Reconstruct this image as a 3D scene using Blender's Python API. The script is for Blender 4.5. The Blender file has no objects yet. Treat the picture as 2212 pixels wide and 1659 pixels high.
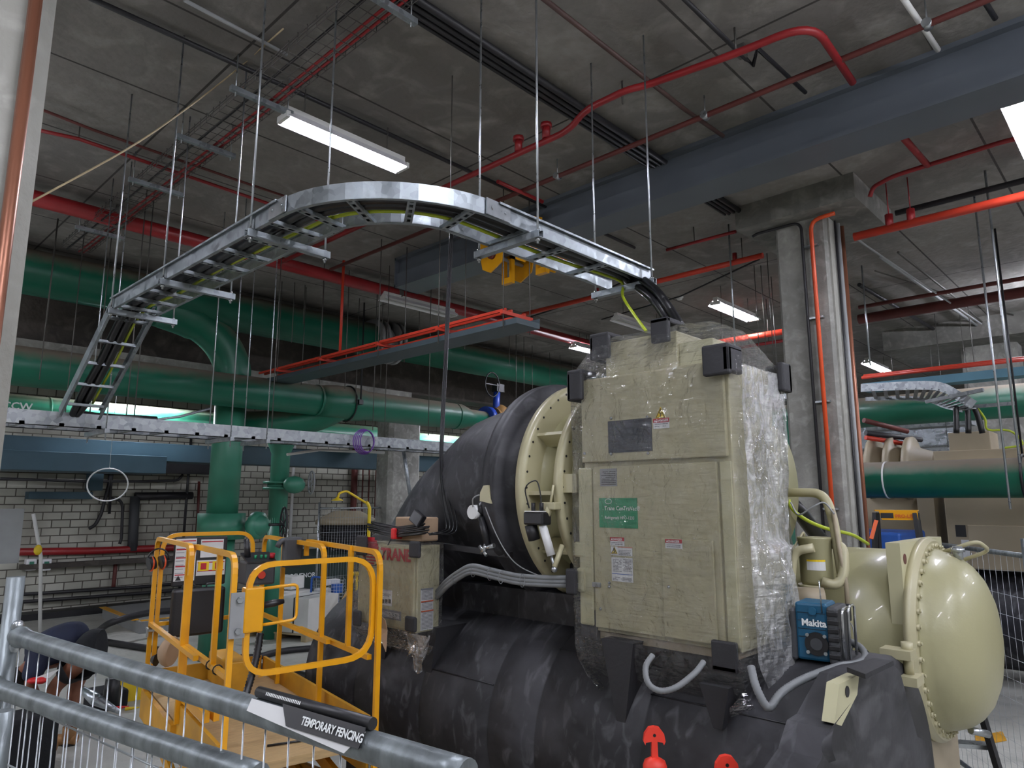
import bpy, bmesh, math, random
from mathutils import Vector, Matrix
random.seed(7)
S = bpy.context.scene
C = S.collection
PI = math.pi

# ------------------------------------------------------------------ camera
FPX, CX, CY, HZ, CAMH = 1500.0, 1106.0, 829.5, 1080.0, 2.3
PITCH = math.atan((HZ - CY) / FPX)
YAW = math.radians(43.5)
FW = (math.cos(YAW), math.sin(YAW)); RT = (math.sin(YAW), -math.cos(YAW))
cd = bpy.data.cameras.new('camera'); cam = bpy.data.objects.new('camera', cd); C.objects.link(cam)
cam.location = (0, 0, CAMH)
cam.rotation_euler = (PI / 2 + PITCH, 0, YAW - PI / 2)
cd.sensor_width = 36; cd.sensor_fit = 'HORIZONTAL'; cd.lens = 36 * FPX / 2212; cd.clip_start = 0.05; cd.clip_end = 200
S.camera = cam

# ------------------------------------------------------------------ world / exposure
w = bpy.data.worlds.new('world'); S.world = w; w.use_nodes = True
w.node_tree.nodes['Background'].inputs[0].default_value = (.5, .55, .6, 1)
w.node_tree.nodes['Background'].inputs[1].default_value = 0.05
S.view_settings.view_transform = 'Standard'; S.view_settings.look = 'None'
S.view_settings.gamma = 1; S.view_settings.use_curve_mapping = False
S.view_settings.exposure = 0.15
try:
    S.cycles.use_denoising = True
    S.cycles.max_bounces = 6; S.cycles.transparent_max_bounces = 16
    S.cycles.sample_clamp_indirect = 6
    S.cycles.caustics_reflective = False; S.cycles.caustics_refractive = False
except Exception: pass
TUBE = 250.0      # radiance of the fluorescent tubes

def at(x, y, X=None, Y=None, Z=None, D=None):
    """point of the room seen at photo pixel x,y on a plane X=, Y=, Z= or at depth D= (metres)"""
    a = (x - CX) / FPX; b = (CY - y) / FPX
    f = math.cos(PITCH) - b * math.sin(PITCH); u = math.sin(PITCH) + b * math.cos(PITCH)
    r = (f * FW[0] + a * RT[0], f * FW[1] + a * RT[1], u)
    if X is not None: t = X / r[0]
    elif Y is not None: t = Y / r[1]
    elif Z is not None: t = (Z - CAMH) / r[2]
    else: t = D / (r[0] * FW[0] + r[1] * FW[1])
    return Vector((r[0] * t, r[1] * t, CAMH + r[2] * t))

# ------------------------------------------------------------------ materials
def lin(h):
    h = h.lstrip('#'); o = []
    for i in (0, 2, 4):
        v = int(h[i:i + 2], 16) / 255
        o.append(v / 12.92 if v <= .04045 else ((v + .055) / 1.055) ** 2.4)
    return (*o, 1)

MATS = {}
def mat(name, col, rough=.5, metal=0., var=.0, vscale=4., col2=None, bump=0., bscale=30., coat=0., spec=None, emit=None, estr=0., stretch=None):
    if name in MATS: return MATS[name]
    m = bpy.data.materials.new(name); m.use_nodes = True; nt = m.node_tree
    b = nt.nodes['Principled BSDF']
    b.inputs['Base Color'].default_value = lin(col)
    b.inputs['Roughness'].default_value = rough; b.inputs['Metallic'].default_value = metal
    if coat: b.inputs['Coat Weight'].default_value = coat
    if spec is not None: b.inputs['Specular IOR Level'].default_value = spec
    if emit:
        b.inputs['Emission Color'].default_value = lin(emit); b.inputs['Emission Strength'].default_value = estr
    tc = nt.nodes.new('ShaderNodeTexCoord')
    src = tc.outputs['Object']
    if stretch:
        mp = nt.nodes.new('ShaderNodeMapping'); mp.inputs['Scale'].default_value = stretch
        nt.links.new(src, mp.inputs['Vector']); src = mp.outputs['Vector']
    if var or col2:
        n = nt.nodes.new('ShaderNodeTexNoise'); n.inputs['Scale'].default_value = vscale; n.inputs['Detail'].default_value = 6
        nt.links.new(src, n.inputs['Vector'])
        r = nt.nodes.new('ShaderNodeValToRGB'); c = lin(col)
        r.color_ramp.elements[0].position = .32; r.color_ramp.elements[1].position = .68
        if col2: r.color_ramp.elements[0].color = c; r.color_ramp.elements[1].color = lin(col2)
        else:
            r.color_ramp.elements[0].color = (*[v * (1 - var) for v in c[:3]], 1)
            r.color_ramp.elements[1].color = (*[min(1, v * (1 + var)) for v in c[:3]], 1)
        nt.links.new(n.outputs['Fac'], r.inputs['Fac']); nt.links.new(r.outputs['Color'], b.inputs['Base Color'])
        mr = nt.nodes.new('ShaderNodeMapRange'); mr.inputs['To Min'].default_value = max(0, rough - .1); mr.inputs['To Max'].default_value = min(1, rough + .1)
        nt.links.new(n.outputs['Fac'], mr.inputs['Value']); nt.links.new(mr.outputs['Result'], b.inputs['Roughness'])
    if bump:
        n2 = nt.nodes.new('ShaderNodeTexNoise'); n2.inputs['Scale'].default_value = bscale; n2.inputs['Detail'].default_value = 4
        nt.links.new(src, n2.inputs['Vector'])
        bp = nt.nodes.new('ShaderNodeBump'); bp.inputs['Strength'].default_value = bump; bp.inputs['Distance'].default_value = .02
        nt.links.new(n2.outputs['Fac'], bp.inputs['Height']); nt.links.new(bp.outputs['Normal'], b.inputs['Normal'])
    MATS[name] = m; return m

def mixrgb(nt, fac, a, b):
    n = nt.nodes.new('ShaderNodeMix'); n.data_type = 'RGBA'
    for s, v in ((n.inputs[0], fac), (n.inputs[6], a), (n.inputs[7], b)):
        if isinstance(v, bpy.types.NodeSocket): nt.links.new(v, s)
        else: s.default_value = v
    return n.outputs[2]

def noise(nt, src, scale, detail=6, lo=.4, hi=.6, dist=0.):
    n = nt.nodes.new('ShaderNodeTexNoise'); n.inputs['Scale'].default_value = scale; n.inputs['Detail'].default_value = detail
    n.inputs['Distortion'].default_value = dist
    nt.links.new(src, n.inputs['Vector'])
    m = nt.nodes.new('ShaderNodeMapRange'); m.inputs['From Min'].default_value = lo; m.inputs['From Max'].default_value = hi
    nt.links.new(n.outputs['Fac'], m.inputs['Value']); return m.outputs['Result']

def mapping(nt, src, scale=(1, 1, 1), rot=(0, 0, 0), loc=(0, 0, 0)):
    mp = nt.nodes.new('ShaderNodeMapping'); mp.inputs['Scale'].default_value = scale; mp.inputs['Rotation'].default_value = rot; mp.inputs['Location'].default_value = loc
    nt.links.new(src, mp.inputs['Vector']); return mp.outputs['Vector']

def concrete(name, c1, c2, c3, grid=None, vscale=.6, streak=None, rough=.85):
    m = bpy.data.materials.new(name); m.use_nodes = True; nt = m.node_tree; b = nt.nodes['Principled BSDF']
    tc = nt.nodes.new('ShaderNodeTexCoord'); src = tc.outputs['Object']
    f1 = noise(nt, src, vscale, 8, .38, .62, .4)
    col = mixrgb(nt, f1, lin(c1), lin(c2))
    f2 = noise(nt, src, vscale * 5, 10, .5, .8, .8)
    col = mixrgb(nt, f2, col, lin(c3))
    f4 = noise(nt, src, 14, 8, .25, .75)
    col = mixrgb(nt, f4, col, mixrgb(nt, .5, col, lin(c2)))
    if streak:
        s = mapping(nt, src, streak)
        f3 = noise(nt, s, 1.0, 8, .45, .75)
        col = mixrgb(nt, f3, col, lin(c2))
    if grid:
        br = nt.nodes.new('ShaderNodeTexBrick'); nt.links.new(mapping(nt, src, loc=grid[3]), br.inputs['Vector'])
        br.offset = 0; br.squash = 1
        br.inputs['Scale'].default_value = 1; br.inputs['Brick Width'].default_value = grid[0]; br.inputs['Row Height'].default_value = grid[1]
        br.inputs['Mortar Size'].default_value = grid[2]; br.inputs['Mortar Smooth'].default_value = .3
        col = mixrgb(nt, br.outputs['Fac'], col, lin('#3d3a37'))
    nt.links.new(col, b.inputs['Base Color']); b.inputs['Roughness'].default_value = rough
    bp = nt.nodes.new('ShaderNodeBump'); bp.inputs['Strength'].default_value = .25; bp.inputs['Distance'].default_value = .02
    nt.links.new(f4, bp.inputs['Height']); nt.links.new(bp.outputs['Normal'], b.inputs['Normal'])
    MATS[name] = m; return m

def blockwall(name, swap=False):
    m = bpy.data.materials.new(name); m.use_nodes = True; nt = m.node_tree; b = nt.nodes['Principled BSDF']
    tc = nt.nodes.new('ShaderNodeTexCoord'); src = tc.outputs['Object']
    sp = nt.nodes.new('ShaderNodeSeparateXYZ'); nt.links.new(src, sp.inputs[0])
    cb = nt.nodes.new('ShaderNodeCombineXYZ'); nt.links.new(sp.outputs[1 if swap else 0], cb.inputs[0]); nt.links.new(sp.outputs[2], cb.inputs[1])
    br = nt.nodes.new('ShaderNodeTexBrick'); nt.links.new(cb.outputs[0], br.inputs['Vector'])
    br.inputs['Scale'].default_value = 1; br.inputs['Brick Width'].default_value = .335; br.inputs['Row Height'].default_value = .158
    br.inputs['Mortar Size'].default_value = .011; br.inputs['Bias'].default_value = -.2
    br.inputs['Color1'].default_value = lin('#bdbcb0'); br.inputs['Color2'].default_value = lin('#a5a498'); br.inputs['Mortar'].default_value = lin('#55524a')
    f = noise(nt, src, .9, 8, .45, .7, .5)
    col = mixrgb(nt, f, br.outputs['Color'], mixrgb(nt, .6, br.outputs['Color'], lin('#77736a')))
    nt.links.new(col, b.inputs['Base Color']); b.inputs['Roughness'].default_value = .9
    bp = nt.nodes.new('ShaderNodeBump'); bp.inputs['Strength'].default_value = .5; bp.invert = True; bp.inputs['Distance'].default_value = .01
    nt.links.new(br.outputs['Fac'], bp.inputs['Height']); nt.links.new(bp.outputs['Normal'], b.inputs['Normal'])
    MATS[name] = m; return m

def dusty(name, paint, dust, rough=.38, lo=.35, hi=.98, amount=1.0):
    """paint with settled dust on faces that look up"""
    m = bpy.data.materials.new(name); m.use_nodes = True; nt = m.node_tree; b = nt.nodes['Principled BSDF']
    tc = nt.nodes.new('ShaderNodeTexCoord'); src = tc.outputs['Object']
    g = nt.nodes.new('ShaderNodeNewGeometry'); sp = nt.nodes.new('ShaderNodeSeparateXYZ'); nt.links.new(g.outputs['Normal'], sp.inputs[0])
    n = noise(nt, src, 9, 8, .2, .8)
    ad = nt.nodes.new('ShaderNodeMath'); ad.operation = 'MULTIPLY_ADD'; nt.links.new(n, ad.inputs[0]); ad.inputs[1].default_value = .25; nt.links.new(sp.outputs[2], ad.inputs[2])
    mr = nt.nodes.new('ShaderNodeMapRange'); mr.inputs['From Min'].default_value = lo; mr.inputs['From Max'].default_value = hi; mr.inputs['To Max'].default_value = amount
    nt.links.new(ad.outputs[0], mr.inputs['Value'])
    f = noise(nt, src, 2, 5, .3, .7)
    p = mixrgb(nt, f, lin(paint), tuple([v * 1.18 for v in lin(paint)[:3]] + [1]))
    nt.links.new(mixrgb(nt, mr.outputs['Result'], p, lin(dust)), b.inputs['Base Color'])
    m2 = nt.nodes.new('ShaderNodeMapRange'); m2.inputs['To Min'].default_value = rough; m2.inputs['To Max'].default_value = .9
    nt.links.new(mr.outputs['Result'], m2.inputs['Value']); nt.links.new(m2.outputs['Result'], b.inputs['Roughness'])
    MATS[name] = m; return m

def galv(name, c1='#7d8488', c2='#a7aeb2', scale=28, rough=.38, metal=.75):
    m = bpy.data.materials.new(name); m.use_nodes = True; nt = m.node_tree; b = nt.nodes['Principled BSDF']
    tc = nt.nodes.new('ShaderNodeTexCoord')
    v = nt.nodes.new('ShaderNodeTexVoronoi'); v.inputs['Scale'].default_value = scale; nt.links.new(tc.outputs['Object'], v.inputs['Vector'])
    bw = nt.nodes.new('ShaderNodeRGBToBW'); nt.links.new(v.outputs['Color'], bw.inputs[0])
    nt.links.new(mixrgb(nt, bw.outputs[0], lin(c1), lin(c2)), b.inputs['Base Color'])
    b.inputs['Metallic'].default_value = metal
    mr = nt.nodes.new('ShaderNodeMapRange'); mr.inputs['To Min'].default_value = rough - .1; mr.inputs['To Max'].default_value = rough + .2
    nt.links.new(bw.outputs[0], mr.inputs['Value']); nt.links.new(mr.outputs['Result'], b.inputs['Roughness'])
    MATS[name] = m; return m

def foam(name):
    m = bpy.data.materials.new(name); m.use_nodes = True; nt = m.node_tree; b = nt.nodes['Principled BSDF']
    tc = nt.nodes.new('ShaderNodeTexCoord'); src = tc.outputs['Object']
    f = noise(nt, src, 2.2, 8, .45, .68, 1.2)
    s = noise(nt, mapping(nt, src, (2, 9, 5), (.4, .3, .6)), 1.4, 8, .55, .72, 1.0)
    c = mixrgb(nt, f, lin('#1f1f22'), lin('#3a3a3e'))
    c = mixrgb(nt, s, c, lin('#4d4d50'))
    nt.links.new(c, b.inputs['Base Color']); b.inputs['Roughness'].default_value = .62
    nn = noise(nt, src, 6, 3, 0, 1)
    bp = nt.nodes.new('ShaderNodeBump'); bp.inputs['Strength'].default_value = .25; bp.inputs['Distance'].default_value = .03
    nt.links.new(nn, bp.inputs['Height']); nt.links.new(bp.outputs['Normal'], b.inputs['Normal'])
    MATS[name] = m; return m

def film(name, haze=.18, bst=1.0, fmax=.8, trl=0.):
    """clear wrinkled packing film"""
    m = bpy.data.materials.new(name); m.use_nodes = True; nt = m.node_tree
    for n in list(nt.nodes):
        if n.type != 'OUTPUT_MATERIAL': nt.nodes.remove(n)
    out = [n for n in nt.nodes if n.type == 'OUTPUT_MATERIAL'][0]
    tc = nt.nodes.new('ShaderNodeTexCoord'); src = tc.outputs['Object']
    v1 = nt.nodes.new('ShaderNodeTexNoise'); v1.inputs['Scale'].default_value = 7; v1.inputs['Detail'].default_value = 5; v1.inputs['Distortion'].default_value = 2.5
    nt.links.new(mapping(nt, src, (1, 1, .9), (.5, .2, .1)), v1.inputs['Vector'])
    v2 = nt.nodes.new('ShaderNodeTexNoise'); v2.inputs['Scale'].default_value = 7; v2.inputs['Detail'].default_value = 2; v2.inputs['Distortion'].default_value = .6
    nt.links.new(mapping(nt, src, (1, 1, 7), (.7, .0, 0)), v2.inputs['Vector'])
    ad = nt.nodes.new('ShaderNodeMath'); ad.operation = 'MULTIPLY_ADD'; nt.links.new(v2.outputs['Fac'], ad.inputs[0]); ad.inputs[1].default_value = .5; nt.links.new(v1.outputs['Fac'], ad.inputs[2])
    bp = nt.nodes.new('ShaderNodeBump'); bp.inputs['Strength'].default_value = bst; bp.inputs['Distance'].default_value = .05
    nt.links.new(ad.outputs[0], bp.inputs['Height'])
    tr = nt.nodes.new('ShaderNodeBsdfTransparent'); tr.inputs[0].default_value = (.97, .97, .97, 1)
    gl = nt.nodes.new('ShaderNodeBsdfGlossy'); gl.inputs['Roughness'].default_value = .06; nt.links.new(bp.outputs['Normal'], gl.inputs['Normal'])
    df = nt.nodes.new('ShaderNodeBsdfDiffuse'); df.inputs[0].default_value = (.85, .86, .86, 1); nt.links.new(bp.outputs['Normal'], df.inputs['Normal'])
    fr = nt.nodes.new('ShaderNodeFresnel'); fr.inputs['IOR'].default_value = 1.5; nt.links.new(bp.outputs['Normal'], fr.inputs['Normal'])
    mr = nt.nodes.new('ShaderNodeMapRange'); mr.inputs['To Min'].default_value = .03; mr.inputs['To Max'].default_value = fmax; nt.links.new(fr.outputs[0], mr.inputs['Value'])
    # creased lines are cloudier
    if trl:
        tl = nt.nodes.new('ShaderNodeBsdfTranslucent'); tl.inputs[0].default_value = (.9, .91, .9, 1); md = nt.nodes.new('ShaderNodeMixShader'); md.inputs[0].default_value = trl
        nt.links.new(df.outputs[0], md.inputs[1]); nt.links.new(tl.outputs[0], md.inputs[2]); df = md
    hz = noise(nt, mapping(nt, src, (1, 1, .6), (.5, .2, .1)), 9, 5, .35, .8, 2.5)
    hm = nt.nodes.new('ShaderNodeMapRange'); hm.inputs['To Min'].default_value = haze * .35; hm.inputs['To Max'].default_value = haze * 1.8; nt.links.new(hz, hm.inputs['Value'])
    m1 = nt.nodes.new('ShaderNodeMixShader'); nt.links.new(hm.outputs['Result'], m1.inputs[0]); nt.links.new(tr.outputs[0], m1.inputs[1]); nt.links.new(df.outputs[0], m1.inputs[2])
    m2 = nt.nodes.new('ShaderNodeMixShader'); nt.links.new(mr.outputs['Result'], m2.inputs[0]); nt.links.new(m1.outputs[0], m2.inputs[1]); nt.links.new(gl.outputs[0], m2.inputs[2])
    nt.links.new(m2.outputs[0], out.inputs['Surface'])
    MATS[name] = m; return m

M_ceil = concrete('ceiling_concrete', '#8d8984', '#6f6c67', '#a19e98', grid=(2.4, 1.2, .012, (.37, .25, 0)))
M_floor = concrete('floor_concrete', '#a5a59d', '#b8b8b0', '#8e8e87', vscale=.45, rough=.6)
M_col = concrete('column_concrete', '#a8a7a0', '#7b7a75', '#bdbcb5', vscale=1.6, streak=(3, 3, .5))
M_cap = concrete('drop_panel_concrete', '#85847e', '#676661', '#9c9b94', vscale=1.2)
M_colp = concrete('pale_concrete', '#a09f97', '#8b8a82', '#b1b0a8', vscale=1.2, streak=(3, 3, .4))
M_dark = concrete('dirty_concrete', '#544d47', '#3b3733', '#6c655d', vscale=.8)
M_block = blockwall('grey_blockwork'); M_block2 = blockwall('grey_blockwork_side', True)
M_beam = mat('grey_beam_paint', '#5a6067', .42, 0, .12, 1.5)
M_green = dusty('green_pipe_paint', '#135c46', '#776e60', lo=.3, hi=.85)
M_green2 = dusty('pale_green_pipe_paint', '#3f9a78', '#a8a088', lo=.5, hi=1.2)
M_greenr = mat('green_riser_paint', '#35775f', .42, 0, .12, 3)
M_red = mat('red_pipe_paint', '#8f2024', .4, 0, .15, 3)
M_redb = mat('bright_red_paint', '#c43c28', .4, 0, .1, 3)
M_brn = mat('brown_pipe_paint', '#4a3530', .55, 0, .2, 3)
M_redd = mat('dull_red_pipe', '#5c2823', .55, 0, .2, 3)
M_orange = mat('orange_conduit', '#cf4c20', .42, 0, .06, 5)
M_brown = mat('copper_pipe', '#8a5a45', .35, .5, .15, 4, stretch=(1, 1, .3))
M_bpipe = mat('black_pipe', '#222124', .5, 0, .2, 5)
M_cable = mat('black_cable', '#111113', .35)
M_galv = galv('galvanised_steel')
M_galvb = galv('spangled_galvanised_steel', '#7a8084', '#b0b4b6', 22, .42, .55)
M_zinc = mat('zinc_rod', '#aeb3b6', .3, .85, .1, 20)
M_trayw = mat('dull_tray_wire', '#55524f', .5, .4)
M_rodd = mat('dull_rod', '#5e5c58', .5, .5, .1, 20)
M_gpipe = mat('galvanised_tube', '#7c8385', .42, .6, .35, 9, stretch=(4, 4, 1), bump=.06, bscale=40)
M_wire = mat('galvanised_wire', '#b9bec0', .35, .6)
M_tan = mat('tan_enamel', '#b1ab8a', .36, 0, .05, 1.4, coat=.15)
M_tan2 = mat('tan_enamel_shell', '#a09c78', .38, 0, .07, 1.2, bump=.03, bscale=60, coat=.12)
M_tan3 = mat('faded_tan_enamel', '#9c9079', .5, 0, .06, 1.5)
M_cream = mat('cream_panel', '#b9b592', .45, 0, .04, 2)
M_foam = foam('black_insulation')
M_pad = mat('black_foam_pad', '#232326', .7, 0, .15, 14, bump=.1, bscale=50)
M_film = film('clear_film', .05, 1.0, .6)
M_film2 = film('crumpled_film', .45, .5, .3, .35)
M_yel = mat('yellow_enamel', '#e2a012', .33, 0, .07, 4, coat=.2)
M_yeld = mat('worn_yellow_enamel', '#c08c1e', .5, 0, .22, 5)
M_yelp = mat('yellow_plastic', '#e6c52a', .5)
M_grn_y = mat('earth_cable_yellow', '#a8b82a', .45)
M_white = mat('white_enamel', '#d6d6d2', .45, 0, .05, 4)
M_refl = mat('white_reflector', '#e8e8ea', .35)
M_grey = mat('grey_enamel', '#8d8f8f', .5, 0, .06, 5)
M_greyd = mat('dark_grey_plastic', '#3b3d40', .55, 0, .1, 8)
M_blk = mat('black_plastic', '#17171a', .45, 0, .1, 10)
M_flex = mat('grey_flexible_conduit', '#717475', .5, 0, .05, 12)
M_trayd = mat('dark_tray_paint', '#414e54', .5, .1, .1, 4)
M_ductb = mat('pale_blue_tray', '#5d8799', .5, .1, .1, 2)
M_duct = mat('blue_grey_duct', '#36505c', .5, .1, .15, 1.5)
M_blue = mat('blue_paint', '#1f4f9c', .4, 0, .08, 4)
M_teal = mat('teal_plastic', '#14506e', .42, 0, .08, 12)
M_bin = mat('dark_green_plastic', '#22332e', .5, 0, .12, 3)
M_wood = mat('pale_timber', '#b09468', .7, 0, .15, 10, stretch=(1, 8, 8))
M_card = mat('brown_cardboard', '#a58c72', .8, 0, .06, 8)
M_bollard = mat('orange_red_plastic', '#e8402f', .45, 0, .05, 6)
M_sticker = mat('white_sticker', '#d8d9d8', .4)
M_stred = mat('red_print', '#b52230', .4)
M_stblk = mat('black_print', '#1c1c1c', .5)
M_stgry = mat('grey_print', '#7e8084', .5)
M_stgrn = mat('green_sticker', '#1f8a5c', .4)
M_styel = mat('yellow_sticker', '#eccb1a', .4)
M_stblu = mat('blue_print', '#2f62b5', .4)
M_storg = mat('orange_print', '#cc5a2c', .4)
M_wtxt = mat('white_print', '#e8ecea', .5)
M_window = mat('dark_panel_window', '#2c323c', .25)
M_steel = mat('bright_steel', '#b8babb', .25, .9, .05, 20)
M_silver = mat('foil_insulation', '#b4bbc2', .28, .85, .25, 6, bump=.6, bscale=9)
M_purple = mat('purple_cable', '#5c2f86', .5)
M_tape = mat('red_tape', '#c8282a', .4)
M_shirt = mat('navy_cloth', '#1b2238', .85, 0, .2, 9, bump=.3, bscale=14)
M_short = mat('black_cloth', '#111318', .9, 0, .2, 9, bump=.2, bscale=14)
M_skin = mat('skin', '#8a5a45', .5, 0, .08, 12)
M_boot = mat('tan_boot_leather', '#9a7248', .7, 0, .15, 12)
M_hair = mat('dark_hair', '#17120f', .7)
M_tube = mat('lit_tube', '#ffffff', .5, emit='#eef0ff', estr=TUBE)
M_lemon = mat('hi_vis_yellow', '#b8c22c', .6)
M_wheel = mat('rubber_wheel', '#1b1b1b', .7)
M_brass = mat('bronze_valve_body', '#8c6a3c', .5, .2, .15, 8)
M_bluev = mat('blue_valve_body', '#1d3fa0', .4)
M_flameg = mat('pallet_timber', '#a89878', .8, 0, .12, 9)

# ------------------------------------------------------------------ mesh builder
def V(*a): return Vector(a[0]) if len(a) == 1 else Vector(a)
def frame(d):
    d = V(d).normalized()
    up = V(0, 0, 1) if abs(d.z) < .95 else V(1, 0, 0)
    x = up.cross(d).normalized(); return x, d.cross(x).normalized(), d

class MB:
    def __init__(s): s.v = []; s.f = []; s.m = []; s.sm = []; s.cur = 0
    def mat(s, i): s.cur = i; return s
    def add(s, vs, fs, smooth=False):
        n = len(s.v); s.v += [V(p) for p in vs]
        for f in fs: s.f.append([i + n for i in f]); s.m.append(s.cur); s.sm.append(smooth)
        return s
    def box(s, lo, hi, bev=0.):
        x0, y0, z0 = [min(a, b) for a, b in zip(lo, hi)]; x1, y1, z1 = [max(a, b) for a, b in zip(lo, hi)]
        if bev:
            b = min(bev, (x1 - x0) / 2.01, (y1 - y0) / 2.01, (z1 - z0) / 2.01)
            bm = bmesh.new(); bmesh.ops.create_cube(bm, size=1)
            for v in bm.verts: v.co = V((x0 + x1) / 2 + v.co.x * (x1 - x0), (y0 + y1) / 2 + v.co.y * (y1 - y0), (z0 + z1) / 2 + v.co.z * (z1 - z0))
            bmesh.ops.bevel(bm, geom=bm.edges[:], offset=b, segments=2, affect='EDGES', profile=.5)
            bm.verts.index_update(); vs = [v.co.copy() for v in bm.verts]; fs = [[v.index for v in f.verts] for f in bm.faces]; bm.free()
            return s.add(vs, fs)
        vs = [(x, y, z) for z in (z0, z1) for y in (y0, y1) for x in (x0, x1)]
        return s.add(vs, [(0, 2, 3, 1), (4, 5, 7, 6), (0, 1, 5, 4), (2, 6, 7, 3), (0, 4, 6, 2), (1, 3, 7, 5)])
    def bar(s, a, b, w, h, up=None):
        """rectangular bar from a to b, w across, h along up"""
        a, b = V(a), V(b); d = (b - a).normalized(); up = V(up) if up else (V(0, 0, 1) if abs(d.z) < .9 else V(1, 0, 0))
        x = d.cross(up).normalized(); u = x.cross(d).normalized()
        vs = []
        for p in (a, b):
            for i, j in ((-1, -1), (1, -1), (1, 1), (-1, 1)): vs.append(p + x * w / 2 * i + u * h / 2 * j)
        return s.add(vs, [(3, 2, 1, 0), (4, 5, 6, 7), (0, 1, 5, 4), (1, 2, 6, 5), (2, 3, 7, 6), (3, 0, 4, 7)])
    def cyl(s, a, b, r, r2=None, n=16, caps=True):
        r2 = r if r2 is None else r2; a, b = V(a), V(b); x, y, d = frame(b - a); vs = []
        for p, q in ((a, r), (b, r2)):
            for i in range(n):
                t = 2 * PI * i / n; vs.append(p + x * q * math.cos(t) + y * q * math.sin(t))
        s.add(vs, [(i, (i + 1) % n, n + (i + 1) % n, n + i) for i in range(n)], True)
        if caps: s.add(vs, [list(range(n - 1, -1, -1)), list(range(n, 2 * n))])
        return s
    def tube(s, pts, r, n=8, closed=False, caps=True):
        pts = [V(p) for p in pts]; N = len(pts); rs = r if isinstance(r, (list, tuple)) else [r] * N
        vs = []; px = None
        for i, p in enumerate(pts):
            if closed: d = pts[(i + 1) % N] - pts[i - 1]
            else: d = pts[min(i + 1, N - 1)] - pts[max(i - 1, 0)]
            if d.length < 1e-9: d = V(0, 0, 1)
            d.normalize()
            if px is None: x = frame(d)[0]
            else:
                x = px - d * px.dot(d)
                x = x.normalized() if x.length > 1e-6 else frame(d)[0]
            px = x; y = d.cross(x)
            for k in range(n):
                t = 2 * PI * k / n; vs.append(p + (x * math.cos(t) + y * math.sin(t)) * rs[i])
        fs = []
        for i in range(N if closed else N - 1):
            j = (i + 1) % N
            for k in range(n): fs.append((i * n + k, i * n + (k + 1) % n, j * n + (k + 1) % n, j * n + k))
        s.add(vs, fs, True)
        if caps and not closed: s.add(vs, [list(range(n - 1, -1, -1)), list(range((N - 1) * n, N * n))])
        return s
    def sweep(s, pts, w, h, up=(0, 0, 1), closed=False):
        """rectangular section swept along pts"""
        pts = [V(p) for p in pts]; N = len(pts); up = V(up); vs = []
        for i, p in enumerate(pts):
            if closed: d1, d2 = (p - pts[i - 1]).normalized(), (pts[(i + 1) % N] - p).normalized()
            else: d1, d2 = (p - pts[max(i - 1, 0)]), (pts[min(i + 1, N - 1)] - p); d1 = d1.normalized() if d1.length > 1e-9 else d2.normalized(); d2 = d2.normalized() if d2.length > 1e-9 else d1
            d = (d1 + d2).normalized(); x = d.cross(up).normalized(); u = x.cross(d).normalized() if abs(d.dot(up)) < .98 else up
            k = 1 / max(.5, d.dot(d1))
            for a, b in ((-1, -1), (1, -1), (1, 1), (-1, 1)): vs.append(p + x * w / 2 * a * k + u * h / 2 * b)
        fs = []
        for i in range(N if closed else N - 1):
            j = (i + 1) % N
            for k in range(4): fs.append((i * 4 + k, i * 4 + (k + 1) % 4, j * 4 + (k + 1) % 4, j * 4 + k))
        if not closed: fs += [(3, 2, 1, 0), tuple((N - 1) * 4 + k for k in range(4))]
        return s.add(vs, fs)
    def lathe(s, prof, o, axis, n=48, arc=(0, 2 * PI)):
        """prof: list of (t along axis, radius)"""
        o = V(o); x, y, d = frame(axis); vs = []
        for t, r in prof:
            for k in range(n):
                a = 2 * PI * k / n; vs.append(o + d * t + (x * math.cos(a) + y * math.sin(a)) * r)
        fs = []
        for i in range(len(prof) - 1):
            for k in range(n): fs.append((i * n + k, i * n + (k + 1) % n, (i + 1) * n + (k + 1) % n, (i + 1) * n + k))
        s.add(vs, fs, True)
        if prof[0][1] > 1e-4: s.add(vs[:n], [list(range(n - 1, -1, -1))])
        if prof[-1][1] > 1e-4: s.add(vs[-n:], [list(range(n))])
        return s
    def prism(s, poly, off):
        """planar polygon (3-D points) extruded by vector off"""
        poly = [V(p) for p in poly]; off = V(off); n = len(poly)
        vs = poly + [p + off for p in poly]
        return s.add(vs, [list(range(n - 1, -1, -1)), list(range(n, 2 * n))] + [(i, (i + 1) % n, n + (i + 1) % n, n + i) for i in range(n)])
    def quad(s, a, b, c, d): return s.add([a, b, c, d], [(0, 1, 2, 3)])
    def sphere(s, c, r, n=16, sc=(1, 1, 1)):
        c = V(c); m = n // 2; vs = []
        for i in range(m + 1):
            p = PI * i / m
            for k in range(n):
                a = 2 * PI * k / n; vs.append(c + V(math.sin(p) * math.cos(a) * r * sc[0], math.sin(p) * math.sin(a) * r * sc[1], math.cos(p) * r * sc[2]))
        fs = [(i * n + k, (i + 1) * n + k, (i + 1) * n + (k + 1) % n, i * n + (k + 1) % n) for i in range(m) for k in range(n)]
        return s.add(vs, fs, True)
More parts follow.
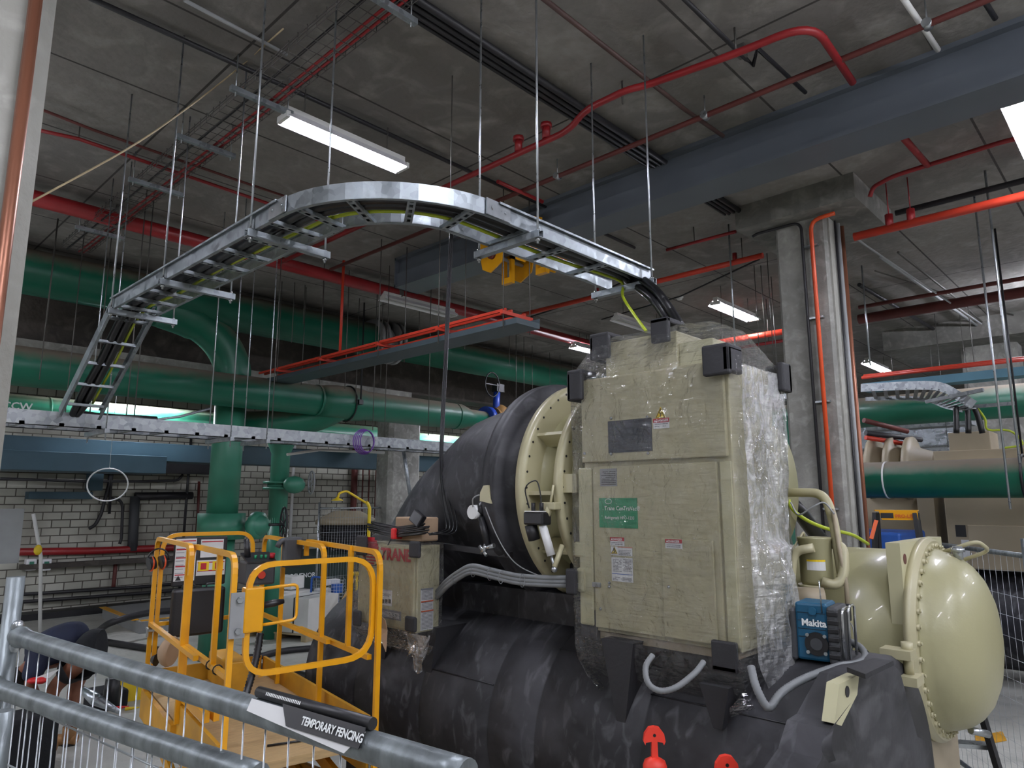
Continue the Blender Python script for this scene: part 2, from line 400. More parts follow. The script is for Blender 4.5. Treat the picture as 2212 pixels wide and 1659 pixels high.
    def build(s, name, mats, parent=None, **tags):
        org = V(parent['_o']) if parent is not None and '_o' in parent else V(0, 0, 0)
        own = None
        if parent is None:
            xs = [p.x for p in s.v]; ys = [p.y for p in s.v]; zs = [p.z for p in s.v]
            org = V((min(xs) + max(xs)) / 2, (min(ys) + max(ys)) / 2, min(zs)) if not tags.get('world') else V(0, 0, 0)
        me = bpy.data.meshes.new(name); me.from_pydata([p - org for p in s.v], [], s.f); 
        if not isinstance(mats, (list, tuple)): mats = [mats]
        for m in mats: me.materials.append(m)
        me.polygons.foreach_set('material_index', s.m); me.polygons.foreach_set('use_smooth', s.sm); me.validate(); me.update()
        bm = bmesh.new(); bm.from_mesh(me); bmesh.ops.remove_doubles(bm, verts=bm.verts, dist=1e-6); bmesh.ops.recalc_face_normals(bm, faces=bm.faces); bm.to_mesh(me); bm.free()
        o = bpy.data.objects.new(name, me); C.objects.link(o)
        if parent is not None: o.parent = parent
        else: o.location = org
        o['_o'] = tuple(org)
        for k, v in tags.items():
            if k != 'world': o[k] = v
        return o

def thing(name, label, cat, loc=(0, 0, 0), group=None, local=False, rz=0.):
    o = bpy.data.objects.new(name, None); C.objects.link(o); o.location = loc; o.rotation_euler = (0, 0, rz); o.empty_display_size = .1
    o['label'] = label; o['category'] = cat; o['_o'] = (0, 0, 0) if local else tuple(loc)
    if group: o['group'] = group
    return o
def one(mb, name, m, label, cat, group=None):
    o = mb.build(name, m); o['label'] = label; o['category'] = cat
    if group: o['group'] = group
    return o
def struct(mb, name, m, parent=None):
    o = mb.build(name, m, parent, world=True) if parent is None else mb.build(name, m, parent)
    if parent is None: o['kind'] = 'structure'
    return o
def dup(o, loc=None, rz=None, label=None, parent=None, group=None):
    c = o.copy(); C.objects.link(c)
    if parent is not None: c.parent = parent
    if loc is not None: c.location = loc
    if rz is not None: c.rotation_euler = (0, 0, rz)
    if label: c['label'] = label
    if group: c['group'] = group
    for ch in [k for k in list(o.children)]: dup(ch, parent=c)
    return c
def smooth(pts, k=6):
    """Catmull-Rom through pts"""
    pts = [V(p) for p in pts]; P = [pts[0] * 2 - pts[1]] + pts + [pts[-1] * 2 - pts[-2]]; out = []
    for i in range(1, len(P) - 2):
        a, b, c, d = P[i - 1:i + 3]
        for j in range(k):
            t = j / k; out.append(.5 * ((2 * b) + (c - a) * t + (2 * a - 5 * b + 4 * c - d) * t * t + (3 * b - a - 3 * c + d) * t ** 3))
    out.append(pts[-1]); return out
def fillet(pts, r, k=6):
    """polyline with rounded corners"""
    pts = [V(p) for p in pts]; out = [pts[0]]
    for i in range(1, len(pts) - 1):
        a, b, c = pts[i - 1:i + 2]; d1 = (a - b); d2 = (c - b); rr = min(r, d1.length * .49, d2.length * .49)
        p, q = b + d1.normalized() * rr, b + d2.normalized() * rr
        for j in range(k + 1):
            t = j / k; out.append(p * (1 - t) ** 2 + b * 2 * t * (1 - t) + q * t * t)
    out.append(pts[-1]); return out
def text(s, size, o, xd, up, m, name, parent, depth=.0015, sx=1.0, align='LEFT', bold=0.):
    cu = bpy.data.curves.new(name, 'FONT'); cu.body = s; cu.size = 1; cu.extrude = .0; cu.align_x = align; cu.offset = bold; cu.resolution_u = 2
    t = bpy.data.objects.new('t', cu); C.objects.link(t)
    dg = bpy.context.evaluated_depsgraph_get(); me = bpy.data.meshes.new_from_object(t.evaluated_get(dg))
    xd = V(xd).normalized(); up = V(up).normalized(); nrm = xd.cross(up).normalized()
    vs = [V(o) + xd * v.co.x * size * sx + up * v.co.y * size for v in me.vertices]
    fs = [list(p.vertices) for p in me.polygons]
    bpy.data.objects.remove(t); bpy.data.curves.remove(cu); bpy.data.meshes.remove(me)
    b = MB(); b.add([p + nrm * depth for p in vs], fs)
    return b.build(name, m, parent)

# ================================================================== THE SETTING
ZC = 5.6
struct(MB().box((-6, -7, -.2), (26, 17, 0)), 'floor', M_floor)
struct(MB().box((-6, -7, ZC), (26, 17, ZC + .3)), 'ceiling', M_ceil)
struct(MB().box((-6, 16.8, 0), (26, 17, ZC)), 'wall_left', M_block)
struct(MB().box((25.8, -7, 0), (26, 16.8, ZC)), 'wall_right', M_block2)
struct(MB().box((-6, -7, 0), (25.8, -6.8, ZC)), 'wall_back', M_block)
struct(MB().box((-6, -6.8, 0), (-5.8, 16.8, ZC)), 'wall_front', M_block2)
# concrete downstand that crosses the hall in front of the block wall, with its pale ledge
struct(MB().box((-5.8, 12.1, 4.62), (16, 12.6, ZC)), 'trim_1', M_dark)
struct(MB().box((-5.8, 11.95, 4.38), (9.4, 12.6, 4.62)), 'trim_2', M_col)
struct(MB().box((-5.8, 16.35, 0), (9, 16.8, .12)), 'baseboard_left', M_blk)

# steel I-beam painted grey
b = MB()
b.box((5.55, -6.8, 5.56), (5.95, 7.5, ZC)).box((5.735, -6.8, 5.22), (5.765, 7.5, 5.56)).box((5.55, -6.8, 5.17), (5.95, 7.5, 5.21))
b.box((5.62, -6.8, 5.38), (5.735, 7.5, 5.56)).box((5.58, -6.8, 5.21), (5.735, 7.5, 5.38))
b.box((5.55, 7.48, 5.17), (5.95, 7.5, 5.6))
o = one(b, 'steel_beam', M_beam, 'long grey painted steel beam under the concrete ceiling', 'beam')

def column(X0, Y0, w, d, cap, label, m=M_col, ch=.09):
    t = thing('concrete_column', label, 'column', (X0 + w / 2, Y0 + d / 2, 0))
    poly = [(X0 + ch, Y0), (X0 + w - ch, Y0), (X0 + w, Y0 + ch), (X0 + w, Y0 + d - ch), (X0 + w - ch, Y0 + d), (X0 + ch, Y0 + d), (X0, Y0 + d - ch), (X0, Y0 + ch)]
    MB().prism([(x, y, 0) for x, y in poly], (0, 0, ZC - (cap[4] if cap else 0))).build('shaft', m, t)
    if cap: MB().box((cap[0], cap[1], ZC - cap[4]), (cap[2], cap[3], ZC)).build('drop_panel', M_cap, t)
    return t
pc = at(1690, 700, X=7.45); pn = at(1796, 700, X=7.45)
colA = column(7.45, pn.y - .02, .62, pc.y - pn.y + .04, (7.2, 2.04, 8.5, 3.32, .27), 'concrete column with drop panel right of the plastic-wrapped cabinet', ch=.03)
CAx, CAy = 7.45, pn.y - .02
# pale concrete layer on the near corner side of the column
MB().box((7.49, CAy - .02, 0), (7.98, CAy + .005, 5.3)).build('pale_face', M_colp, colA)
pf = at(880, 900, Y=12.7)
column(pf.x - .45, 12.7, .9, .6, None, 'far concrete column behind the black elbow and green pipes', M_col)
pr = at(2150, 900, X=15.5)
column(15.5, pr.y - .45, .7, .9, (14.8, pr.y - 1.1, 17, pr.y + 1.6, .4), 'far right concrete column beyond the second tan chiller')
# near column at the left edge of the picture
q = at(92, 300, Y=3.6)
nl = thing('concrete_column', 'large pale concrete column at the left edge carrying a copper pipe', 'column', (q.x - .6, 3.9, 0))
e = at(104, 30, Y=3.6)
MB().prism([(q.x - 1.3, 3.56, 0), (q.x - .09, 3.56, 0), (q.x, 3.65, 0), (q.x, 4.3, 0), (q.x - 1.3, 4.3, 0)], (0, 0, ZC)).build('shaft', M_colp, nl)
cp = [at(62, 0, Y=3.52), at(8, 480, Y=3.52), at(-30, 800, Y=3.52)]
xx = at(70, 60, Y=3.52).x; xm = at(22, 400, Y=3.52).x
one(MB().tube([(at(70, 60, Y=3.52).x, 3.52, ZC), (at(70, 60, Y=3.52).x, 3.52, 0)], .027, 12), 'copper_pipe', M_brown, 'vertical copper pipe on the left column', 'pipe')

# ---------------------------------------------------------------- pipes on columns
def pipe_run(name, pts, r, m, label, cat='pipe', group=None, fil=.0, n=10, sup=None):
    if fil: pts = fillet(pts, fil)
    o = one(MB().tube(pts, r, n), name, m, label, cat, group)
    return o
def on(px, **k): return [at(x, y, **k) for x, y in px]
XA = 7.43
oc = pipe_run('orange_conduit', [(7.36, 2.3, 5.28)] + [(7.38, at(1757, 520, X=XA).y, 5.28)] + [(7.41, at(1757, 520, X=XA).y, 0.0)], .022, M_orange, 'orange conduit running down the column face from the drop panel', 'conduit', fil=.22)
for z in (2.2, 3.3, 4.2, 5.0):
    yy = at(1757, 520, X=XA).y
    MB().box((7.40, yy - .05, z), (7.45, yy + .11, z + .02)).build('clip', M_zinc, oc)
yb = at(1735, 520, X=XA).y
pipe_run('black_conduit', [(7.4, yb + .55, 5.28), (7.4, yb + .5, 5.3), (7.4, yb, 5.3), (7.42, yb, 0)], .016, M_bpipe, 'black conduit beside the orange one on the column', 'conduit', fil=.1)
for i, (x, r, m, lab, nm) in enumerate([(7.62, .012, M_bpipe, 'thin black conduit on the pale side of the column', 'black_conduit'), (7.72, .02, M_grey, 'grey conduit on the pale side of the column', 'grey_conduit'), (7.84, .024, M_brown, 'brown copper pipe on the right side of the column', 'copper_pipe')]):
    pipe_run(nm, [(x, CAy - .04, 5.3), (x, CAy - .04, 0)], r, m, lab)

# ---------------------------------------------------------------- services under the ceiling
def hangers(pts, r=.006, m=M_rodd, label='dark threaded rod dropping from the ceiling', group='dark hanger rods in the hall', top=ZC, name='hanger_rod'):
    for p in pts: one(MB().cyl(p, (p[0], p[1], top), r, n=6), name, m, label, 'rod', group)
for i, (dy, r, lab) in enumerate([(0, .028, 'nearest'), (.065, .022, 'second'), (.12, .022, 'third'), (.17, .014, 'furthest')]):
    pipe_run('black_conduit', [(1.2, 3.33 + dy - .06, 5.55), (7.2, 3.33 + dy - .06, 5.55)], r, M_bpipe, '%s of the four black conduits running side by side across the ceiling' % lab, 'conduit')
pipe_run('black_conduit', [(.2, 4.84, 5.56), (2.9, 4.81, 5.56), (7.4, 4.81, 5.56)], .02, M_bpipe, 'single black conduit passing above the lit ceiling light', 'conduit')
pipe_run('grey_conduit', [at(398, 0, Z=5.57), at(620, 118, Z=5.57)], .014, M_grey, 'short pale conduit on the ceiling above the wire cable tray', 'conduit')
pipe_run('brown_pipe', on([(1165, -10), (1480, 237), (1562, 294)], Z=5.5), .018, M_brn, 'thin brown pipe crossing the ceiling to the steel beam', 'pipe')
kp = pipe_run('black_conduit', on([(1475, -5), (1612, 128), (1627, 141), (1636, 104), (1740, 200)], Z=5.52), .016, M_bpipe, 'black conduit with a V-shaped kink near the red bend', 'conduit')
qk = at(1603, 120, Z=5.52); MB().box(qk + V(-.03, -.03, -.01), qk + V(.03, .03, .08)).build('clamp', M_rodd, kp)
pipe_run('pale_conduit', on([(1948, -8), (1996, 62), (2026, 108)], Z=5.5), .02, M_white, 'pale conduit dropping across the ceiling near the top right corner', 'conduit')
pipe_run('black_conduit', on([(2120, -8), (2150, 40)], Z=5.5), .018, M_bpipe, 'short black conduit at the top right corner', 'conduit')
R1X = at(1480, 160, Z=5.36).x
r1 = [V(R1X, at(560, 590, X=R1X).y, 5.36), V(R1X, at(1230, 280, X=R1X).y, 5.34), V(R1X - .1, at(1280, 250, X=R1X).y, 5.38), V(R1X - .1, at(1370, 205, X=R1X).y, 5.38), V(R1X - .02, at(1400, 185, X=R1X).y, 5.4), V(*at(1600, 112, Z=5.4)), V(*at(1755, 48, Z=5.4)), V(*at(1842, 178, Z=5.42))]
r1[0].y = 8.2
rp = pipe_run('red_sprinkler_pipe', r1, .027, M_red, 'red sprinkler pipe that bends round near the top right', 'pipe', fil=.3, n=14)
for (x, y) in ((1180, 300), (1120, 330)):
    p = at(x, y, X=R1X); MB().cyl((p.x, p.y, 5.36), (p.x, p.y, 5.5), .035, n=10).cyl((p.x, p.y, 5.46), (p.x, p.y, 5.5), .05, n=10).build('outlet', M_red, rp)
for x, y in ((1590, 115), (1345, 225)):
    p = at(x, y, Z=5.4); MB().cyl((p.x, p.y, 5.4), (p.x, p.y, ZC), .008, n=6).build('hanger', M_rodd, rp)
R2X = at(1472, 271, Z=5.42).x
rq = pipe_run('brown_sprinkler_pipe', [(R2X, 8.1, 5.42), (R2X, at(1288, 338, X=R2X).y, 5.42), (R2X, at(1960, 56, X=R2X).y, 5.42), (R2X, -4, 5.42)], .024, M_brn if 0 else M_redd, 'long brownish red sprinkler pipe running just before the steel beam', 'pipe')
for x, y in ((2000, 47), (1522, 249), (1202, 380)):
    p = at(x, y, Z=5.42); MB().cyl((R2X - .035, p.y, 5.42), (R2X + .035, p.y, 5.42), .032, n=10).cyl((R2X, p.y, 5.42), (R2X, p.y, ZC), .005, n=6).build('hanger', M_zinc, rq)
pipe_run('red_branch_pipe', on([(1075, 392), (1172, 436)], Z=5.4), .02, M_red, 'short red branch pipe just above the curved cable ladder', 'pipe')
# big dark red main at the left
bm_ = pipe_run('red_main_pipe', [(-3, 8.35, 5.42), (12.5, 8.35, 5.42)], .085, M_red, 'thick dark red main pipe crossing the hall behind the cable ladder', 'pipe', n=20)
for x in (1.2, 2.3, 4.0, 6.2, 8.6, 11.0): MB().cyl((x, 8.29, 5.42), (x + .05, 8.35, 5.42), .1, n=16).cyl((x, 8.35, 5.42), (x, 8.35, ZC), .008, n=6).build('hanger', M_rodd, bm_)
pipe_run('thin_red_pipe', on([(60, 225), (200, 280), (285, 310), (500, 385), (640, 432)], Z=5.5), .013, M_redd, 'upper of two thin red pipes crossing the ceiling at left', 'pipe')
pipe_run('thin_red_pipe', on([(60, 276), (170, 300), (368, 368), (590, 443), (760, 500)], Z=5.48), .017, M_red, 'lower of two thin red pipes crossing the ceiling at left', 'pipe')
# red pipes under the right half
X6 = at(1472, 595, Z=5.3).x
p6 = pipe_run('red_sprinkler_pipe', [(X6, at(1130, 678, X=X6).y, 5.3), (X6, at(1648, 553, X=X6).y, 5.3)], .036, M_redb, 'bright red sprinkler pipe ending above the plastic-wrapped cabinet', 'pipe', n=12)
for x, y in ((1588, 568), (1290, 636)):
    p = at(x, y, X=X6); MB().cyl((X6, p.y, 5.3), (X6, p.y, 5.42), .03, n=10).build('outlet', M_red, p6); MB().cyl((X6, p.y - .1, 5.3), (X6, p.y - .1, ZC), .006, n=6).build('hanger', M_rodd, p6)
Z7 = 5.45
pipe_run('red_branch_pipe', on([(1945, 290), (2004, 357)], Z=Z7), .03, M_red, 'short red branch pipe running out from behind the steel beam', 'pipe')
p7 = pipe_run('red_branch_pipe', on([(2240, 292), (2180, 302), (2004, 357)], Z=Z7) + on([(1930, 380), (1886, 404)], Z=Z7) + [at(1879, 425, X=7.95 if False else at(1886, 404, Z=Z7).x)], .022, M_red, 'thin red pipe curving down beside the column drop panel', 'pipe', fil=.1)
X8 = at(2212, 423, Z=5.1).x
p8 = pipe_run('red_sprinkler_pipe', [(X8, at(1845, 512, X=X8).y, 5.1), (X8, -3, 5.1)], .045, M_redb, 'bright red pipe leaving the frame at right below the lit light', 'pipe', n=14)
for x, y in ((1968, 470), (1922, 490)):
    p = at(x, y, X=X8); MB().cyl((X8, p.y, 5.1), (X8, p.y, 5.25), .04, n=10).cyl((X8, p.y, 5.25), (X8, p.y, ZC), .006, n=6).build('outlet', M_red, p8)
X9 = at(2212, 390, Z=5.3).x
pipe_run('black_conduit', [(X9, at(1934, 458, X=X9).y, 5.3), (X9, -3, 5.3)], .03, M_bpipe, 'black pipe above the bright red one at the right edge', 'conduit')
pq_ = pipe_run('thin_red_pipe', on([(1440, 540), (1590, 500)], Z=5.4), .02, M_red, 'thin red pipe running to the left corner of the drop panel', 'pipe'); q = at(1500, 524, Z=5.4); MB().cyl(q, (q.x, q.y, ZC), .006, n=6).build('hanger', M_rodd, pq_)
pipe_run('black_conduit', on([(1300, 690), (1470, 640), (1640, 560)], Z=5.5), .012, M_bpipe, 'thin black conduit behind the smoke detector', 'conduit')
pipe_run('black_conduit', on([(1130, 690), (1250, 650), (1345, 610), (1400, 590)], Z=5.45), .014, M_bpipe, 'thin black conduit under the end of the cable ladder', 'conduit')
for (a, b2, r, m, lab) in [((1855, 690), (2230, 622), .08, M_redd, 'thick dull red pipe right of the column'), ((1855, 664), (2230, 602), .03, M_redd, 'thin dull red pipe above the thick one right of the column')]:
    X_ = at(*a, Z=5.2).x; p_l = pipe_run('red_sprinkler_pipe', [(X_, at(*a, X=X_).y, 5.2), (X_, -3, 5.2)], r, m, lab, n=12)
    for y_ in (-1, .8): MB().cyl((X_, y_, 5.2), (X_, y_, ZC), .008, n=6).build('hanger', M_rodd, p_l)
pipe_run('grey_conduit', on([(1903, 555), (2145, 728)], Z=5.45), .022, M_grey, 'pale conduit slanting across the ceiling right of the column', 'conduit')
pipe_run('grey_conduit', on([(1940, 545), (2060, 640), (2150, 722)], Z=5.5), .016, M_rodd, 'darker conduit slanting beside the pale one right of the column', 'conduit')
pipe_run('black_conduit', on([(1856, 615), (2025, 716)], Z=5.5), .03, M_bpipe, 'pair-like black conduit slanting down right of the column', 'conduit')
pipe_run('grey_conduit', on([(1850, 515), (1870, 530)], Z=5.2) + on([(2120, 700)], Z=5.2), .012, M_grey, 'thin rail slanting from the top of the column to the right', 'conduit')
pipe_run('grey_conduit', on([(1890, 585), (2060, 640), (2220, 690)], Z=5.54), .01, M_rodd, 'thin grey conduit zigzagging over the second chiller', 'conduit')
X10 = at(1580, 735, Z=5.0).x
p_a = pipe_run('red_sprinkler_pipe', [(X10, at(1500, 752, X=X10).y, 5.0), (X10, at(1720, 708, X=X10).y, 5.0)], .05, M_redb, 'red pipe between the wrapped cabinet and the column', 'pipe')
p_b = pipe_run('red_sprinkler_pipe', [(X10 + 1.5, at(1500, 722, X=X10 + 1.5).y, 5.2), (X10 + 1.5, at(1720, 690, X=X10 + 1.5).y, 5.2)], .03, M_red, 'thin red pipe above the one between cabinet and column', 'pipe')
for p_, X_, z_ in ((p_a, X10, 5.0), (p_b, X10 + 1.5, 5.2)):
    for x_ in (1560, 1660): q = at(x_, 730, X=X_); MB().cyl((X_, q.y, z_), (X_, q.y, ZC), .008, n=6).build('hanger', M_rodd, p_)
# sagging line slung from the left column to the light
one(MB().tube(smooth([at(55, 443, D=3.4), at(270, 325, D=3.9), at(385, 248, D=4.3), at(500, 160, D=4.9), at(612, 62, Z=5.58)], 5), .006, 5), 'slung_line', M_flameg, 'pale cord slung from the left column up to the ceiling', 'cord')
# smoke detector
p = at(1468, 640, Z=ZC)
one(MB().lathe([(0, .06), (.03, .06), (.035, .045), (.06, .04), (.065, .01)], p, (0, 0, -1), 20), 'smoke_detector', M_white, 'round white smoke detector on the ceiling above the cabinet', 'detector')

# concrete stains / repairs near the light are part of the slab
def light(name, a, b, z, lab, on_=True, w=.2, cat='light', bare=False):
    a = V(a); b = V(b); a.z = b.z = z; d = (b - a).normalized(); n_ = V(-d.y, d.x, 0)
    t = thing(name, lab, cat, (a + b) / 2)
    m = MB()
    def sec(p): return [p + n_ * u + V(0, 0, v) for u, v in ((-.035, .0), (-.035, .075), (.035, .075), (.035, .0))]
    m.prism(sec(a), b - a); m.build('channel', M_white, t)
    m = MB()
    for s_ in (-1, 1):
        q = [a + n_ * .03 * s_ + V(0, 0, .03), a + n_ * w * .62 * s_ + V(0, 0, -.045), a + n_ * w * .62 * s_ + V(0, 0, -.038), a + n_ * .03 * s_ + V(0, 0, .04)]
        m.prism(q, b - a)
    if not bare: m.build('reflector', M_refl, t)
    for s_ in (-1, 1):
        m = MB().cyl(a + n_ * .055 * s_ + d * .03 + V(0, 0, -.025), b + n_ * .055 * s_ - d * .03 + V(0, 0, -.025), .0135, n=10)
        m.build('tube', M_tube if on_ else M_white, t)
    for p_ in (a, b): MB().bar(p_ + n_ * -.08 + V(0, 0, -.02), p_ + n_ * .08 + V(0, 0, -.02), .03, .05).build('lamp_holder', M_white, t)
    for k in (.15, .85): p_ = a + (b - a) * k; MB().cyl(p_ + V(0, 0, .07), (p_.x, p_.y, ZC), .005, n=6).build('hanger', M_rodd, t)
    return t
light('ceiling_light', (2.43, 4.79, 0), (3.6, 4.79, 0), 5.3, w=.15, lab= 'lit twin-tube ceiling light above the curved cable ladder')
l2 = at(2192, 212, Z=5.3); light('ceiling_light', l2, l2 + V(1.3, 0, 0), 5.3, w=.15, lab= 'lit ceiling light cut by the right edge of the photo')
l3 = at(1545, 652, Z=5.3); light('ceiling_light', l3, l3 + V(1.35, 0, 0), 5.3, 'lit ceiling light left of the column above the cabinet')
l4 = at(1872, 780, Z=5.3); light('ceiling_light', l4, l4 + V(1.5, 0, 0), 5.3, 'small far lit ceiling light right of the column')
l5 = at(828, 640, Z=5.3); light('ceiling_light', l5, l5 + V(1.4, 0, 0), 5.3, 'unlit ceiling light near the end of the steel beam', False)
l6 = at(1330, 685, Z=5.3); light('ceiling_light', l6, l6 + V(1.5, 0, 0), 5.3, 'unlit ceiling light above the top of the wrapped cabinet', False)
l7 = at(262, 868, Y=13.4); light('ceiling_light', (l7.x - .2, 13.5, 0), (l7.x + 1.1, 13.5, 0), 4.35, 'lit light low over the far pale green pipe at left')
l8 = at(930, 905, Y=13.4); light('ceiling_light', (l8.x - .2, 13.2, 0), (l8.x + 1.2, 13.2, 0), 4.35, 'lit light hidden behind the green pipe end near the black elbow')
# unseen lights added to brighten the hall, behind and beside the camera
spots = [(-3.2, 11.2, 3.3, 'low at the far left before the block wall'), (-3.0, 14.6, 3.3, 'lowest at the far left beside the block wall'), (-2.6, 7.4, 3.6, 'out of frame left of the lift'), (-2.2, 1.4, 5.0, 'behind the camera to the left'), (.2, -2.6, 4.8, 'right behind the camera'), (3.2, -2.4, 4.8, 'behind the camera to the right'), (-3.4, -3.5, 4.8, 'far behind the camera to the left'), (1.2, -5.2, 4.8, 'against the back wall behind the camera'), (6.4, -4.4, 4.8, 'beyond the beam out of frame at right'), (9.6, -2.6, 5.0, 'above the second chiller out of frame'), (12.8, -4.6, 5.0, 'far right out of frame'), (-4.2, 5.0, 5.0, 'hidden behind the left column'), (-4.2, 9.5, 5.0, 'far left out of frame'), (12.5, .9, 5.2, 'hidden behind the column'), (18.0, -1.0, 5.0, 'far down the hall out of frame')]
for x, y, z, lab in spots: light('ceiling_light', (x, y, 0), (x + 1.35, y, 0), z, 'added bare fill light ' + lab, bare=True)
for x, y, lab in [(1.0, .35, 'overhead above the temporary fence'), (16.0, 9.5, 'far down the hall behind the pipes'), (10.5, 8.3, 'hidden above the top of the wrapped cabinet')]: light('ceiling_light', (x, y, 0), (x + 1.35, y, 0), 5.3, 'added fill light ' + lab)  # more lights added for brightness

# wire cable tray (basket) over the left ceiling
X0, X1 = 2.08, 2.38
wt = thing('wire_cable_tray', 'wire mesh cable tray running away under the ceiling at left', 'cable tray', (2.2, 6, 5.35))
m = MB()
for x in (X0, X0 + .075, X0 + .15, X0 + .225, X1): m.tube([(x, 2.0, 5.34), (x, 9.6, 5.34)], .003, 5)
for x in (X0, X1):
    for z in (5.375, 5.4): m.tube([(x, 2.0, z), (x, 9.6, z)], .004, 5)
y = 2.05
while y < 9.6: m.tube([(X0, y, 5.42), (X0, y, 5.335), (X1, y, 5.335), (X1, y, 5.42)], .003, 5); y += .12
m.build('basket', M_trayw, wt)
for k, (x, mm) in enumerate([(2.15, M_blk), (2.28, M_red), (2.33, M_red)]): MB().tube([(x, 2, 5.352), (x + .02, 5, 5.352), (x, 9.6, 5.352)], .011, 6).build('cable', mm, wt)
for i, (y, lab) in enumerate([(3.2, 'strut hanger under the wire tray at the top edge'), (4.75, 'strut hanger under the wire tray beside the lit light'), (5.75, 'bright strut hanger under the middle of the wire tray'), (6.9, 'strut hanger under the far part of the wire tray'), (8.6, 'farthest strut hanger under the wire tray')]):
    t = thing('strut_hanger', lab, 'hanger', (2.23, y, 5.3))
    MB().box((1.98, y - .02, 5.29), (2.48, y + .02, 5.33)).build('strut', M_galv, t)
    for x in (2.02, 2.44): MB().cyl((x, y, 5.26), (x, y, ZC), .005, n=6).build('rod', M_zinc, t)

# ---------------------------------------------------------------- big green pipework
g = thing('green_main_pipe', 'highest dark green main pipe with a branch elbow turning down', 'pipe', (5, 10.5, 5.2))
MB().tube([(-4, 10.5, 5.22), (7.3, 10.5, 5.22)], .3, 32).build('pipe', M_green, g)
MB().tube([(7.75, 10.5, 5.22), (16, 10.5, 5.22)], .3, 32).build('pipe', M_green, g)
fl = MB()
for x in (7.3, 7.44, 7.68, 7.8): fl.cyl((x - .03, 10.5, 5.22), (x + .03, 10.5, 5.22), .4, n=32)
fl.cyl((7.3, 10.5, 5.22), (7.8, 10.5, 5.22), .26, n=24); fl.build('flange', M_grey, g)
MB().box((7.46, 10.35, 5.0), (7.66, 10.65, 5.55)).build('valve_body', M_blk, g)
hw = MB().tube([(7.8 + .22 * math.cos(a), 10.05, 5.15 + .22 * math.sin(a)) for a in [2 * PI * k / 20 for k in range(20)]], .015, 6, closed=True).cyl((7.8, 10.05, 5.15), (7.6, 10.4, 5.2), .02)
hw.build('hand_wheel', M_blk, g)
# branch elbow + riser
XR = at(507, 760, Y=10.5).x
el = [(XR - 1.15, 10.55, 5.1), (XR - .62, 10.55, 4.98), (XR - .22, 10.55, 4.72), (XR, 10.55, 4.35), (XR, 10.55, 4.0)]
MB().tube(smooth(el, 5), [.3] * 6 + [.27] * 15, 28).build('elbow', M_green, g)
g2 = thing('green_riser', 'thick green vertical pipe with a butterfly valve, left of centre', 'pipe', (XR, 10.6, 0))
XV = at(487, 1000, Y=10.55).x
MB().tube([(XV + .02, 10.55, 4.1), (XV, 10.55, 2.02)], .225, 28).build('pipe', M_greenr, g2)
MB().tube([(XV, 10.55, 3.32), (XV, 10.55, 3.36)], .235, 28).build('weld_band', M_green, g2)
MB().tube([(XV, 10.55, 2.1), (XV, 10.55, 1.72)], .34, 28).build('flange', M_greenr, g2)
MB().tube([(XV, 10.55, 1.72), (XV, 10.55, 0)], .21, 24).build('lower_pipe', M_greenr, g2)
MB().lathe([(0, .02), (.02, .2), (.12, .21), (.2, .12)], (XV + .42, 10.1, 1.92), (-.3, .6, 0), 20).sphere((XV + .38, 10.15, 1.92), .2, 16, (1, .7, .8)).build('gearbox', M_greenr, g2)
hw = MB().tube([(XV + .72, 10.0 + .1 * math.cos(a), 1.93 + .26 * math.sin(a)) for a in [2 * PI * k / 24 for k in range(24)]], .016, 6, closed=True)
for k in range(4): a = PI * k / 4 + .3; hw.cyl((XV + .72, 10.0 + .1 * math.cos(a), 1.93 + .26 * math.sin(a)), (XV + .72, 10.0 - .1 * math.cos(a), 1.93 - .26 * math.sin(a)), .01, n=6)
hw.cyl((XV + .5, 10.05, 1.93), (XV + .74, 10.0, 1.93), .02); hw.build('hand_wheel', M_blk, g2)
# middle main
g3 = thing('green_main_pipe', 'middle dusty green main pipe crossing to the blue and bronze valve', 'pipe', (3, 10, 3.9))
MB().tube([(-4, 10, 3.9), (5.95, 10, 3.9)], .245, 32).build('pipe', M_green, g3)
MB().lathe([(0, .245), (.15, .27), (.3, .285), (.75, .285), (.9, .25), (3.1, .245), (3.35, .17), (3.9, .16)], (5.95, 10, 3.9), (1, 0, 0), 32).build('reducer', M_green, g3)
for x in (5.9, 8.9): MB().cyl((x, 10, 3.9), (x + .03, 10, 3.9), .255, n=32).build('weld_band', M_green, g3)
cl = MB().tube([(6.5, 10 + .3 * math.cos(a), 3.9 + .3 * math.sin(a)) for a in [2 * PI * k / 20 for k in range(20)]], .014, 5, closed=True).box((6.5, 9.64, 3.86), (6.58, 9.74, 3.94)).cyl((6.54, 9.66, 3.9), (6.54, 9.66, ZC), .014, n=8)
cl.build('pipe_clamp', M_blk, g3)
# bend down to the second riser
bd = on([(790, 905)], Y=10.2) + on([(700, 912), (630, 905), (590, 880)], Y=10.5)
MB().tube(smooth([(6.4, 10.0, 3.85), (6.0, 10.3, 3.62), (5.45, 10.7, 3.52), (4.95, 11.3, 3.52)], 5), .23, 24).build('branch', M_green, g3)
vx = thing('gate_valve', 'blue and bronze gate valve with a black handwheel behind the elbow', 'valve', at(1075, 890, Y=10))
p = at(1048, 895, Y=10)
MB().cyl((p.x - .02, 10, 3.9), (p.x + .1, 10, 3.9), .27, n=28).cyl((p.x + .1, 10, 3.9), (p.x + .2, 10, 3.9), .16, n=20).cyl((p.x + .3, 10, 3.9), (p.x + .34, 10, 4.6), .07, n=14).build('blue_flange', M_bluev, vx)
MB().sphere((p.x + .42, 10, 3.95), .3, 20, (.75, .8, 1)).cyl((p.x + .2, 10, 3.9), (p.x + .26, 10, 3.9), .27, n=28).build('body', M_brass, vx)
hp = at(1088, 835, Y=9.9)
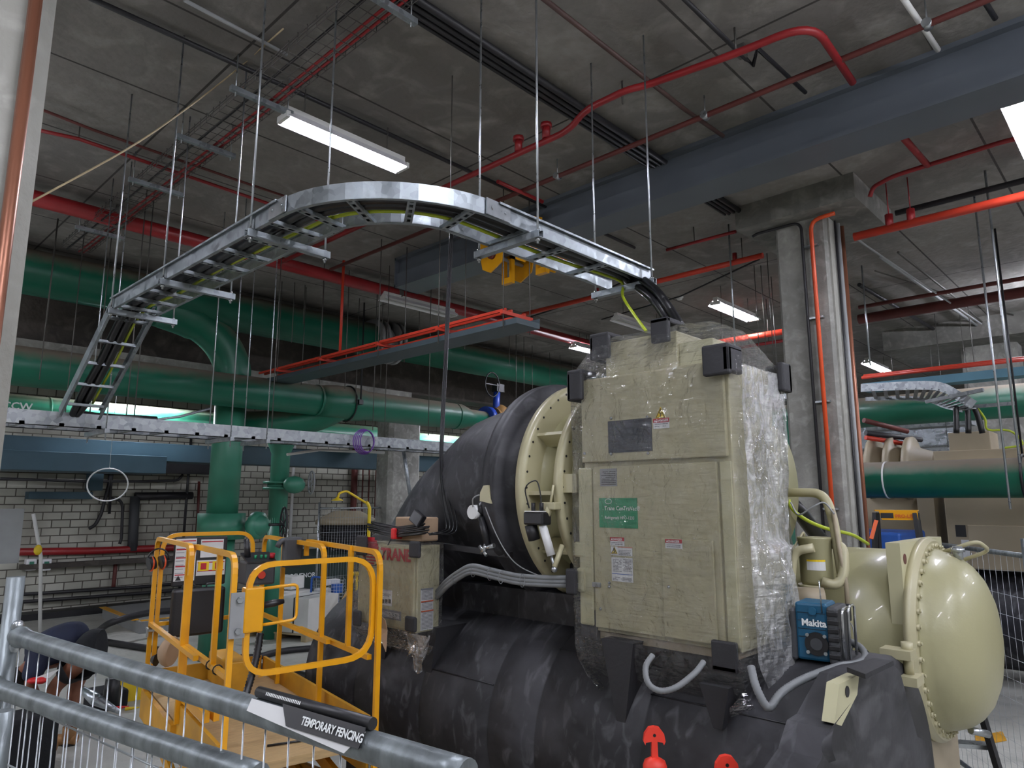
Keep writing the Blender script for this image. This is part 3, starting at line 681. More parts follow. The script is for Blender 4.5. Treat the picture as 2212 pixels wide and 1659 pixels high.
hw = MB().tube([(p.x + .1 + .25 * math.cos(a) * .8, 9.9, 4.62 + .25 * math.sin(a)) for a in [2 * PI * k / 24 for k in range(24)]], .014, 6, closed=True).box((p.x + .24, 9.9, 4.5), (p.x + .45, 10.05, 4.66)).bar((p.x - .1, 9.9, 4.62), (p.x + .3, 9.9, 4.62), .02, .02)
hw.build('hand_wheel', M_blk, vx)
MB().prism([(p.x + .3, 9.6, 3.95 + .1 * 1)] and [(p.x + .27 + .09 * math.cos(a), 9.68, 3.9 + .11 * math.sin(a)) for a in [2 * PI * k / 16 for k in range(16)]], (0, .01, 0)).build('tag', M_yelp, vx)
# low pale green pipe
g4 = thing('pale_green_pipe', 'low pale green pipe lit from above, running behind the galvanised tray', 'pipe', (3, 14, 3.8))
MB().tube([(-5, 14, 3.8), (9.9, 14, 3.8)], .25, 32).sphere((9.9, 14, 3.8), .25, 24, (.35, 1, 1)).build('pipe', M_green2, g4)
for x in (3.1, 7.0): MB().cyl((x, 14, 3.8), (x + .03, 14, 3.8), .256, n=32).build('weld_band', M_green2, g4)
tp = at(3, 884, Y=13.74)
text('CCW', .17, (tp.x, 13.735, 3.77), (1, 0, 0), (0, 0, 1), M_wtxt, 'pipe_lettering', g4, bold=.02)
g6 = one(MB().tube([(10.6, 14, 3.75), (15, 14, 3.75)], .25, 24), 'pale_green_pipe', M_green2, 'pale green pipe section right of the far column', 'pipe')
MB().cyl((12, 14, 3.9), (12, 14, ZC), .012, n=6).build('hanger', M_rodd, g6)
# second riser with valve
xs = at(603, 1050, Y=11.4).x
g5 = thing('green_riser', 'slimmer green vertical pipe with a valve, right of the thick one', 'pipe', (xs, 11.4, 0))
zz = lambda y: at(600, y, Y=11.4).z
MB().lathe([(0, .25), (.12, .24), (.32, .16), (1.75 - .2, .155)], (xs, 11.4, 3.42), (0, 0, -1), 28).tube([(xs, 11.4, 2.0), (xs, 11.4, 0)], .155, 24).build('pipe', M_greenr, g5)
MB().tube([(xs, 11.4, 2.62), (xs, 11.4, 2.58)], .27, 24).tube([(xs, 11.4, 2.52), (xs, 11.4, 2.48)], .27, 24).tube([(xs, 11.4, 2.58), (xs, 11.4, 2.52)], .2, 20).build('flange', M_greenr, g5)
MB().sphere((xs + .12, 11.1, 2.56), .19, 14, (1.1, .6, .8)).build('gearbox', M_greenr, g5)
hw = MB().tube([(xs + .42, 11.05 + .1 * math.cos(a), 2.6 + .2 * math.sin(a)) for a in [2 * PI * k / 20 for k in range(20)]], .016, 6, closed=True)
for k in range(3): a = PI * k / 3 + .3; hw.cyl((xs + .42, 11.05 + .1 * math.cos(a), 2.6 + .2 * math.sin(a)), (xs + .42, 11.05 - .1 * math.cos(a), 2.6 - .2 * math.sin(a)), .01, n=6)
hw.build('hand_wheel', M_grey, g5)
MB().prism([(xs - .1, 11.4, 1.9), (xs - .1, 11.4, 1.0), (xs - .75, 11.4, .6), (xs - .75, 11.4, .35), (xs, 11.4, .35)], (0, .03, 0)).build('gusset', M_greenr, g5)
text('CCW', .14, (xs + .03, 11.24, 1.85), (0, 0, -1), (1, 0, 0), M_wtxt, 'pipe_lettering', g5, bold=.02)
# blue-grey ductwork
one(MB().box((-4, 13.9, 3.02), (6.4, 14.5, 3.36), .01).box((2.2, 13.6, 2.78), (5.0, 14.5, 3.1), .01), 'air_duct', M_duct, 'blue-grey sheet metal duct below the pale green pipe at left', 'duct')
one(MB().box((6.6, 14.4, 3.05), (13.5, 14.9, 3.45), .01), 'air_duct', M_duct, 'blue-grey duct behind the slimmer green riser', 'duct')

# hanging red and grey tray
XT = 5.02; ZT = 4.25
ht = thing('hanging_tray', 'suspended tray of thin red rails over a dark grey channel', 'cable tray', (XT, 7.5, ZT))
m = MB()
for x in (XT, XT + .09, XT + .3): m.bar((x, 4.85, ZT), (x, 10.2, ZT), .022, .03)
m.build('red_rail', M_redb, ht)
MB().box((XT + .0, 4.7, ZT - .17), (XT + .35, 10.2, ZT - .11)).box((XT + .35, 4.7, ZT - .17), (XT + .36, 10.2, ZT - .06)).build('channel', M_trayd, ht)
for y in (4.87, 5.9, 7.05, 8.4, 9.6):
    MB().box((XT - .05, y - .02, ZT - .05), (XT + .42, y + .02, ZT - .012)).build('red_strut', M_redb, ht)
    for x in (XT - .02, XT + .39): MB().cyl((x, y, ZT - .2), (x, y, ZC), .006, n=6).build('rod', M_rodd, ht)
one(MB().cyl((XT + .1, 8.1, ZT + .02), (XT + .1, 8.1, ZC), .02, n=10), 'red_drop_pipe', M_redb, 'thin vertical red pipe from the main down to the red tray', 'pipe')

# ---------------------------------------------------------------- galvanised lower tray and cable ladder
lt = thing('galvanised_tray', 'long spangled galvanised tray running level across the left half', 'cable tray', (3.5, 7.4, 2.95))
for y in (7.2, 7.6): MB().box((-.5, y, 2.95), (6.6, y + .02, 3.08)).box((-.5, y - .0, 2.95), (6.6, y + .04, 2.955)).build('side_rail', M_galvb, lt)
m = MB(); x = -.4
while x < 6.5: m.box((x, 7.2, 2.955), (x + .04, 7.62, 2.98)); x += .3
m.build('rungs', M_galvb, lt)
MB().box((-.4, 7.66, 3.0), (6.6, 7.7, 3.02)).build('cover_strip', M_galvb, lt)
bk = at(820, 965, Y=7.2)
for i, (x, y, l) in enumerate([(225, 960, 'left'), (497, 950, 'middle'), (575, 950, 'third')]):
    p = at(x, y, Y=7.15)
    t = thing('strut_hanger', 'strut hanger under the galvanised tray, %s one' % l if i else 'strut hanger under the galvanised tray, just right of the slanting ladder', 'hanger', (p.x, 7.4, 2.9))
    MB().box((p.x - .02, 7.1, 2.91), (p.x + .02, 7.72, 2.95)).build('strut', M_galvb, t)
    for yy in (7.14, 7.68): MB().cyl((p.x, yy, 2.85), (p.x, yy, ZC), .006, n=6).build('rod', M_zinc, t)
pipe_run('brace_arm', on([(455, 882), (388, 900), (305, 911)], Y=8.2), .015, M_galv, 'thin slanting brace behind the galvanised tray', 'brace')
pipe_run('brace_arm', on([(620, 982), (690, 972), (830, 978)], Y=7.8), .017, M_white, 'pale arm under the right end of the galvanised tray', 'brace')
pipe_run('brace_arm', on([(872, 975), (888, 1085)], Y=7.4), .025, M_galv, 'galvanised post standing under the right end of the tray', 'brace')

LZ = 3.78; RH = .088; LW = .33
ld = thing('cable_ladder', 'galvanised cable ladder curving overhead with its end sloping down to the tray', 'cable ladder', (2.4, 3.3, LZ))
R0 = .82; c0 = V(1.67 + R0, 2.47 + R0)
def arc(r, z, n=14): return [V(c0.x - r * math.cos(t), c0.y - r * math.sin(t), z) for t in [PI / 2 * k / n for k in range(n + 1)]]
def rail(pts, side, out=False):  # C-section: web + two small flanges
    m = MB(); m.sweep(pts, .0025, RH)
    f = [p + V(0, 0, RH / 2) for p in pts]; g_ = [p - V(0, 0, RH / 2) for p in pts]
    for q, sgn in ((f, -1 if out else 1), (g_, 1)):
        mm = []
        for i, p in enumerate(q):
            d = (q[min(i + 1, len(q) - 1)] - q[max(i - 1, 0)]); d.z = 0; d.normalize(); n_ = V(-d.y, d.x, 0) * side * sgn
            mm.append(p + n_ * .011)
        m.sweep(mm, .022, .003)
        if sgn < 0: m.sweep([p + (p - q[i]) - V(0, 0, .006) for i, p in enumerate(mm)], .003, .012)
    return m
zr = LZ + RH / 2
rail([V(1.67, 5.92, zr), V(1.67, c0.y, zr)], 1, True).build('side_rail', M_galv, ld)
rail([V(2.0, 5.92, zr), V(2.0, c0.y, zr)], -1).build('side_rail', M_galv, ld)
rail(arc(R0, zr), 1).build('curved_rail', M_galv, ld)
rail(arc(R0 - LW, zr), -1).build('curved_rail', M_galv, ld)
rail([V(c0.x, 2.47, zr), V(4.0, 2.47, zr)], 1, True).build('side_rail', M_galv, ld)
rail([V(c0.x, 2.80, zr), V(4.0, 2.80, zr)], -1).build('side_rail', M_galv, ld)
for X_, s_ in ((1.67, 1), (2.0, -1)):
    a, b_ = V(X_, 5.95, zr), V(X_, 7.12, 3.07); d = (b_ - a).normalized()
    MB().bar(a, b_, .0025, .085).bar(a + V(s_ * .011, 0, .043), b_ + V(s_ * .011, 0, .043), .022, .003).bar(a + V(s_ * .011, 0, -.043), b_ + V(s_ * .011, 0, -.043), .022, .003).build('sloping_rail', M_galv, ld)
def rung(a, b_):
    a, b_ = V(a), V(b_); m = MB(); d = (b_ - a).normalized(); L = (b_ - a).length; s_ = d.cross(V(0, 0, 1)).normalized()
    m.bar(a + V(0, 0, .02) , b_ + V(0, 0, .02), .041, .002)
    for k in (-1, 1): m.bar(a + s_ * .0205 * k + V(0, 0, .01), b_ + s_ * .0205 * k + V(0, 0, .01), .002, .02); m.bar(a + s_ * .015 * k, b_ + s_ * .015 * k, .011, .002)
    for j in range(5): q = a + d * L * (.12 + .19 * j); m.bar(q - d * .004, q + d * .022, .024, .003)
    m.build('rung', M_galv, ld)
y = c0.y + .12
while y < 5.9: rung((1.672, y, LZ), (1.998, y, LZ)); y += .3
for t in (.12, .37, .62, .88): a = PI / 2 * t; rung((c0.x - R0 * math.cos(a), c0.y - R0 * math.sin(a), LZ), (c0.x - (R0 - LW) * math.cos(a), c0.y - (R0 - LW) * math.sin(a), LZ))
x = c0.x + .42
for x in (2.75, 3.1, 3.5): rung((x, 2.472, LZ), (x, 2.798, LZ))
for k in range(5):
    t = (k + .45) / 5; rung((1.672, 5.95 + 1.17 * t, LZ + .02 - .76 * t), (1.998, 5.95 + 1.17 * t, LZ + .02 - .76 * t))
for p in ((1.664, c0.y, zr), (c0.x, 2.464, zr), (2.006, c0.y, zr), (c0.x, 2.806, zr)):
    sp = MB()
    if p[0] in (1.664, 2.006): sp.box((p[0] - .004, p[1] - .09, zr - .045), (p[0] + .002, p[1] + .09, zr + .045)).cyl((p[0] - .012, p[1] + .05, zr), (p[0], p[1] + .05, zr), .009, n=8).cyl((p[0] - .012, p[1] - .05, zr), (p[0], p[1] - .05, zr), .009, n=8)
    else: sp.box((p[0] - .09, p[1] - .004, zr - .045), (p[0] + .09, p[1] + .002, zr + .045)).cyl((p[0] + .05, p[1] - .012, zr), (p[0] + .05, p[1], zr), .009, n=8).cyl((p[0] - .05, p[1] - .012, zr), (p[0] - .05, p[1], zr), .009, n=8)
    sp.build('splice_plate', M_zinc, ld)
def trap(a, b_, lab, bright=True):
    a, b_ = V(a), V(b_); d = (b_ - a).normalized(); s_ = d.cross(V(0, 0, 1))
    t = thing('trapeze_hanger', lab, 'hanger', (a + b_) / 2)
    m = MB()
    for k in (-1, 1): m.bar(a + s_ * .0195 * k, b_ + s_ * .0195 * k, .0025, .041)
    m.bar(a + V(0, 0, -.0195), b_ + V(0, 0, -.0195), .041, .0025)
    for k in (-1, 1): m.bar(a + s_ * .015 * k + V(0, 0, .0195), b_ + s_ * .015 * k + V(0, 0, .0195), .01, .0025)
    m.build('strut', M_galv, t)
    for q in (a + d * .025, b_ - d * .025):
        MB().cyl(q + V(0, 0, -.05), (q.x, q.y, ZC), .0065, n=8).build('rod', M_zinc, t)
        MB().cyl(q + V(0, 0, -.035), q + V(0, 0, -.022), .014, n=6).cyl(q + V(0, 0, .022), q + V(0, 0, .032), .014, n=6).build('nut', M_steel, t)
LS = LZ - .024
trap((1.63, 5.89, LS), (2.15, 5.89, LS), 'trapeze hanger at the far end of the cable ladder where it turns down')
trap((1.63, 4.83, LS), (2.15, 4.83, LS), 'trapeze hanger under the middle of the ladder\'s left leg')
trap((1.63, 3.57, LS), (2.15, 3.57, LS), 'trapeze hanger nearest the curve on the ladder\'s left leg')
hx = at(1160, 492, Y=2.43).x
trap((hx, 2.40, LS), (hx, 2.92, LS), 'trapeze hanger just right of the ladder\'s curve, above the yellow trolleys')
trap((3.93, 2.40, LS), (3.93, 2.92, LS), 'trapeze hanger at the right end of the cable ladder')
# cables on the ladder
zc = LZ + .055
mid = lambda r: [V(c0.x - r * math.cos(t), c0.y - r * math.sin(t), zc) for t in [PI / 2 * k / 8 for k in range(9)]]
pb = thing('power_cable_bundle', 'thick black power cables lying along the cable ladder to the wrapped cabinet', 'cable', (2.2, 3.5, zc))
for k, (o_, dz) in enumerate([(.0, .0), (.06, .0), (.03, .048)]):
    r = R0 - .11 - o_
    pts = [V(2.6 - o_, 7.35, 3.05 + dz), V(1.9, 7.3, 3.04 + dz), V(1.785 + o_, 7.05, 3.14 + dz), V(1.785 + o_, 6.5, 3.46 + dz), V(1.785 + o_, 5.95, 3.80 + dz), V(1.785 + o_, 5.3, zc + dz - .01), V(1.785 + o_, 4.3, zc + dz - .01)]
    pts += [p + V(0, 0, dz - .01) for p in mid(r)]
    pts += [V(3.2, 2.57 + o_, zc + dz - .01), V(3.75, 2.57 + o_, zc + dz), V(3.98, 2.57 + o_, zc + dz - .02)] + [at(1425, 640, D=4.35) + V(0, o_, dz), at(1455, 680, D=4.28) + V(0, o_, dz), at(1480, 722, D=4.2) + V(0, o_, dz)]
    MB().tube(smooth(pts, 4), .03, 10).build('cable', M_cable, pb)
pts = [V(1.9, 7.02, 3.16), V(1.9, 6.5, 3.47), V(1.9, 5.95, 3.8), V(1.91, 5.2, LZ + .035), V(1.88, 4.4, LZ + .035)] + [p - V(0, 0, .02) for p in mid(R0 - .24)] + [V(3.2, 2.72, LZ + .035), V(3.7, 2.68, LZ + .035), V(3.92, 2.66, LZ + .02)] + [at(1345, 640, D=4.6), at(1370, 680, D=4.4), at(1396, 716, D=4.2)]
one(MB().tube(smooth(pts, 4), .0105, 8), 'earth_cable', M_grn_y, 'green and yellow earth cable following the black cables on the ladder', 'cable')

# beam trolleys
def trolley(yc, lab):
    t = thing('beam_trolley', lab, 'trolley', (5.75, yc, 5.17), local=True); t.scale = (1, 1.3, 1.3)
    for s_, X_ in ((-1, -.25), (1, .25)):
        poly = [(X_, -.17, .16), (X_, -.02, .22), (X_, .12, .2), (X_, .19, .1), (X_, .13, -.14), (X_, .03, -.19), (X_, -.11, -.12)]
        MB().prism(poly, (.016 * s_, 0, 0)).build('side_plate', M_yel, t)
        for yy in (-.09, .09): MB().cyl((X_, yy, .09), (X_ - s_ * .06, yy, .09), .045, n=16).build('wheel', M_blk, t)
        MB().cyl((X_ + s_ * .014, .0, -.03), (X_ + s_ * .05, .0, -.03), .042, n=14).build('axle_nut', M_redd, t)
    MB().cyl((-.3, 0, -.03), (.3, 0, -.03), .018, n=12).build('load_bar', M_grey, t)
    poly = [(-.02, -.05, .0), (-.02, .05, .0), (-.02, .055, -.2), (-.02, .0, -.26), (-.02, -.055, -.2)]
    hole = MB()
    hole.box((-.03, -.06, -.2), (.03, -.035, .02)).box((-.03, .035, -.2), (.03, .06, .02)).box((-.03, -.06, -.255), (.03, .06, -.2)).box((-.03, -.06, -.03), (.03, .06, .02))
    hole.build('eye_plate', M_yel, t)
    return t
ta = at(1066, 575, X=5.5); trolley(ta.y, 'larger yellow beam trolley on the left, clamped to the steel beam flange')
tb = at(1140, 560, X=5.5); trolley(tb.y, 'yellow beam trolley on the right, partly hidden by the cable ladder')

# thin dark rods hanging all over the far hall
px = [(85, 610, 820, 9.3), (100, 590, 700, 9.3), (140, 440, 900, 9.3), (206, 420, 860, 9.0), (268, 560, 950, 7.7), (290, 540, 900, 7.7), (480, 450, 600, 9.4), (497, 640, 950, 7.7),
      (585, 560, 960, 7.7), (630, 500, 740, 9.5), (655, 480, 700, 9.5), (690, 520, 830, 9.2), (745, 560, 840, 9.2), (768, 590, 870, 9.5), (805, 540, 930, 8.6), (822, 560, 820, 8.6), (848, 480, 620, 9.0), (905, 560, 720, 9.3), (925, 740, 940, 7.4),
      (1100, 640, 790, 9.5), (1115, 640, 860, 9.4), (1132, 600, 870, 9.4), (1150, 650, 840, 9.8), (1188, 650, 830, 10.0), (1210, 640, 800, 10.0), (1236, 660, 800, 10.1), (1250, 640, 780, 10.1), (1275, 655, 760, 10.1), (1297, 600, 740, 10.1)]
hangers([tuple(at(x, y2, Y=Y_)) for x, y1, y2, Y_ in px])
px = [(1552, 590, 720, 13), (1580, 590, 740, 13), (1600, 600, 740, 14), (1618, 600, 745, 14), (1640, 560, 760, 9.5), (1655, 560, 765, 9.5), (1672, 560, 790, 9), (1680, 600, 820, 10),
      (1930, 500, 820, 14), (2000, 560, 700, 14), (2015, 560, 805, 13), (2105, 555, 790, 11), (2080, 600, 700, 15), (2155, 610, 720, 14)]
hangers([tuple(at(x, y2, D=d)) for x, y1, y2, d in px])
for (x, y2, d, lab) in [(2183, 1100, 7.2, 'pale conduit rod hanging at the right edge beside another'), (2203, 1000, 6.6, 'rightmost pale conduit rod at the right edge'), (1588, 750, 8.0, 'bright rod hanging below the light left of the column'), (1880, 790, 9.5, 'thin bright rod dropping just right of the column')]:
    p = at(x, y2, D=d); one(MB().cyl(p, (p.x, p.y, ZC), .011, n=6), 'hanger_rod', M_zinc, lab, 'rod')

# ================================================================== THE CHILLER
from mathutils import noise as NZ
EX, EZ, ER = 3.5, 1.01, .6
ch = thing('chiller', 'large tan and black-insulated water chiller on two long shells', 'chiller', (3.9, 3, 0))
prof = [(0, .56), (.03, ER), (.9, ER)]
ev = MB()
prof = [(1.02, ER - .02), (1.05, ER)]
y = 1.6
for yb in (1.95, 2.6, 2.95, 3.55, 4.25): prof += [(yb - .012, ER), (yb - .006, ER - .008), (yb + .006, ER - .008), (yb + .012, ER)]
prof += [(4.88, ER), (4.95, ER - .05), (4.96, 0)]
ev.lathe([(1.02, 0)] + prof, (EX, 0, EZ), (0, 1, 0), 72)
evo = ev.build('evaporator_shell', M_foam, ch)
for (x, y0, y1, a) in ((0, 1.05, 1.95, 38), (0, 2.95, 3.55, 25), (0, 1.95, 2.6, 52)):
    a = math.radians(a); q = V(EX - (ER + .001) * math.cos(a), 0, EZ + (ER + .001) * math.sin(a)); MB().cyl((q.x, y0, q.z), (q.x, y1, q.z), .004, n=6).build('insulation_seam', M_blk, evo)
# saddles under the shell
MB().box((3.0, 1.4, 0), (4.0, 1.55, .6)).build('saddle', M_foam, ch); MB().box((3.0, 4.3, 0), (4.0, 4.45, .6)).build('saddle', M_foam, ch)
# near end tube plate wrapped in black insulation
YE = .98
ep = on([(1856, 1466), (1928, 1434), (1944, 1450), (1982, 1592), (2008, 1602), (2016, 1659), (2030, 1800), (1840, 2100), (1640, 1900), (1700, 1760), (1775, 1640), (1792, 1575), (1812, 1560)], Y=YE)
MB().prism(ep, (0, .15, 0)).build('end_plate', M_foam, ch)
tp_ = on([(1813, 1478), (1856, 1457), (1852, 1500), (1818, 1568), (1803, 1563)], Y=.975)
tb_ = MB().prism(tp_, (0, .045, 0)); tb_.build('lifting_plate', M_cream, ch)
hq = at(1830, 1494, Y=.974); MB().cyl((hq.x, .972, hq.z), (hq.x, .9745, hq.z), .02, n=16).build('lifting_hole', M_bpipe, ch)
rp_ = on([(1829, 1441), (1887, 1421), (1930, 1427), (1869, 1456)], Z=1.675)
one(MB().prism(rp_, (0, 0, -.018)), 'rubber_mat', M_pad, 'flat black insulation offcut lying on the near end of the insulated shell', 'offcut')
fl_ = MB(); pts = []
for i in range(9): 
    t = i / 8; a = at(1808 - 34 * math.sin(t * 2.6) , 1560 + 88 * t, Y=.955); pts.append(a)
for i in range(8):
    a, b = pts[i], pts[i + 1]; w1, w2 = .10 * (1 - i / 9), .10 * (1 - (i + 1) / 9)
    fl_.add([a, b, b + V(w2, -.02, .05 - .04 * (i + 1) / 8), a + V(w1, -.02, .05 - .04 * i / 8)], [(0, 1, 2, 3)], True)
fl_.build('loose_flap', M_foam, ch)
# condenser
CXc, CZc = 4.585, 1.545
MB().lathe([(1.1, .47), (1.5, .47), (5.2, .47)], (CXc, 0, CZc), (0, 1, 0), 64).build('condenser_shell', M_tan2, ch)
hole = MB().prism([(4.13, 1.1, 2.075), (5.02, 1.1, 2.075), (5.02, 1.1, 1.2), (4.98, 1.1, 1.04), (4.19, 1.1, 1.04), (4.13, 1.1, 1.15)], (0, .07, 0)); cpl = hole.build('tube_plate', M_cream, ch)
for x in (4.2, 4.96): MB().cyl((x, 1.098, 1.99), (x, 1.101, 1.99), .028, n=18).build('lifting_hole', M_redd, cpl)
MB().lathe([(0, .54), (.035, .54), (.035, .525), (.055, .525)], (CXc, 1.1, CZc), (0, -1, 0), 72).build('flange', M_tan, ch)
for k in range(40):
    a = 2 * PI * (k + .5) / 40; c_ = V(CXc + .5 * math.cos(a), 1.05, CZc + .5 * math.sin(a))
    MB().cyl(c_ + V(0, .01, 0), c_ + V(0, -.018, 0), .015, n=6).cyl(c_ + V(0, -.018, 0), c_ + V(0, -.026, 0), .008, n=8).build('flange_bolt', M_tan, ch)
MB().lathe([(0, .49), (.02, .48), (.03, .472), (.06, .465), (.12, .44), (.17, .398), (.215, .335), (.248, .25), (.268, .15), (.277, .06), (.279, 0)], (CXc, 1.055, CZc), (0, -1, 0), 72).build('water_box_dome', M_tan2, ch)
vz = at(2023, 1188, Y=.92)
MB().cyl((CXc, .93, CZc + .43), (CXc, .93, CZc + .5), .024, n=14).cyl((CXc, .93, CZc + .47), (CXc, .93, CZc + .49), .034, n=6).build('vent_plug', M_zinc, ch)
MB().tube(fillet([(CXc + .1, 1.02, CZc + .46), (CXc + .1, .85, CZc + .53), (CXc + .24, .82, CZc + .47), (CXc + .26, .98, CZc + .4)], .05), .011, 8).build('lifting_eye', M_tan, ch)
MB().cyl((CXc + .02, .96, CZc - .47), (CXc + .12, .9, CZc - .5), .02, n=10).build('drain_plug', M_zinc, ch)
MB().prism([(4.35, 1.1, 1.04), (4.95, 1.1, 1.04), (4.9, 1.1, 0), (4.5, 1.1, 0)], (0, .12, 0)).build('support_leg', M_tan3, ch)
MB().prism([(4.35, 4.6, 1.1), (4.95, 4.6, 1.1), (4.9, 4.6, 0), (4.5, 4.6, 0)], (0, .12, 0)).build('support_leg', M_tan3, ch)
# clamp block between the two plates
cb_ = at(1950, 1410, Y=1.02)
MB().box((cb_.x - .07, .97, cb_.z - .02), (cb_.x + .03, 1.1, cb_.z + .02)).box((cb_.x - .08, .95, cb_.z - .13), (cb_.x + .04, 1.1, cb_.z - .09)).cyl((cb_.x, 1.0, cb_.z - .1), (cb_.x, 1.0, cb_.z), .022, n=12).cyl((cb_.x, 1.0, cb_.z), (cb_.x, 1.0, cb_.z + .05), .026, n=6).build('clamp', M_tan, ch)
MB().cyl((4.2, 1.16, 1.43), (4.2, 1.9, 1.43), .008, n=8).build('shell_seam', M_tan2, ch)
# compressor rings (axis along the shells)
KX, KZ = 3.6, 2.37
def ring(y0, y1, r, n=72): return MB().lathe([(y0, r - .03), (y0, r), (y1, r), (y1, r - .03)], (KX, 0, KZ), (0, 1, 0), n)
co = MB().lathe([(2.34, .4), (2.38, .52), (2.5, .55), (2.6, .5), (2.66, .47), (2.74, .56), (2.76, .6)], (KX, 0, KZ), (0, 1, 0), 72)
co.build('compressor_casing', M_tan2, ch)
for (y0, y1, r) in ((2.70, 2.76, .665), (2.45, 2.50, .635)):
    rg = ring(y0, y1, r).build('casing_flange', M_tan, ch)
    h = MB()
    for k in range(44):
        a = 2 * PI * k / 44; c_ = V(KX + (r - .03) * math.cos(a), y0, KZ + (r - .03) * math.sin(a)); h.cyl(c_ + V(0, -.003, 0), c_ + V(0, .003, 0), .007, n=8)
    h.build('bolt_holes', M_blk, rg)
for a in (150, 183, 216):
    a = math.radians(a); u = V(math.cos(a), 0, math.sin(a)); w_ = V(-math.sin(a), 0, math.cos(a))
    p_ = V(KX, 2.5, KZ); MB().prism([p_ + u * .5 - w_ * .01, p_ + u * .62 - w_ * .01, p_ + u * .62 - w_ * .01 + V(0, .2, 0), p_ + u * .5 - w_ * .01 + V(0, .2, 0)], w_ * .02).build('stiffener', M_tan, ch)
bx = at(1222, 1085, X=3.02)
MB().box((2.99, 2.36, 2.34), (3.2, 2.5, 2.44)).build('bracket_plate', M_tan, ch)
MB().lathe([(1.72, .0), (1.72, .36), (1.76, .36), (1.76, .34), (2.34, .42)], (4.05, 0, 2.38), (0, 1, 0), 48).build('motor_casing', M_tan2, ch)
# black insulated inlet ring and suction elbow
MB().lathe([(2.765, .58), (2.8, .6), (2.84, .56), (2.88, .555), (2.9, .62), (2.905, .685), (2.93, .695), (2.945, .685), (2.955, .69), (2.985, .695), (3.02, .685), (3.03, .62), (3.03, .56)], (KX, 0, KZ), (0, 1, 0), 72).build('inlet_ring', M_foam, ch)
pp = [(KX, 3.0, 2.37), (KX, 3.2, 2.37), (KX, 3.42, 2.34), (KX, 3.64, 2.26), (KX, 3.84, 2.13), (KX, 4.02, 1.95), (KX, 4.2, 1.74), (KX, 4.38, 1.5), (KX, 4.5, 1.3)]
rr = [.57, .57, .56, .5, .5, .495, .49, .49, .49]
pq = smooth(pp, 4); rq_ = []
for i in range(len(pp) - 1):
    for j in range(4): rq_.append(rr[i] + (rr[i + 1] - rr[i]) * j / 4)
rq_.append(rr[-1])
MB().tube(pq, rq_, 56).build('suction_elbow', M_foam, ch)
MB().prism([at(x, y, X=2.9) for x, y in ((1037, 1064), (1044, 1049), (1054, 1048), (1060, 1088), (1036, 1082))], (.02, 0, 0)).build('lifting_lug', M_tan, ch)
# frames in the dark gap between the shell and the compressor
MB().box((3.3, 2.4, 1.55), (4.3, 4.6, 1.75)).box((3.35, 2.5, 1.6), (3.5, 2.7, 2.0)).build('economiser', M_foam, ch)
MB().bar((3.0, 4.2, 2.04), (3.05, 2.9, 1.98), .03, .035).build('support_rail', M_bpipe, ch)
# V shaped brackets under the two cabinets
def vbr(y0, y1, z0, zt, x0=2.93, xb=3.0, ym=None):
    ym = (y0 + y1) / 2 if ym is None else ym
    MB().prism([(x0, y0, zt), (x0, y1, zt), (x0 + .02, ym + .02, z0), (x0 + .02, ym - .02, z0)], (.3, 0, .0)).build('bracket', M_pad, ch)
vbr(1.98, 2.17, 1.22, 1.62)
q1 = at(1555, 1580, X=2.93); vbr(q1.y - .05, q1.y + .09, q1.z, 1.5)
vbr(3.42, 3.62, 1.2, 1.52); vbr(3.92, 4.06, 1.25, 1.52)
MB().box((2.99, 2.24, 1.6), (3.2, 2.34, 1.74)).build('bracket', M_pad, ch)

# ------------------------------------------------------------------ starter cabinet
P = lambda x, y: at(x, y, X=2.985)
cab = thing('starter_cabinet', 'tall tan electrical cabinet wrapped in clear film, with a dark window and green label', 'cabinet', (3.3, 1.9, 1.62))
MB().box((3.0, 1.46, 1.64), (3.47, 2.31, 2.95), .006).build('body', M_tan, cab)
MB().box((3.02, 1.5, 1.6), (3.45, 2.28, 1.64)).build('base_frame', M_tan3, cab)
d1 = MB().box((2.975, 1.475, 2.497), (3.0, 2.305, 2.94), .005).build('upper_door', M_tan, cab)
a, b_ = P(1316, 911), P(1412, 974); w1 = MB().box((2.972, b_.y, b_.z), (2.976, a.y, a.z)).build('window', M_window, d1)
m = MB()
for x, y in ((1323, 904), (1401, 901), (1323, 981), (1403, 979), (1266, 980)): q = P(x, y); m.sphere((2.972, q.y, q.z), .008, 8)
m.build('screws', M_zinc, d1)
a, b_ = P(1291, 1012), P(1572, 1398)
d2 = MB().box((2.98, 1.53, 1.66), (3.0, 2.24, 2.475), .005).build('lower_door', M_tan, cab)
MB().box((2.966, 1.56, 1.665), (2.981, 1.83, 2.12), .005).build('access_panel', M_tan, d2)
m = MB()
for x, y in ((1318, 1259), (1318, 1267), (1449, 1267), (1299, 1315)): q = P(x, y); m.sphere((2.966 if x > 1400 else 2.978, q.y, q.z), .008, 8)
m.build('screws', M_zinc, d2)
MB().box((2.99, 1.465, 1.66), (3.0, 1.52, 2.475), .003).build('door_frame', M_cream, cab)
MB().box((2.985, 2.25, 1.66), (3.03, 2.345, 2.47), .012).box((2.98, 2.3, 2.0), (3.05, 2.38, 2.08), .012).box((2.97, 2.3, 1.82), (3.05, 2.36, 1.95), .02).build('hinge_side', M_cream, cab)
MB().box((3.12, 1.79, 2.95), (3.42, 2.24, 3.165), .005).build('top_box', M_tan, cab)
MB().box((3.14, 1.6, 2.95), (3.4, 1.79, 3.1), .005).build('top_box', M_cream, cab)
MB().box((3.05, 1.5, 2.945), (3.45, 2.28, 2.952)).build('top_plate', M_refl, cab)
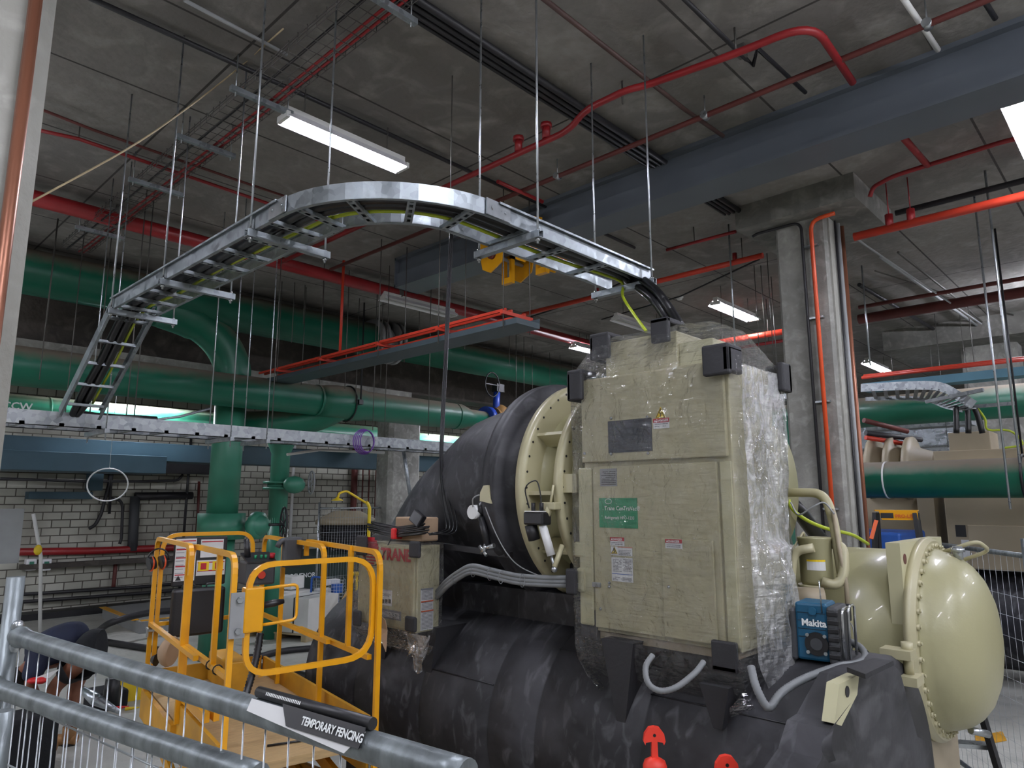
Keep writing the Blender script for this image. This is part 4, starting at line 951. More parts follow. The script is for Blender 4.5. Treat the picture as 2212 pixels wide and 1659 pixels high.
def stick(parent, x0, y0, x1, y1, m, name='sticker', X=2.9785, dx=0, lab=None):
    a, b_ = at(x0, y0, X=X), at(x1, y1, X=X); o = MB().box((X - .0012, b_.y, b_.z), (X + .0012, a.y, a.z)).build(name, m, parent)
    if lab: o['label'] = lab
    return o, a, b_
def lines(parent, x0, y0, x1, y1, n, m=None, X=2.9765, th=.0016, fill=.8):
    a, b_ = at(x0, y0, X=X), at(x1, y1, X=X); mb = MB()
    for k in range(n):
        z = a.z + (b_.z - a.z) * (k + .5) / n; y = a.y
        while y > b_.y + .004:
            l = random.uniform(.004, .016); e_ = max(b_.y, y - l)
            if random.random() < fill + .1: mb.box((X - .0004, e_, z - th), (X + .0004, y, z + th))
            y = e_ - .0025
    return mb.build('small_print', m or M_stgry, parent)
def txt(s, size, x, y, m, parent, X=2.976, sx=1., bold=0.): q = at(x, y, X=X); return text(s, size, (X, q.y, q.z), (0, -1, 0), (0, 0, 1), m, 'lettering', parent, sx=sx, bold=bold)
g_, *_ = stick(d2, 1294, 1076, 1378, 1142, M_stgrn, 'green_label', lab='green label')
txt('Trane CenTraVac\u00ae', .03, 1306, 1102, M_wtxt, g_, sx=.9); txt('Refrigerant HFO-1233', .022, 1307, 1121, M_wtxt, g_, sx=.9)
q = at(1314, 1083, X=2.976); MB().tube([(2.976, q.y + .02 * math.cos(k * PI / 8), q.z + .013 * math.sin(k * PI / 8)) for k in range(16)], .0014, 4, closed=True).build('emblem', M_wtxt, g_)
def danger(parent, x0, y0, x1, y1, X=2.9785):
    o, a, b_ = stick(parent, x0, y0, x1, y1, M_sticker, 'danger_sticker', X); h = (y1 - y0)
    MB().box((X - .0018, b_.y, a.z - (a.z - b_.z) * .42), (X, a.y, a.z)).build('red_header', M_stred, o)
    text('\u25b2DANGER' if 0 else 'DANGER', (a.z - b_.z) * .36, (X - .003, a.y - .018, a.z - (a.z - b_.z) * .35), (0, -1, 0), (0, 0, 1), M_wtxt, 'lettering', o, sx=.95, bold=.02)
    MB().prism([(X - .0025, a.y - .006, a.z - (a.z - b_.z) * .34), (X - .0025, a.y - .016, a.z - (a.z - b_.z) * .34), (X - .0025, a.y - .011, a.z - (a.z - b_.z) * .1)], (.0005, 0, 0)).build('triangle', M_wtxt, o)
    lines(o, x0 + 3, y0 + h * .5, x1 - 3, y1 - 2, 2, X=X - .002)
danger(d2, 1318, 1160, 1349, 1180); danger(d2, 1437, 1164, 1474, 1186, X=2.9645); danger(d1, 1411, 905, 1446, 924, X=2.9735)
def elec(parent, xc, y0, w_, h, X):
    a, b_, c_ = at(xc, y0, X=X), at(xc - w_ / 2, y0 + h, X=X), at(xc + w_ / 2, y0 + h, X=X)
    o = MB().prism([a, b_, c_], (-.0015, 0, 0)).build('warning_triangle', M_styel, parent)
    r = a.lerp((b_ + c_) / 2, .66); 
    for k in (0, 1, 2):
        p_, q_ = [(a, b_), (b_, c_), (c_, a)][k]; p_, q_ = r.lerp(p_, .8), r.lerp(q_, .8); MB().bar(p_ + V(-.002, 0, 0), q_ + V(-.002, 0, 0), .002, .003, up=(1, 0, 0)).build('border', M_stblk, o)
    s_ = abs(b_.z - a.z)
    z_ = MB()
    for (u0, v0, u1, v1) in ((.08, .72, -.1, .42), (-.1, .42, .1, .45), (.1, .45, -.02, .12)): z_.bar((X - .002, r.y - u0 * s_, b_.z + v0 * s_), (X - .002, r.y - u1 * s_, b_.z + v1 * s_), .003, .004, up=(1, 0, 0))
    z_.build('bolt_symbol', M_stblk, o)
elec(d1, 1427, 879, 23, 25, 2.974)
o, *_ = stick(d2, 1320, 1180, 1366, 1202, M_sticker); MB().box((2.976, at(1366, 1184, X=2.977).y, at(1366, 1184, X=2.977).z), (2.977, at(1334, 1181, X=2.977).y, at(1334, 1181, X=2.977).z)).build('orange_header', M_storg, o); lines(o, 1336, 1187, 1363, 1201, 4)
elec(o, 1327, 1181, 14, 15, 2.9765)
o, *_ = stick(d2, 1321, 1203, 1368, 1259, M_sticker); lines(o, 1324, 1207, 1343, 1236, 9); lines(o, 1346, 1207, 1365, 1236, 9)
MB().box((2.9765, at(1366, 1243, X=2.977).y, at(1366, 1243, X=2.977).z), (2.977, at(1322, 1238, X=2.977).y, at(1322, 1238, X=2.977).z)).build('blue_band', M_stblu, o); lines(o, 1324, 1245, 1365, 1257, 3)
o, *_ = stick(d2, 1296, 1013, 1333, 1050, M_grey, 'rating_plate'); lines(o, 1299, 1018, 1330, 1048, 8, M_stblk)
MB().box((2.97, 2.2, at(1300, 1264, X=2.98).z - .012), (2.985, 2.25, at(1300, 1264, X=2.98).z + .012), .003).build('latch', M_zinc, cab)

# crumpled clear film around the cabinet
def film_wrap(name, lo, hi, lab, mtl, levels, topbox=None, amp=.02, np=220, cx=None):
    """levels: list of (z, grow) ; wraps the box lo..hi"""
    m = MB(); cxx, cyy = (lo[0] + hi[0]) / 2, (lo[1] + hi[1]) / 2
    def loop(x0, y0, x1, y1, z, g, sd, am):
        pts = []; P_ = 2 * ((x1 - x0) + (y1 - y0)); 
        for i in range(np):
            s_ = P_ * i / np
            if s_ < y1 - y0: p = V(x0, y0 + s_, z); nr = V(-1, 0, 0)
            elif s_ < (y1 - y0) + (x1 - x0): p = V(x0 + s_ - (y1 - y0), y1, z); nr = V(0, 1, 0)
            elif s_ < 2 * (y1 - y0) + (x1 - x0): p = V(x1, y1 - (s_ - (y1 - y0) - (x1 - x0)), z); nr = V(1, 0, 0)
            else: p = V(x1 - (s_ - 2 * (y1 - y0) - (x1 - x0)), y0, z); nr = V(0, -1, 0)
            side = 1.0
            if nr.y < 0: side = 1.9
            f = NZ.noise(V(p.x * 5, p.y * 5, p.z * 3 + sd)) + .6 * NZ.noise(V(p.x * 17, p.y * 17, p.z * 9 + sd)) + .35 * NZ.noise(V(p.x * 45, p.y * 45, p.z * 22))
            p = p + nr * (.012 + g + am * side * max(0, .55 * f + .35)); p.z += .01 * NZ.noise(V(p.x * 9, p.y * 9, z))
            pts.append(p)
        return pts
    rows = [loop(lo[0], lo[1], hi[0], hi[1], z, g, 0, amp) for z, g in levels]
    if topbox:
        tx0, ty0, tx1, ty1, tz = topbox
        for k in range(1, 9):
            t = k / 8; t2 = t
            rows.append(loop(lo[0] + (tx0 - lo[0]) * t2, lo[1] + (ty0 - lo[1]) * t2, hi[0] + (tx1 - hi[0]) * t2, hi[1] + (ty1 - hi[1]) * t2, levels[-1][0] + (tz - levels[-1][0]) * (t ** .9), .004, 0, amp * .5))
        zt = tz
        ctr = V((tx0 + tx1) / 2, (ty0 + ty1) / 2, tz + .01)
    else: ctr = V(cxx, cyy, levels[-1][0] + .012)
    last = rows[-1]
    for t in (.5,): rows.append([p.lerp(ctr, t) for p in last])
    vs = [p for r in rows for p in r]; fs = []
    for r in range(len(rows) - 1):
        for i in range(np): fs.append((r * np + i, r * np + (i + 1) % np, (r + 1) * np + (i + 1) % np, (r + 1) * np + i))
    vs.append(ctr); n0 = (len(rows) - 1) * np
    for i in range(np): fs.append((n0 + i, n0 + (i + 1) % np, len(vs) - 1))
    m.add(vs, fs, True)
    return m
lv = [(1.36, -.16), (1.42, -.08), (1.5, -.02), (1.57, .0)] + [(1.62 + 1.34 * k / 40, 0) for k in range(41)]
fw_ = film_wrap('film', (2.962, 1.44, 1.6), (3.49, 2.35, 2.96), '', M_film, lv, (3.10, 1.6, 3.44, 2.26, 3.18), .018)
fo = one(fw_, 'packing_film', M_film, 'clear crinkled packing film wrapped round the tall tan cabinet', 'film')
# loose crumpled sheet on the right side and its tail
m = MB(); N1, N2 = 26, 44; grid = []
cs = [at(1598, 800, Y=1.42), at(1672, 800, Y=1.42), at(1703, 1250, Y=1.40), at(1706, 1400, Y=1.38), at(1672, 1530, Y=1.36)]
for j in range(N2 + 1):
    t = j / N2; z = 2.93 - 1.62 * t; row = []
    xa = 3.03 + max(0, t - .82) * 1.3; xb = 3.49 - max(0, t - .85) * .9 + .03 * math.sin(t * 9)
    if t > .5: xb += .04 * math.sin((t - .5) * 6)
    for i in range(N1 + 1):
        s_ = i / N1; x = xa + (xb - xa) * s_
        cr = .35 + (1.0 if t > .52 and s_ > .3 else 0)
        f = NZ.noise(V(x * 6, 3, z * 2.2)) + .7 * NZ.noise(V(x * 19, 7, z * 8)) + .5 * NZ.noise(V(x * 45, 1, z * 22))
        row.append(V(x, 1.412 - .022 * cr * (f + .4) - (.05 * math.sin(PI * min(1, s_ * 1.1)) if t > .5 else 0), z))
    grid += row
fs = [(j * (N1 + 1) + i, j * (N1 + 1) + i + 1, (j + 1) * (N1 + 1) + i + 1, (j + 1) * (N1 + 1) + i) for j in range(N2) for i in range(N1)]
m.add(grid, fs, True); one(m, 'packing_film', M_film2, 'crumpled film sheet hanging down the right side of the tall cabinet to a point', 'film')

# black foam pads protecting the corners
def pad(c, sx, sy, sz, lab, over='x', th=.03):
    """L-shaped foam block over a corner; c = corner point"""
    m = MB(); t = thing('foam_corner_pad', lab, 'foam pad', c); x, y, z = c
    if over == 'front':     # over the top front edge
        m.box((x - th, y - sy / 2, z - sz), (x, y + sy / 2, z + th), .008).box((x - th, y - sy / 2, z), (x + sx, y + sy / 2, z + th), .008)
    if over == 'corner':    # three faces of the near right corner
        m.box((x - th, y - th, z - sz), (x, y + sy, z + th * .6), .01); m.box((x - th, y - th, z - sz * .9), (x + sx, y, z + th * .7), .01); m.box((x - th, y - th, z), (x + sx, y + sy, z + th), .01)
    if over == 'left':
        m.box((x - th, y - sy, z - sz), (x, y + th, z + th * .5), .01); m.box((x - th, y, z - sz), (x + sx, y + th, z + th * .5), .01); m.box((x - th, y - sy, z), (x + sx, y + th, z + th), .01)
    m.build('foam', M_pad, t); return t
pad((3.08, 2.27, 3.185), .12, .1, .12, 'black foam pad on the top left corner of the small upper box', 'left')
pad((3.08, 1.85, 3.2), .1, .105, .1, 'square black foam pad on the small upper box by the cable entry', 'front')
pad((2.955, 2.335, 2.97), .12, .07, .14, 'black foam pad on the upper left corner of the wrapped cabinet', 'left')
pad((2.945, 1.445, 2.975), .11, .1, .11, 'big black foam pad on the upper near right corner of the wrapped cabinet', 'corner', .035)
t = thing('foam_corner_pad', 'black foam pad on the upper rear right corner of the wrapped cabinet', 'foam pad', (3.6, 1.42, 2.85))
MB().box((3.43, 1.375, 2.84), (3.54, 1.41, 2.99), .01).box((3.5, 1.375, 2.84), (3.54, 1.5, 2.99), .01).build('foam', M_pad, t)
q = P(1572, 1388); t = thing('foam_corner_pad', 'black foam pad on the lower right corner of the wrapped cabinet', 'foam pad', (2.95, q.y, 1.58))
MB().box((2.94, q.y - .06, 1.56), (2.966, q.y + .06, 1.69), .008).box((2.94, q.y - .06, 1.56), (3.06, q.y + .06, 1.59), .008).build('foam', M_pad, t)
q = P(1266, 1257); t = thing('foam_corner_pad', 'black foam pad strapped to the left edge of the wrapped cabinet', 'foam pad', (2.95, 2.36, q.z))
MB().tube([(2.96 + .05 * math.cos(a), 2.39 + .035 * math.sin(a), q.z - .07) for a in (3.6, 3.2, 2.6, 2.0)] , .001, 4) if 0 else None
MB().box((2.95, 2.365, q.z - .065), (3.1, 2.40, q.z + .065), .012).box((2.935, 2.33, q.z - .065), (2.96, 2.40, q.z + .065), .01).build('foam', M_pad, t)

# ------------------------------------------------------------------ control panel
Q = lambda x, y: at(x, y, X=2.8)
cp_ = thing('control_panel', 'tan control box with red lettering and logo mounted on the left of the chiller', 'control box', (2.88, 3.75, 1.52))
MB().box((2.8, 3.46, 1.5), (2.98, 4.08, 2.02), .006).build('body', M_tan, cp_)
dr = MB().box((2.785, 3.475, 1.515), (2.8, 4.065, 2.01), .004).build('door', M_tan, cp_)
def ptxt(s, size, x, y, m, X=2.783, sx=1, bold=0, par=dr): q = at(x, y, X=X); return text(s, size, (X, q.y, q.z), (0, -1, 0), (0, 0, 1), m, 'lettering', par, sx=sx, bold=bold)
ptxt('TRANE', .1, 823, 1207, M_stred, sx=.98, bold=.045)
lg = at(800, 1190, X=2.783); mm = MB()
for k in range(9):
    z0 = -.085 + .0195 * k; w_ = math.sqrt(max(0, .09 ** 2 - (z0 + .008) ** 2)); mm.box((2.7825, lg.y - w_, lg.z + z0), (2.7845, lg.y + w_, lg.z + z0 + (.0185 if k > 3 else .012)))
mm.build('logo_disc', M_stred, dr)
def pst(x0, y0, x1, y1, m, par=dr, X=2.784, nm='sticker'):
    a, b_ = at(x0, y0, X=X), at(x1, y1, X=X); return MB().box((X - .001, b_.y, b_.z), (X + .001, a.y, a.z)).build(nm, m, par)
o = pst(820, 1272, 846, 1310, M_sticker); MB().box((2.782, at(845, 1275, X=2.783).y, at(845, 1277, X=2.783).z), (2.783, at(821, 1275, X=2.783).y, at(821, 1273, X=2.783).z)).build('blue_header', M_stblu, o); lines(o, 823, 1280, 844, 1290, 3, X=2.782); mm = MB()
for x in (825, 832, 839): a, b_ = at(x, 1294, X=2.782), at(x + 5, 1304, X=2.782); mm.box((2.7815, b_.y, b_.z), (2.7825, a.y, a.z))
mm.build('pictures', M_stblk, o)
o = pst(818, 1313, 866, 1342, M_stgry, nm='dark_label'); lines(o, 822, 1318, 862, 1338, 5, M_sticker, X=2.782)
for (y0, y1) in ((1272, 1297), (1299, 1318), (1320, 1358)):
    a, b_ = at(909, y0, Y=3.458), at(935, y1, Y=3.458); o = MB().box((a.x, 3.456, b_.z), (b_.x, 3.4595, a.z)).build('sticker', M_sticker, cp_)
    mb = MB(); z = a.z - .01
    while z > b_.z + .006: mb.box((a.x + .006, 3.455, z - .0015), (b_.x - .006, 3.4565, z + .0015)); z -= .008
    mb.build('small_print', M_stgry, o)
    MB().box((a.x, 3.4545, a.z - .008), (b_.x, 3.4565, a.z)).build('header', M_storg if y0 != 1272 else M_stgry, o)
lv = [(1.36, -.1), (1.42, -.05), (1.47, -.01)] + [(1.5 + .53 * k / 18, 0) for k in range(19)]
one(film_wrap('f', (2.776, 3.45, 1.5), (2.985, 4.09, 2.03), '', M_film, lv, None, .012, 150), 'packing_film', M_film, 'clear film wrapped round the control box with the red lettering', 'film')
m = MB()
for j in range(14):
    t = j / 13
    for i in range(15): s_ = i / 14; a_ = at(868 + 62 * s_, 1366, X=2.78); z = 1.5 - .24 * t * math.sin(PI * s_) ** .7; m.v.append(V(2.78 + .02 * NZ.noise(V(s_ * 7, t * 5, 1)) + .05 * t, a_.y * (1 - t * .3) + (3.56) * t * .3, z))
n0 = 0
m.f = [[j * 15 + i, j * 15 + i + 1, (j + 1) * 15 + i + 1, (j + 1) * 15 + i] for j in range(13) for i in range(14)]; m.m = [0] * len(m.f); m.sm = [True] * len(m.f)
one(m, 'packing_film', M_film2, 'loose bunched film hanging below the control box', 'film')
for (x, y, lab, s_) in ((897, 1187, 'black foam pad on the top right corner of the control box', (.1, .1)), (888, 1348, 'black foam pad on the bottom right corner of the control box', (.1, .09)), (782, 1178, 'black foam pad on the top left corner of the control box', (.11, .13)), (772, 1335, 'black foam pad low on the left of the control box', (.08, .1))):
    q = at(x, y, X=2.76); one(MB().box((2.745, q.y - s_[0] / 2, q.z - s_[1] / 2), (2.771, q.y + s_[0] / 2, q.z + s_[1] / 2), .012), 'foam_corner_pad', M_pad, lab, 'foam pad')
# cable coil and small boxes on top
cb2 = one(MB().box((2.86, 3.5, 2.04), (3.0, 3.78, 2.19), .01), 'cardboard_box', M_card, 'small brown cardboard box on top of the control box', 'box')
cc = thing('cable_coil', 'coil of thin black cables tied with red tape on the control box', 'cable coil', (2.84, 3.75, 2.05))
for k in range(9):
    r1_, r2_ = random.uniform(.26, .34), random.uniform(.02, .045); pts = [(2.83 + r2_ * math.sin(a) * random.uniform(.7, 1.2) * (0.35 + .65 * abs(math.cos(a))), 3.72 + r1_ * math.cos(a), 2.065 + .012 * k * .6 + .03 * abs(math.cos(a))) for a in [2 * PI * i / 24 for i in range(24)]]
    MB().tube(pts, .0055, 6, closed=True).build('cable', M_cable, cc)
MB().box((2.79, 3.70, 2.05), (2.87, 3.735, 2.12), .01).build('red_tape', M_tape, cc)
MB().tube(smooth([(2.8, 3.95, 2.06), (2.77, 3.98, 1.95), (2.765, 3.92, 1.88), (2.77, 3.82, 1.9), (2.8, 3.74, 2.05)], 6), .004, 5).build('loose_cable', M_cable, cc)
q = at(902, 1120, X=2.82); t = thing('power_adapter', 'small black adapter block tilted in front of the cardboard box', 'adapter', q, local=True); t.rotation_euler = (.5, .2, .1)
MB().box((-.02, -.05, -.04), (.02, .05, .04), .006).build('case', M_blk, t)
# bundle of thin black cables hanging down to the coil
hc = thing('hanging_cable', 'thin bundle of black cables hanging from above down to the coil', 'cable', (3, 4.1, 3))
for k in range(4):
    d = .012 * k
    pts = [at(972, 498, D=5.0), at(966, 620, D=4.95), at(960, 760, D=4.9), at(953, 900, D=4.85), at(950, 1000, D=4.75), at(954 + 3 * k, 1060, D=4.65), at(964 + 5 * k, 1130, D=4.5), at(958 + 4 * k, 1150, D=4.42), at(925, 1152, D=4.35)]
    pts = [p + V(d * .5, -d * .4, .01 * math.sin(i * 2 + k)) for i, p in enumerate(pts)]
    MB().tube(smooth(pts, 5), .0042, 6).build('cable', M_cable, hc)
p = at(972, 500, D=5.0); MB().cyl(p, (p.x, p.y, ZC), .004, n=6).build('suspension', M_rodd, hc)
# flexible conduits across the dark gap
fc = thing('flexible_conduit', 'bundle of grey flexible conduits looping from the control box to the compressor', 'conduit', (2.95, 3, 1.9))
for k, dz in enumerate((0, .035, -.03)):
    pts = [at(944, 1285, X=2.95), at(965, 1262, X=2.9), at(992, 1242, X=2.88), at(1020, 1230, X=2.88), at(1065, 1240, X=2.9), at(1120, 1252, X=2.92), at(1180, 1256, X=2.95), at(1240, 1257, X=3.0)]
    MB().tube(smooth([q + V(0, 0, dz * .6) for q in pts], 5), .0135, 8).build('conduit', M_flex, fc)
for x, y in ((983, 1248), (1022, 1233), (1058, 1240), (1082, 1247), (1128, 1254)): q = at(x, y, X=2.885); MB().tube([(q.x + .02 * math.cos(a), q.y, q.z + .036 * math.sin(a)) for a in [2 * PI * i / 12 for i in range(12)]], .0018, 5, closed=True).build('cable_tie', M_flex, fc)
def flexc(name, px, D, r, lab, m=M_flex):
    P_ = smooth([at(x, y, D=d) for (x, y), d in zip(px, D)], 8); rs = []; n = len(P_)
    L = sum((P_[i + 1] - P_[i]).length for i in range(n - 1)); k = int(L / .007); Q_ = []; acc = 0; i = 0
    for j in range(k + 1):
        s_ = L * j / k
        while i < n - 2 and acc + (P_[i + 1] - P_[i]).length < s_: acc += (P_[i + 1] - P_[i]).length; i += 1
        sg = (P_[i + 1] - P_[i]).length; Q_.append(P_[i].lerp(P_[i + 1], min(1, (s_ - acc) / sg if sg else 0))); rs.append(r * (1 if j % 2 else .88))
    return one(MB().tube(Q_, rs, 10), name, m, lab, 'conduit')
flexc('flexible_conduit', [(1622, 1440), (1632, 1480), (1650, 1518), (1664, 1527), (1690, 1495), (1740, 1465), (1810, 1440), (1850, 1434), (1868, 1420), (1860, 1400), (1835, 1385), (1815, 1372)], [2.95, 2.9, 2.87, 2.87, 2.93, 3.02, 3.12, 3.2, 3.3, 3.4, 3.5, 3.55], .017, 'grey ribbed conduit looping over the insulated shell below the radio')
flexc('flexible_conduit', [(1410, 1415), (1395, 1440), (1400, 1475), (1425, 1492), (1460, 1485), (1500, 1455), (1520, 1430)], [3.05, 3.02, 2.98, 2.97, 2.97, 3.0, 3.05], .013, 'grey ribbed conduit looping under the cabinet film')
# sensors and actuators on the compressor
t = thing('pressure_gauge', 'white round gauge with wiring on the side of the black elbow', 'gauge', at(1032, 1100, X=2.93))
q = at(1027, 1106, X=2.93)
MB().cyl(q + V(-.03, 0, 0), q + V(.03, 0, 0), .042, n=20).build('dial', M_sticker, t); MB().cyl(q + V(.0, -.03, -.01), q + V(.04, -.03, .05), .03, n=14).cyl(q + V(0, -.05, -.03), q + V(.01, -.1, -.2), .022, n=12).build('valve_stem', M_blk, t)
MB().cyl(q + V(0, -.1, -.19), q + V(0, -.06, -.24), .018, n=10).cyl(q + V(0, -.08, -.21), q + V(0, -.16, -.19), .014, n=10).cyl(q + V(0, -.04, -.2), q + V(0, -.1, -.25), .012, n=8).build('brass_fitting', M_steel, t)
MB().tube(smooth([q + V(-.03, -.01, .03), q + V(-.05, -.03, .08), q + V(-.02, -.06, .1), q + V(0, -.05, .06)], 4), .004, 5).build('lead', M_grey, t)
t = thing('vane_actuator', 'black actuator with a grey cylinder hanging on the tan compressor rings', 'actuator', at(1165, 1120, X=2.9))
q = at(1158, 1118, X=2.9)
MB().box(q + V(-.03, -.07, -.04), q + V(.05, .07, .03), .01).cyl(q + V(0, .04, -.04), q + V(.02, .03, -.12), .035, n=12).build('motor', M_blk, t)
MB().box(q + V(-.032, -.06, .03), q + V(.05, .06, .036), .003).build('cover', M_sticker, t)
e_ = at(1191, 1200, X=2.93); b0 = at(1172, 1135, X=2.91); MB().cyl(b0, e_, .023, n=16).build('cylinder', M_sticker, t); MB().cyl(e_, e_ + V(0, -.02, -.06), .008, n=8).sphere(e_ + V(0, -.02, -.07), .018, 8).build('rod_end', M_zinc, t)
MB().cyl(e_ + V(0, -.02, -.06), at(1215, 1178, X=2.99), .015, n=10).build('link_arm', M_tan, t)
a_ = at(1188, 1093, X=2.94); MB().cyl(a_, at(1180, 1118, X=2.93), .02, n=10).cyl(a_ + V(0, -.0, 0), at(1196, 1048, X=2.96), .007, n=8).box(a_ + V(-.02, -.05, -.02), a_ + V(.05, .06, .02), .006).build('hinge_bracket', M_tan, t)
MB().tube(smooth([q + V(0, .05, .05), q + V(-.02, .06, .16), q + V(0, 0, .2), q + V(0, -.03, .14), q + V(0, -.04, .05)], 5), .004, 5).cyl(q + V(0, .02, .035), q + V(0, .02, .08), .012, n=8).cyl(q + V(0, -.04, .035), q + V(0, -.04, .08), .012, n=8).build('lead', M_blk, t)
one(MB().tube(smooth([at(1048, 1095, X=2.9), at(1070, 1150, X=2.9), at(1095, 1195, X=2.92), at(1125, 1225, X=2.95), at(1180, 1250, X=2.98)], 5), .0035, 5), 'sensor_lead', M_grey, 'thin grey lead running from the gauge down under the black ring', 'cable')

# ------------------------------------------------------------------ purge tank beside the radio
pt = thing('purge_tank', 'tan vertical tank with pipe bends standing behind the radio', 'tank', (4.08, 1.52, 1.55))
q = at(1766, 1262, D=3.95); top = at(1766, 1168, D=3.95); cx_, cy_ = q.x, q.y
MB().lathe([(0, .02), (.0, .078), (.02, .085), (top.z - q.z, .085), (top.z - q.z + .012, .092), (top.z - q.z + .02, .092), (top.z - q.z + .022, .01)], (cx_, cy_, q.z), (0, 0, 1), 32).build('tank', M_tan2, pt)
MB().cyl((cx_, cy_, q.z - .015), (cx_, cy_, q.z), .1, n=28).build('base_flange', M_tan, pt)
MB().cyl(q + V(0, 0, -.015), q + V(0, 0, -.16), .032, n=14).build('bottom_pipe', M_tan2, pt)
mq = at(1752, 1293, D=3.85); MB().cyl(mq + V(-.05, .06, 0), mq + V(.02, -.06, 0), .06, n=20).build('pump', M_tan3, pt)
MB().tube(fillet([at(1758, 1183, D=3.85), at(1715, 1190, D=3.9), at(1708, 1250, D=3.9), at(1708, 1405, D=3.9)], .06), .024, 14).build('left_pipe', M_tan, pt)
MB().tube(fillet([at(1775, 1256, D=3.85), at(1808, 1266, D=3.82), at(1824, 1240, D=3.82), at(1822, 1180, D=3.85), at(1795, 1175, D=3.95)], .05), .026, 14).build('right_pipe', M_tan, pt)
MB().tube(fillet([at(1680, 1064, D=4.2), at(1780, 1064, D=4.0), at(1800, 1120, D=3.92), at(1822, 1262, D=3.85)], .12), [.026] * 9 + [.026] * 7, 14).build('over_pipe', M_tan, pt)
MB().tube([at(1799, 1100, D=3.9), at(1812, 1180, D=3.84), at(1828, 1262, D=3.8), at(1832, 1330, D=3.8)], .012, 8).build('wiring_conduit', M_tan3, pt)
st = MB(); z0 = at(1766, 1218, D=3.95).z; pts = []
fd = V(-cx_, -cy_, 0).normalized(); sd = V(-fd.y, fd.x, 0)
vs = []
for k in range(7):
    a = (k - 3) * .19; n_ = fd * math.cos(a) + sd * math.sin(a); vs += [V(cx_, cy_, z0 - .028) + n_ * .0865, V(cx_, cy_, z0 + .028) + n_ * .0865]
st.add(vs, [(2 * k, 2 * k + 2, 2 * k + 3, 2 * k + 1) for k in range(6)]); so = st.build('sticker', M_sticker, pt)
vs2 = [v + fd * .0008 for v in vs]; st = MB(); st.add([v if i % 2 else v + V(0, 0, .046) for i, v in enumerate(vs2)], [(2 * k, 2 * k + 2, 2 * k + 3, 2 * k + 1) for k in range(6)]); st.build('yellow_header', M_styel, so)
one(MB().tube(fillet([at(1690, 1240, D=3.9), at(1710, 1190, D=3.95), at(1736, 1148, D=4.0), at(1738, 1160, D=4.0)], .02), .006, 6), 'small_tube', M_tan, 'thin bent tan tube between the cabinet and the tank', 'pipe')
MB().tube([at(1699, 1290, D=3.9), at(1690, 1290, D=3.95)], .02, 10)
one(MB().tube(smooth([at(1702, 1075, D=4.3), at(1712, 1100, D=4.25), at(1745, 1125, D=4.3), at(1790, 1143, D=4.4), at(1840, 1155, D=4.55), at(1875, 1175, D=4.7)], 5), .011, 8), 'earth_cable', M_grn_y, 'green and yellow earth cable sagging behind the tan tank', 'cable')
sc = thing('power_cable_bundle', 'thick black sleeved cables slanting down behind the tan tank', 'cable', at(1740, 1130, D=4.6))
MB().tube([at(1698, 1076, D=4.4), at(1730, 1110, D=4.5), at(1760, 1150, D=4.6), at(1790, 1190, D=4.7)], .05, 12).tube([at(1698, 1066, D=4.5), at(1735, 1110, D=4.6), at(1790, 1180, D=4.7)], .03, 12).build('sleeve', M_cable, sc)
one(MB().tube(smooth([at(1708, 1085, D=4.0), at(1725, 1112, D=3.95), at(1755, 1095, D=3.9), at(1780, 1086, D=3.9), at(1802, 1110, D=3.85)], 5), .005, 6), 'sensor_lead', M_grey, 'thin grey lead looping in front of the column beside the bent tan pipe', 'cable')

# ------------------------------------------------------------------ site radio
rd = at(1727, 1432, X=3.3)
t = thing('site_radio', 'blue and black job site radio standing on the black insulated shell', 'radio', (3.3, at(1795, 1432, X=3.3).y, 1.592), local=True)
# local frame: front faces -X ; +Y to the left in the photo
W_, H_, D_ = at(1727, 1432, X=3.3).y - at(1795, 1432, X=3.3).y, .25, .22
t.rotation_euler = (0, 0, math.radians(6))
MB().box((-.005, 0, .0), (.16, W_ + .0, H_), .012).build('case', M_teal, t)
m = MB()
for k in range(4): m.box((-.0065, .01, .1 + .035 * k), (-.004, W_ - .01, .102 + .035 * k))
m.build('panel_grooves', M_blk, t)
MB().box((-.02, -.045, -.005), (.17, .002, H_ - .01), .012).build('rubber_end', M_greyd, t); MB().box((-.012, W_ - .002, -.005), (.17, W_ + .03, H_ - .03), .012).build('rubber_end', M_greyd, t)
m = MB()
for k in range(6): m.box((-.024, -.048, .02 + .036 * k), (.0, -.0, .042 + .036 * k), .004)
m.build('rubber_ribs', M_blk, t)
MB().tube(fillet([(-.0, -.055, .02), (-.0, -.06, .23), (.12, -.06, .23), (.12, -.055, .02)], .03), .007, 8).build('guard_bar', M_steel, t); MB().tube(fillet([(.03, -.075, .02), (.03, -.08, .24), (.15, -.08, .24), (.15, -.075, .02)], .03), .006, 8).build('guard_bar', M_steel, t)
MB().cyl((-.004, .052, .075), (-.014, .052, .075), .05, n=28).build('speaker', M_blk, t); MB().cyl((-.014, .052, .075), (-.017, .052, .075), .026, n=20).build('speaker_cone', M_greyd, t)
m = MB()
for a in (45, 135, 225, 315): a = math.radians(a); m.cyl((-.012, .052 + .052 * math.cos(a), .075 + .052 * math.sin(a)), (-.018, .052 + .052 * math.cos(a), .075 + .052 * math.sin(a)), .008, n=8)
m.build('speaker_screws', M_zinc, t)
MB().cyl((-.004, .06, H_ - .035), (-.02, .06, H_ - .035), .017, n=16).build('knob', M_teal, t)
text('Makita', .042, (-.0065, .112, H_ - .1), (0, -1, 0), (0, 0, 1), M_wtxt, 'lettering', t, bold=.03, sx=.95)
MB().tube([(-.01, .02, H_ - .04), (-.012, .022, H_ + .06), (-.01, .024, H_ + .1)], .003, 5).build('aerial', M_steel, t)
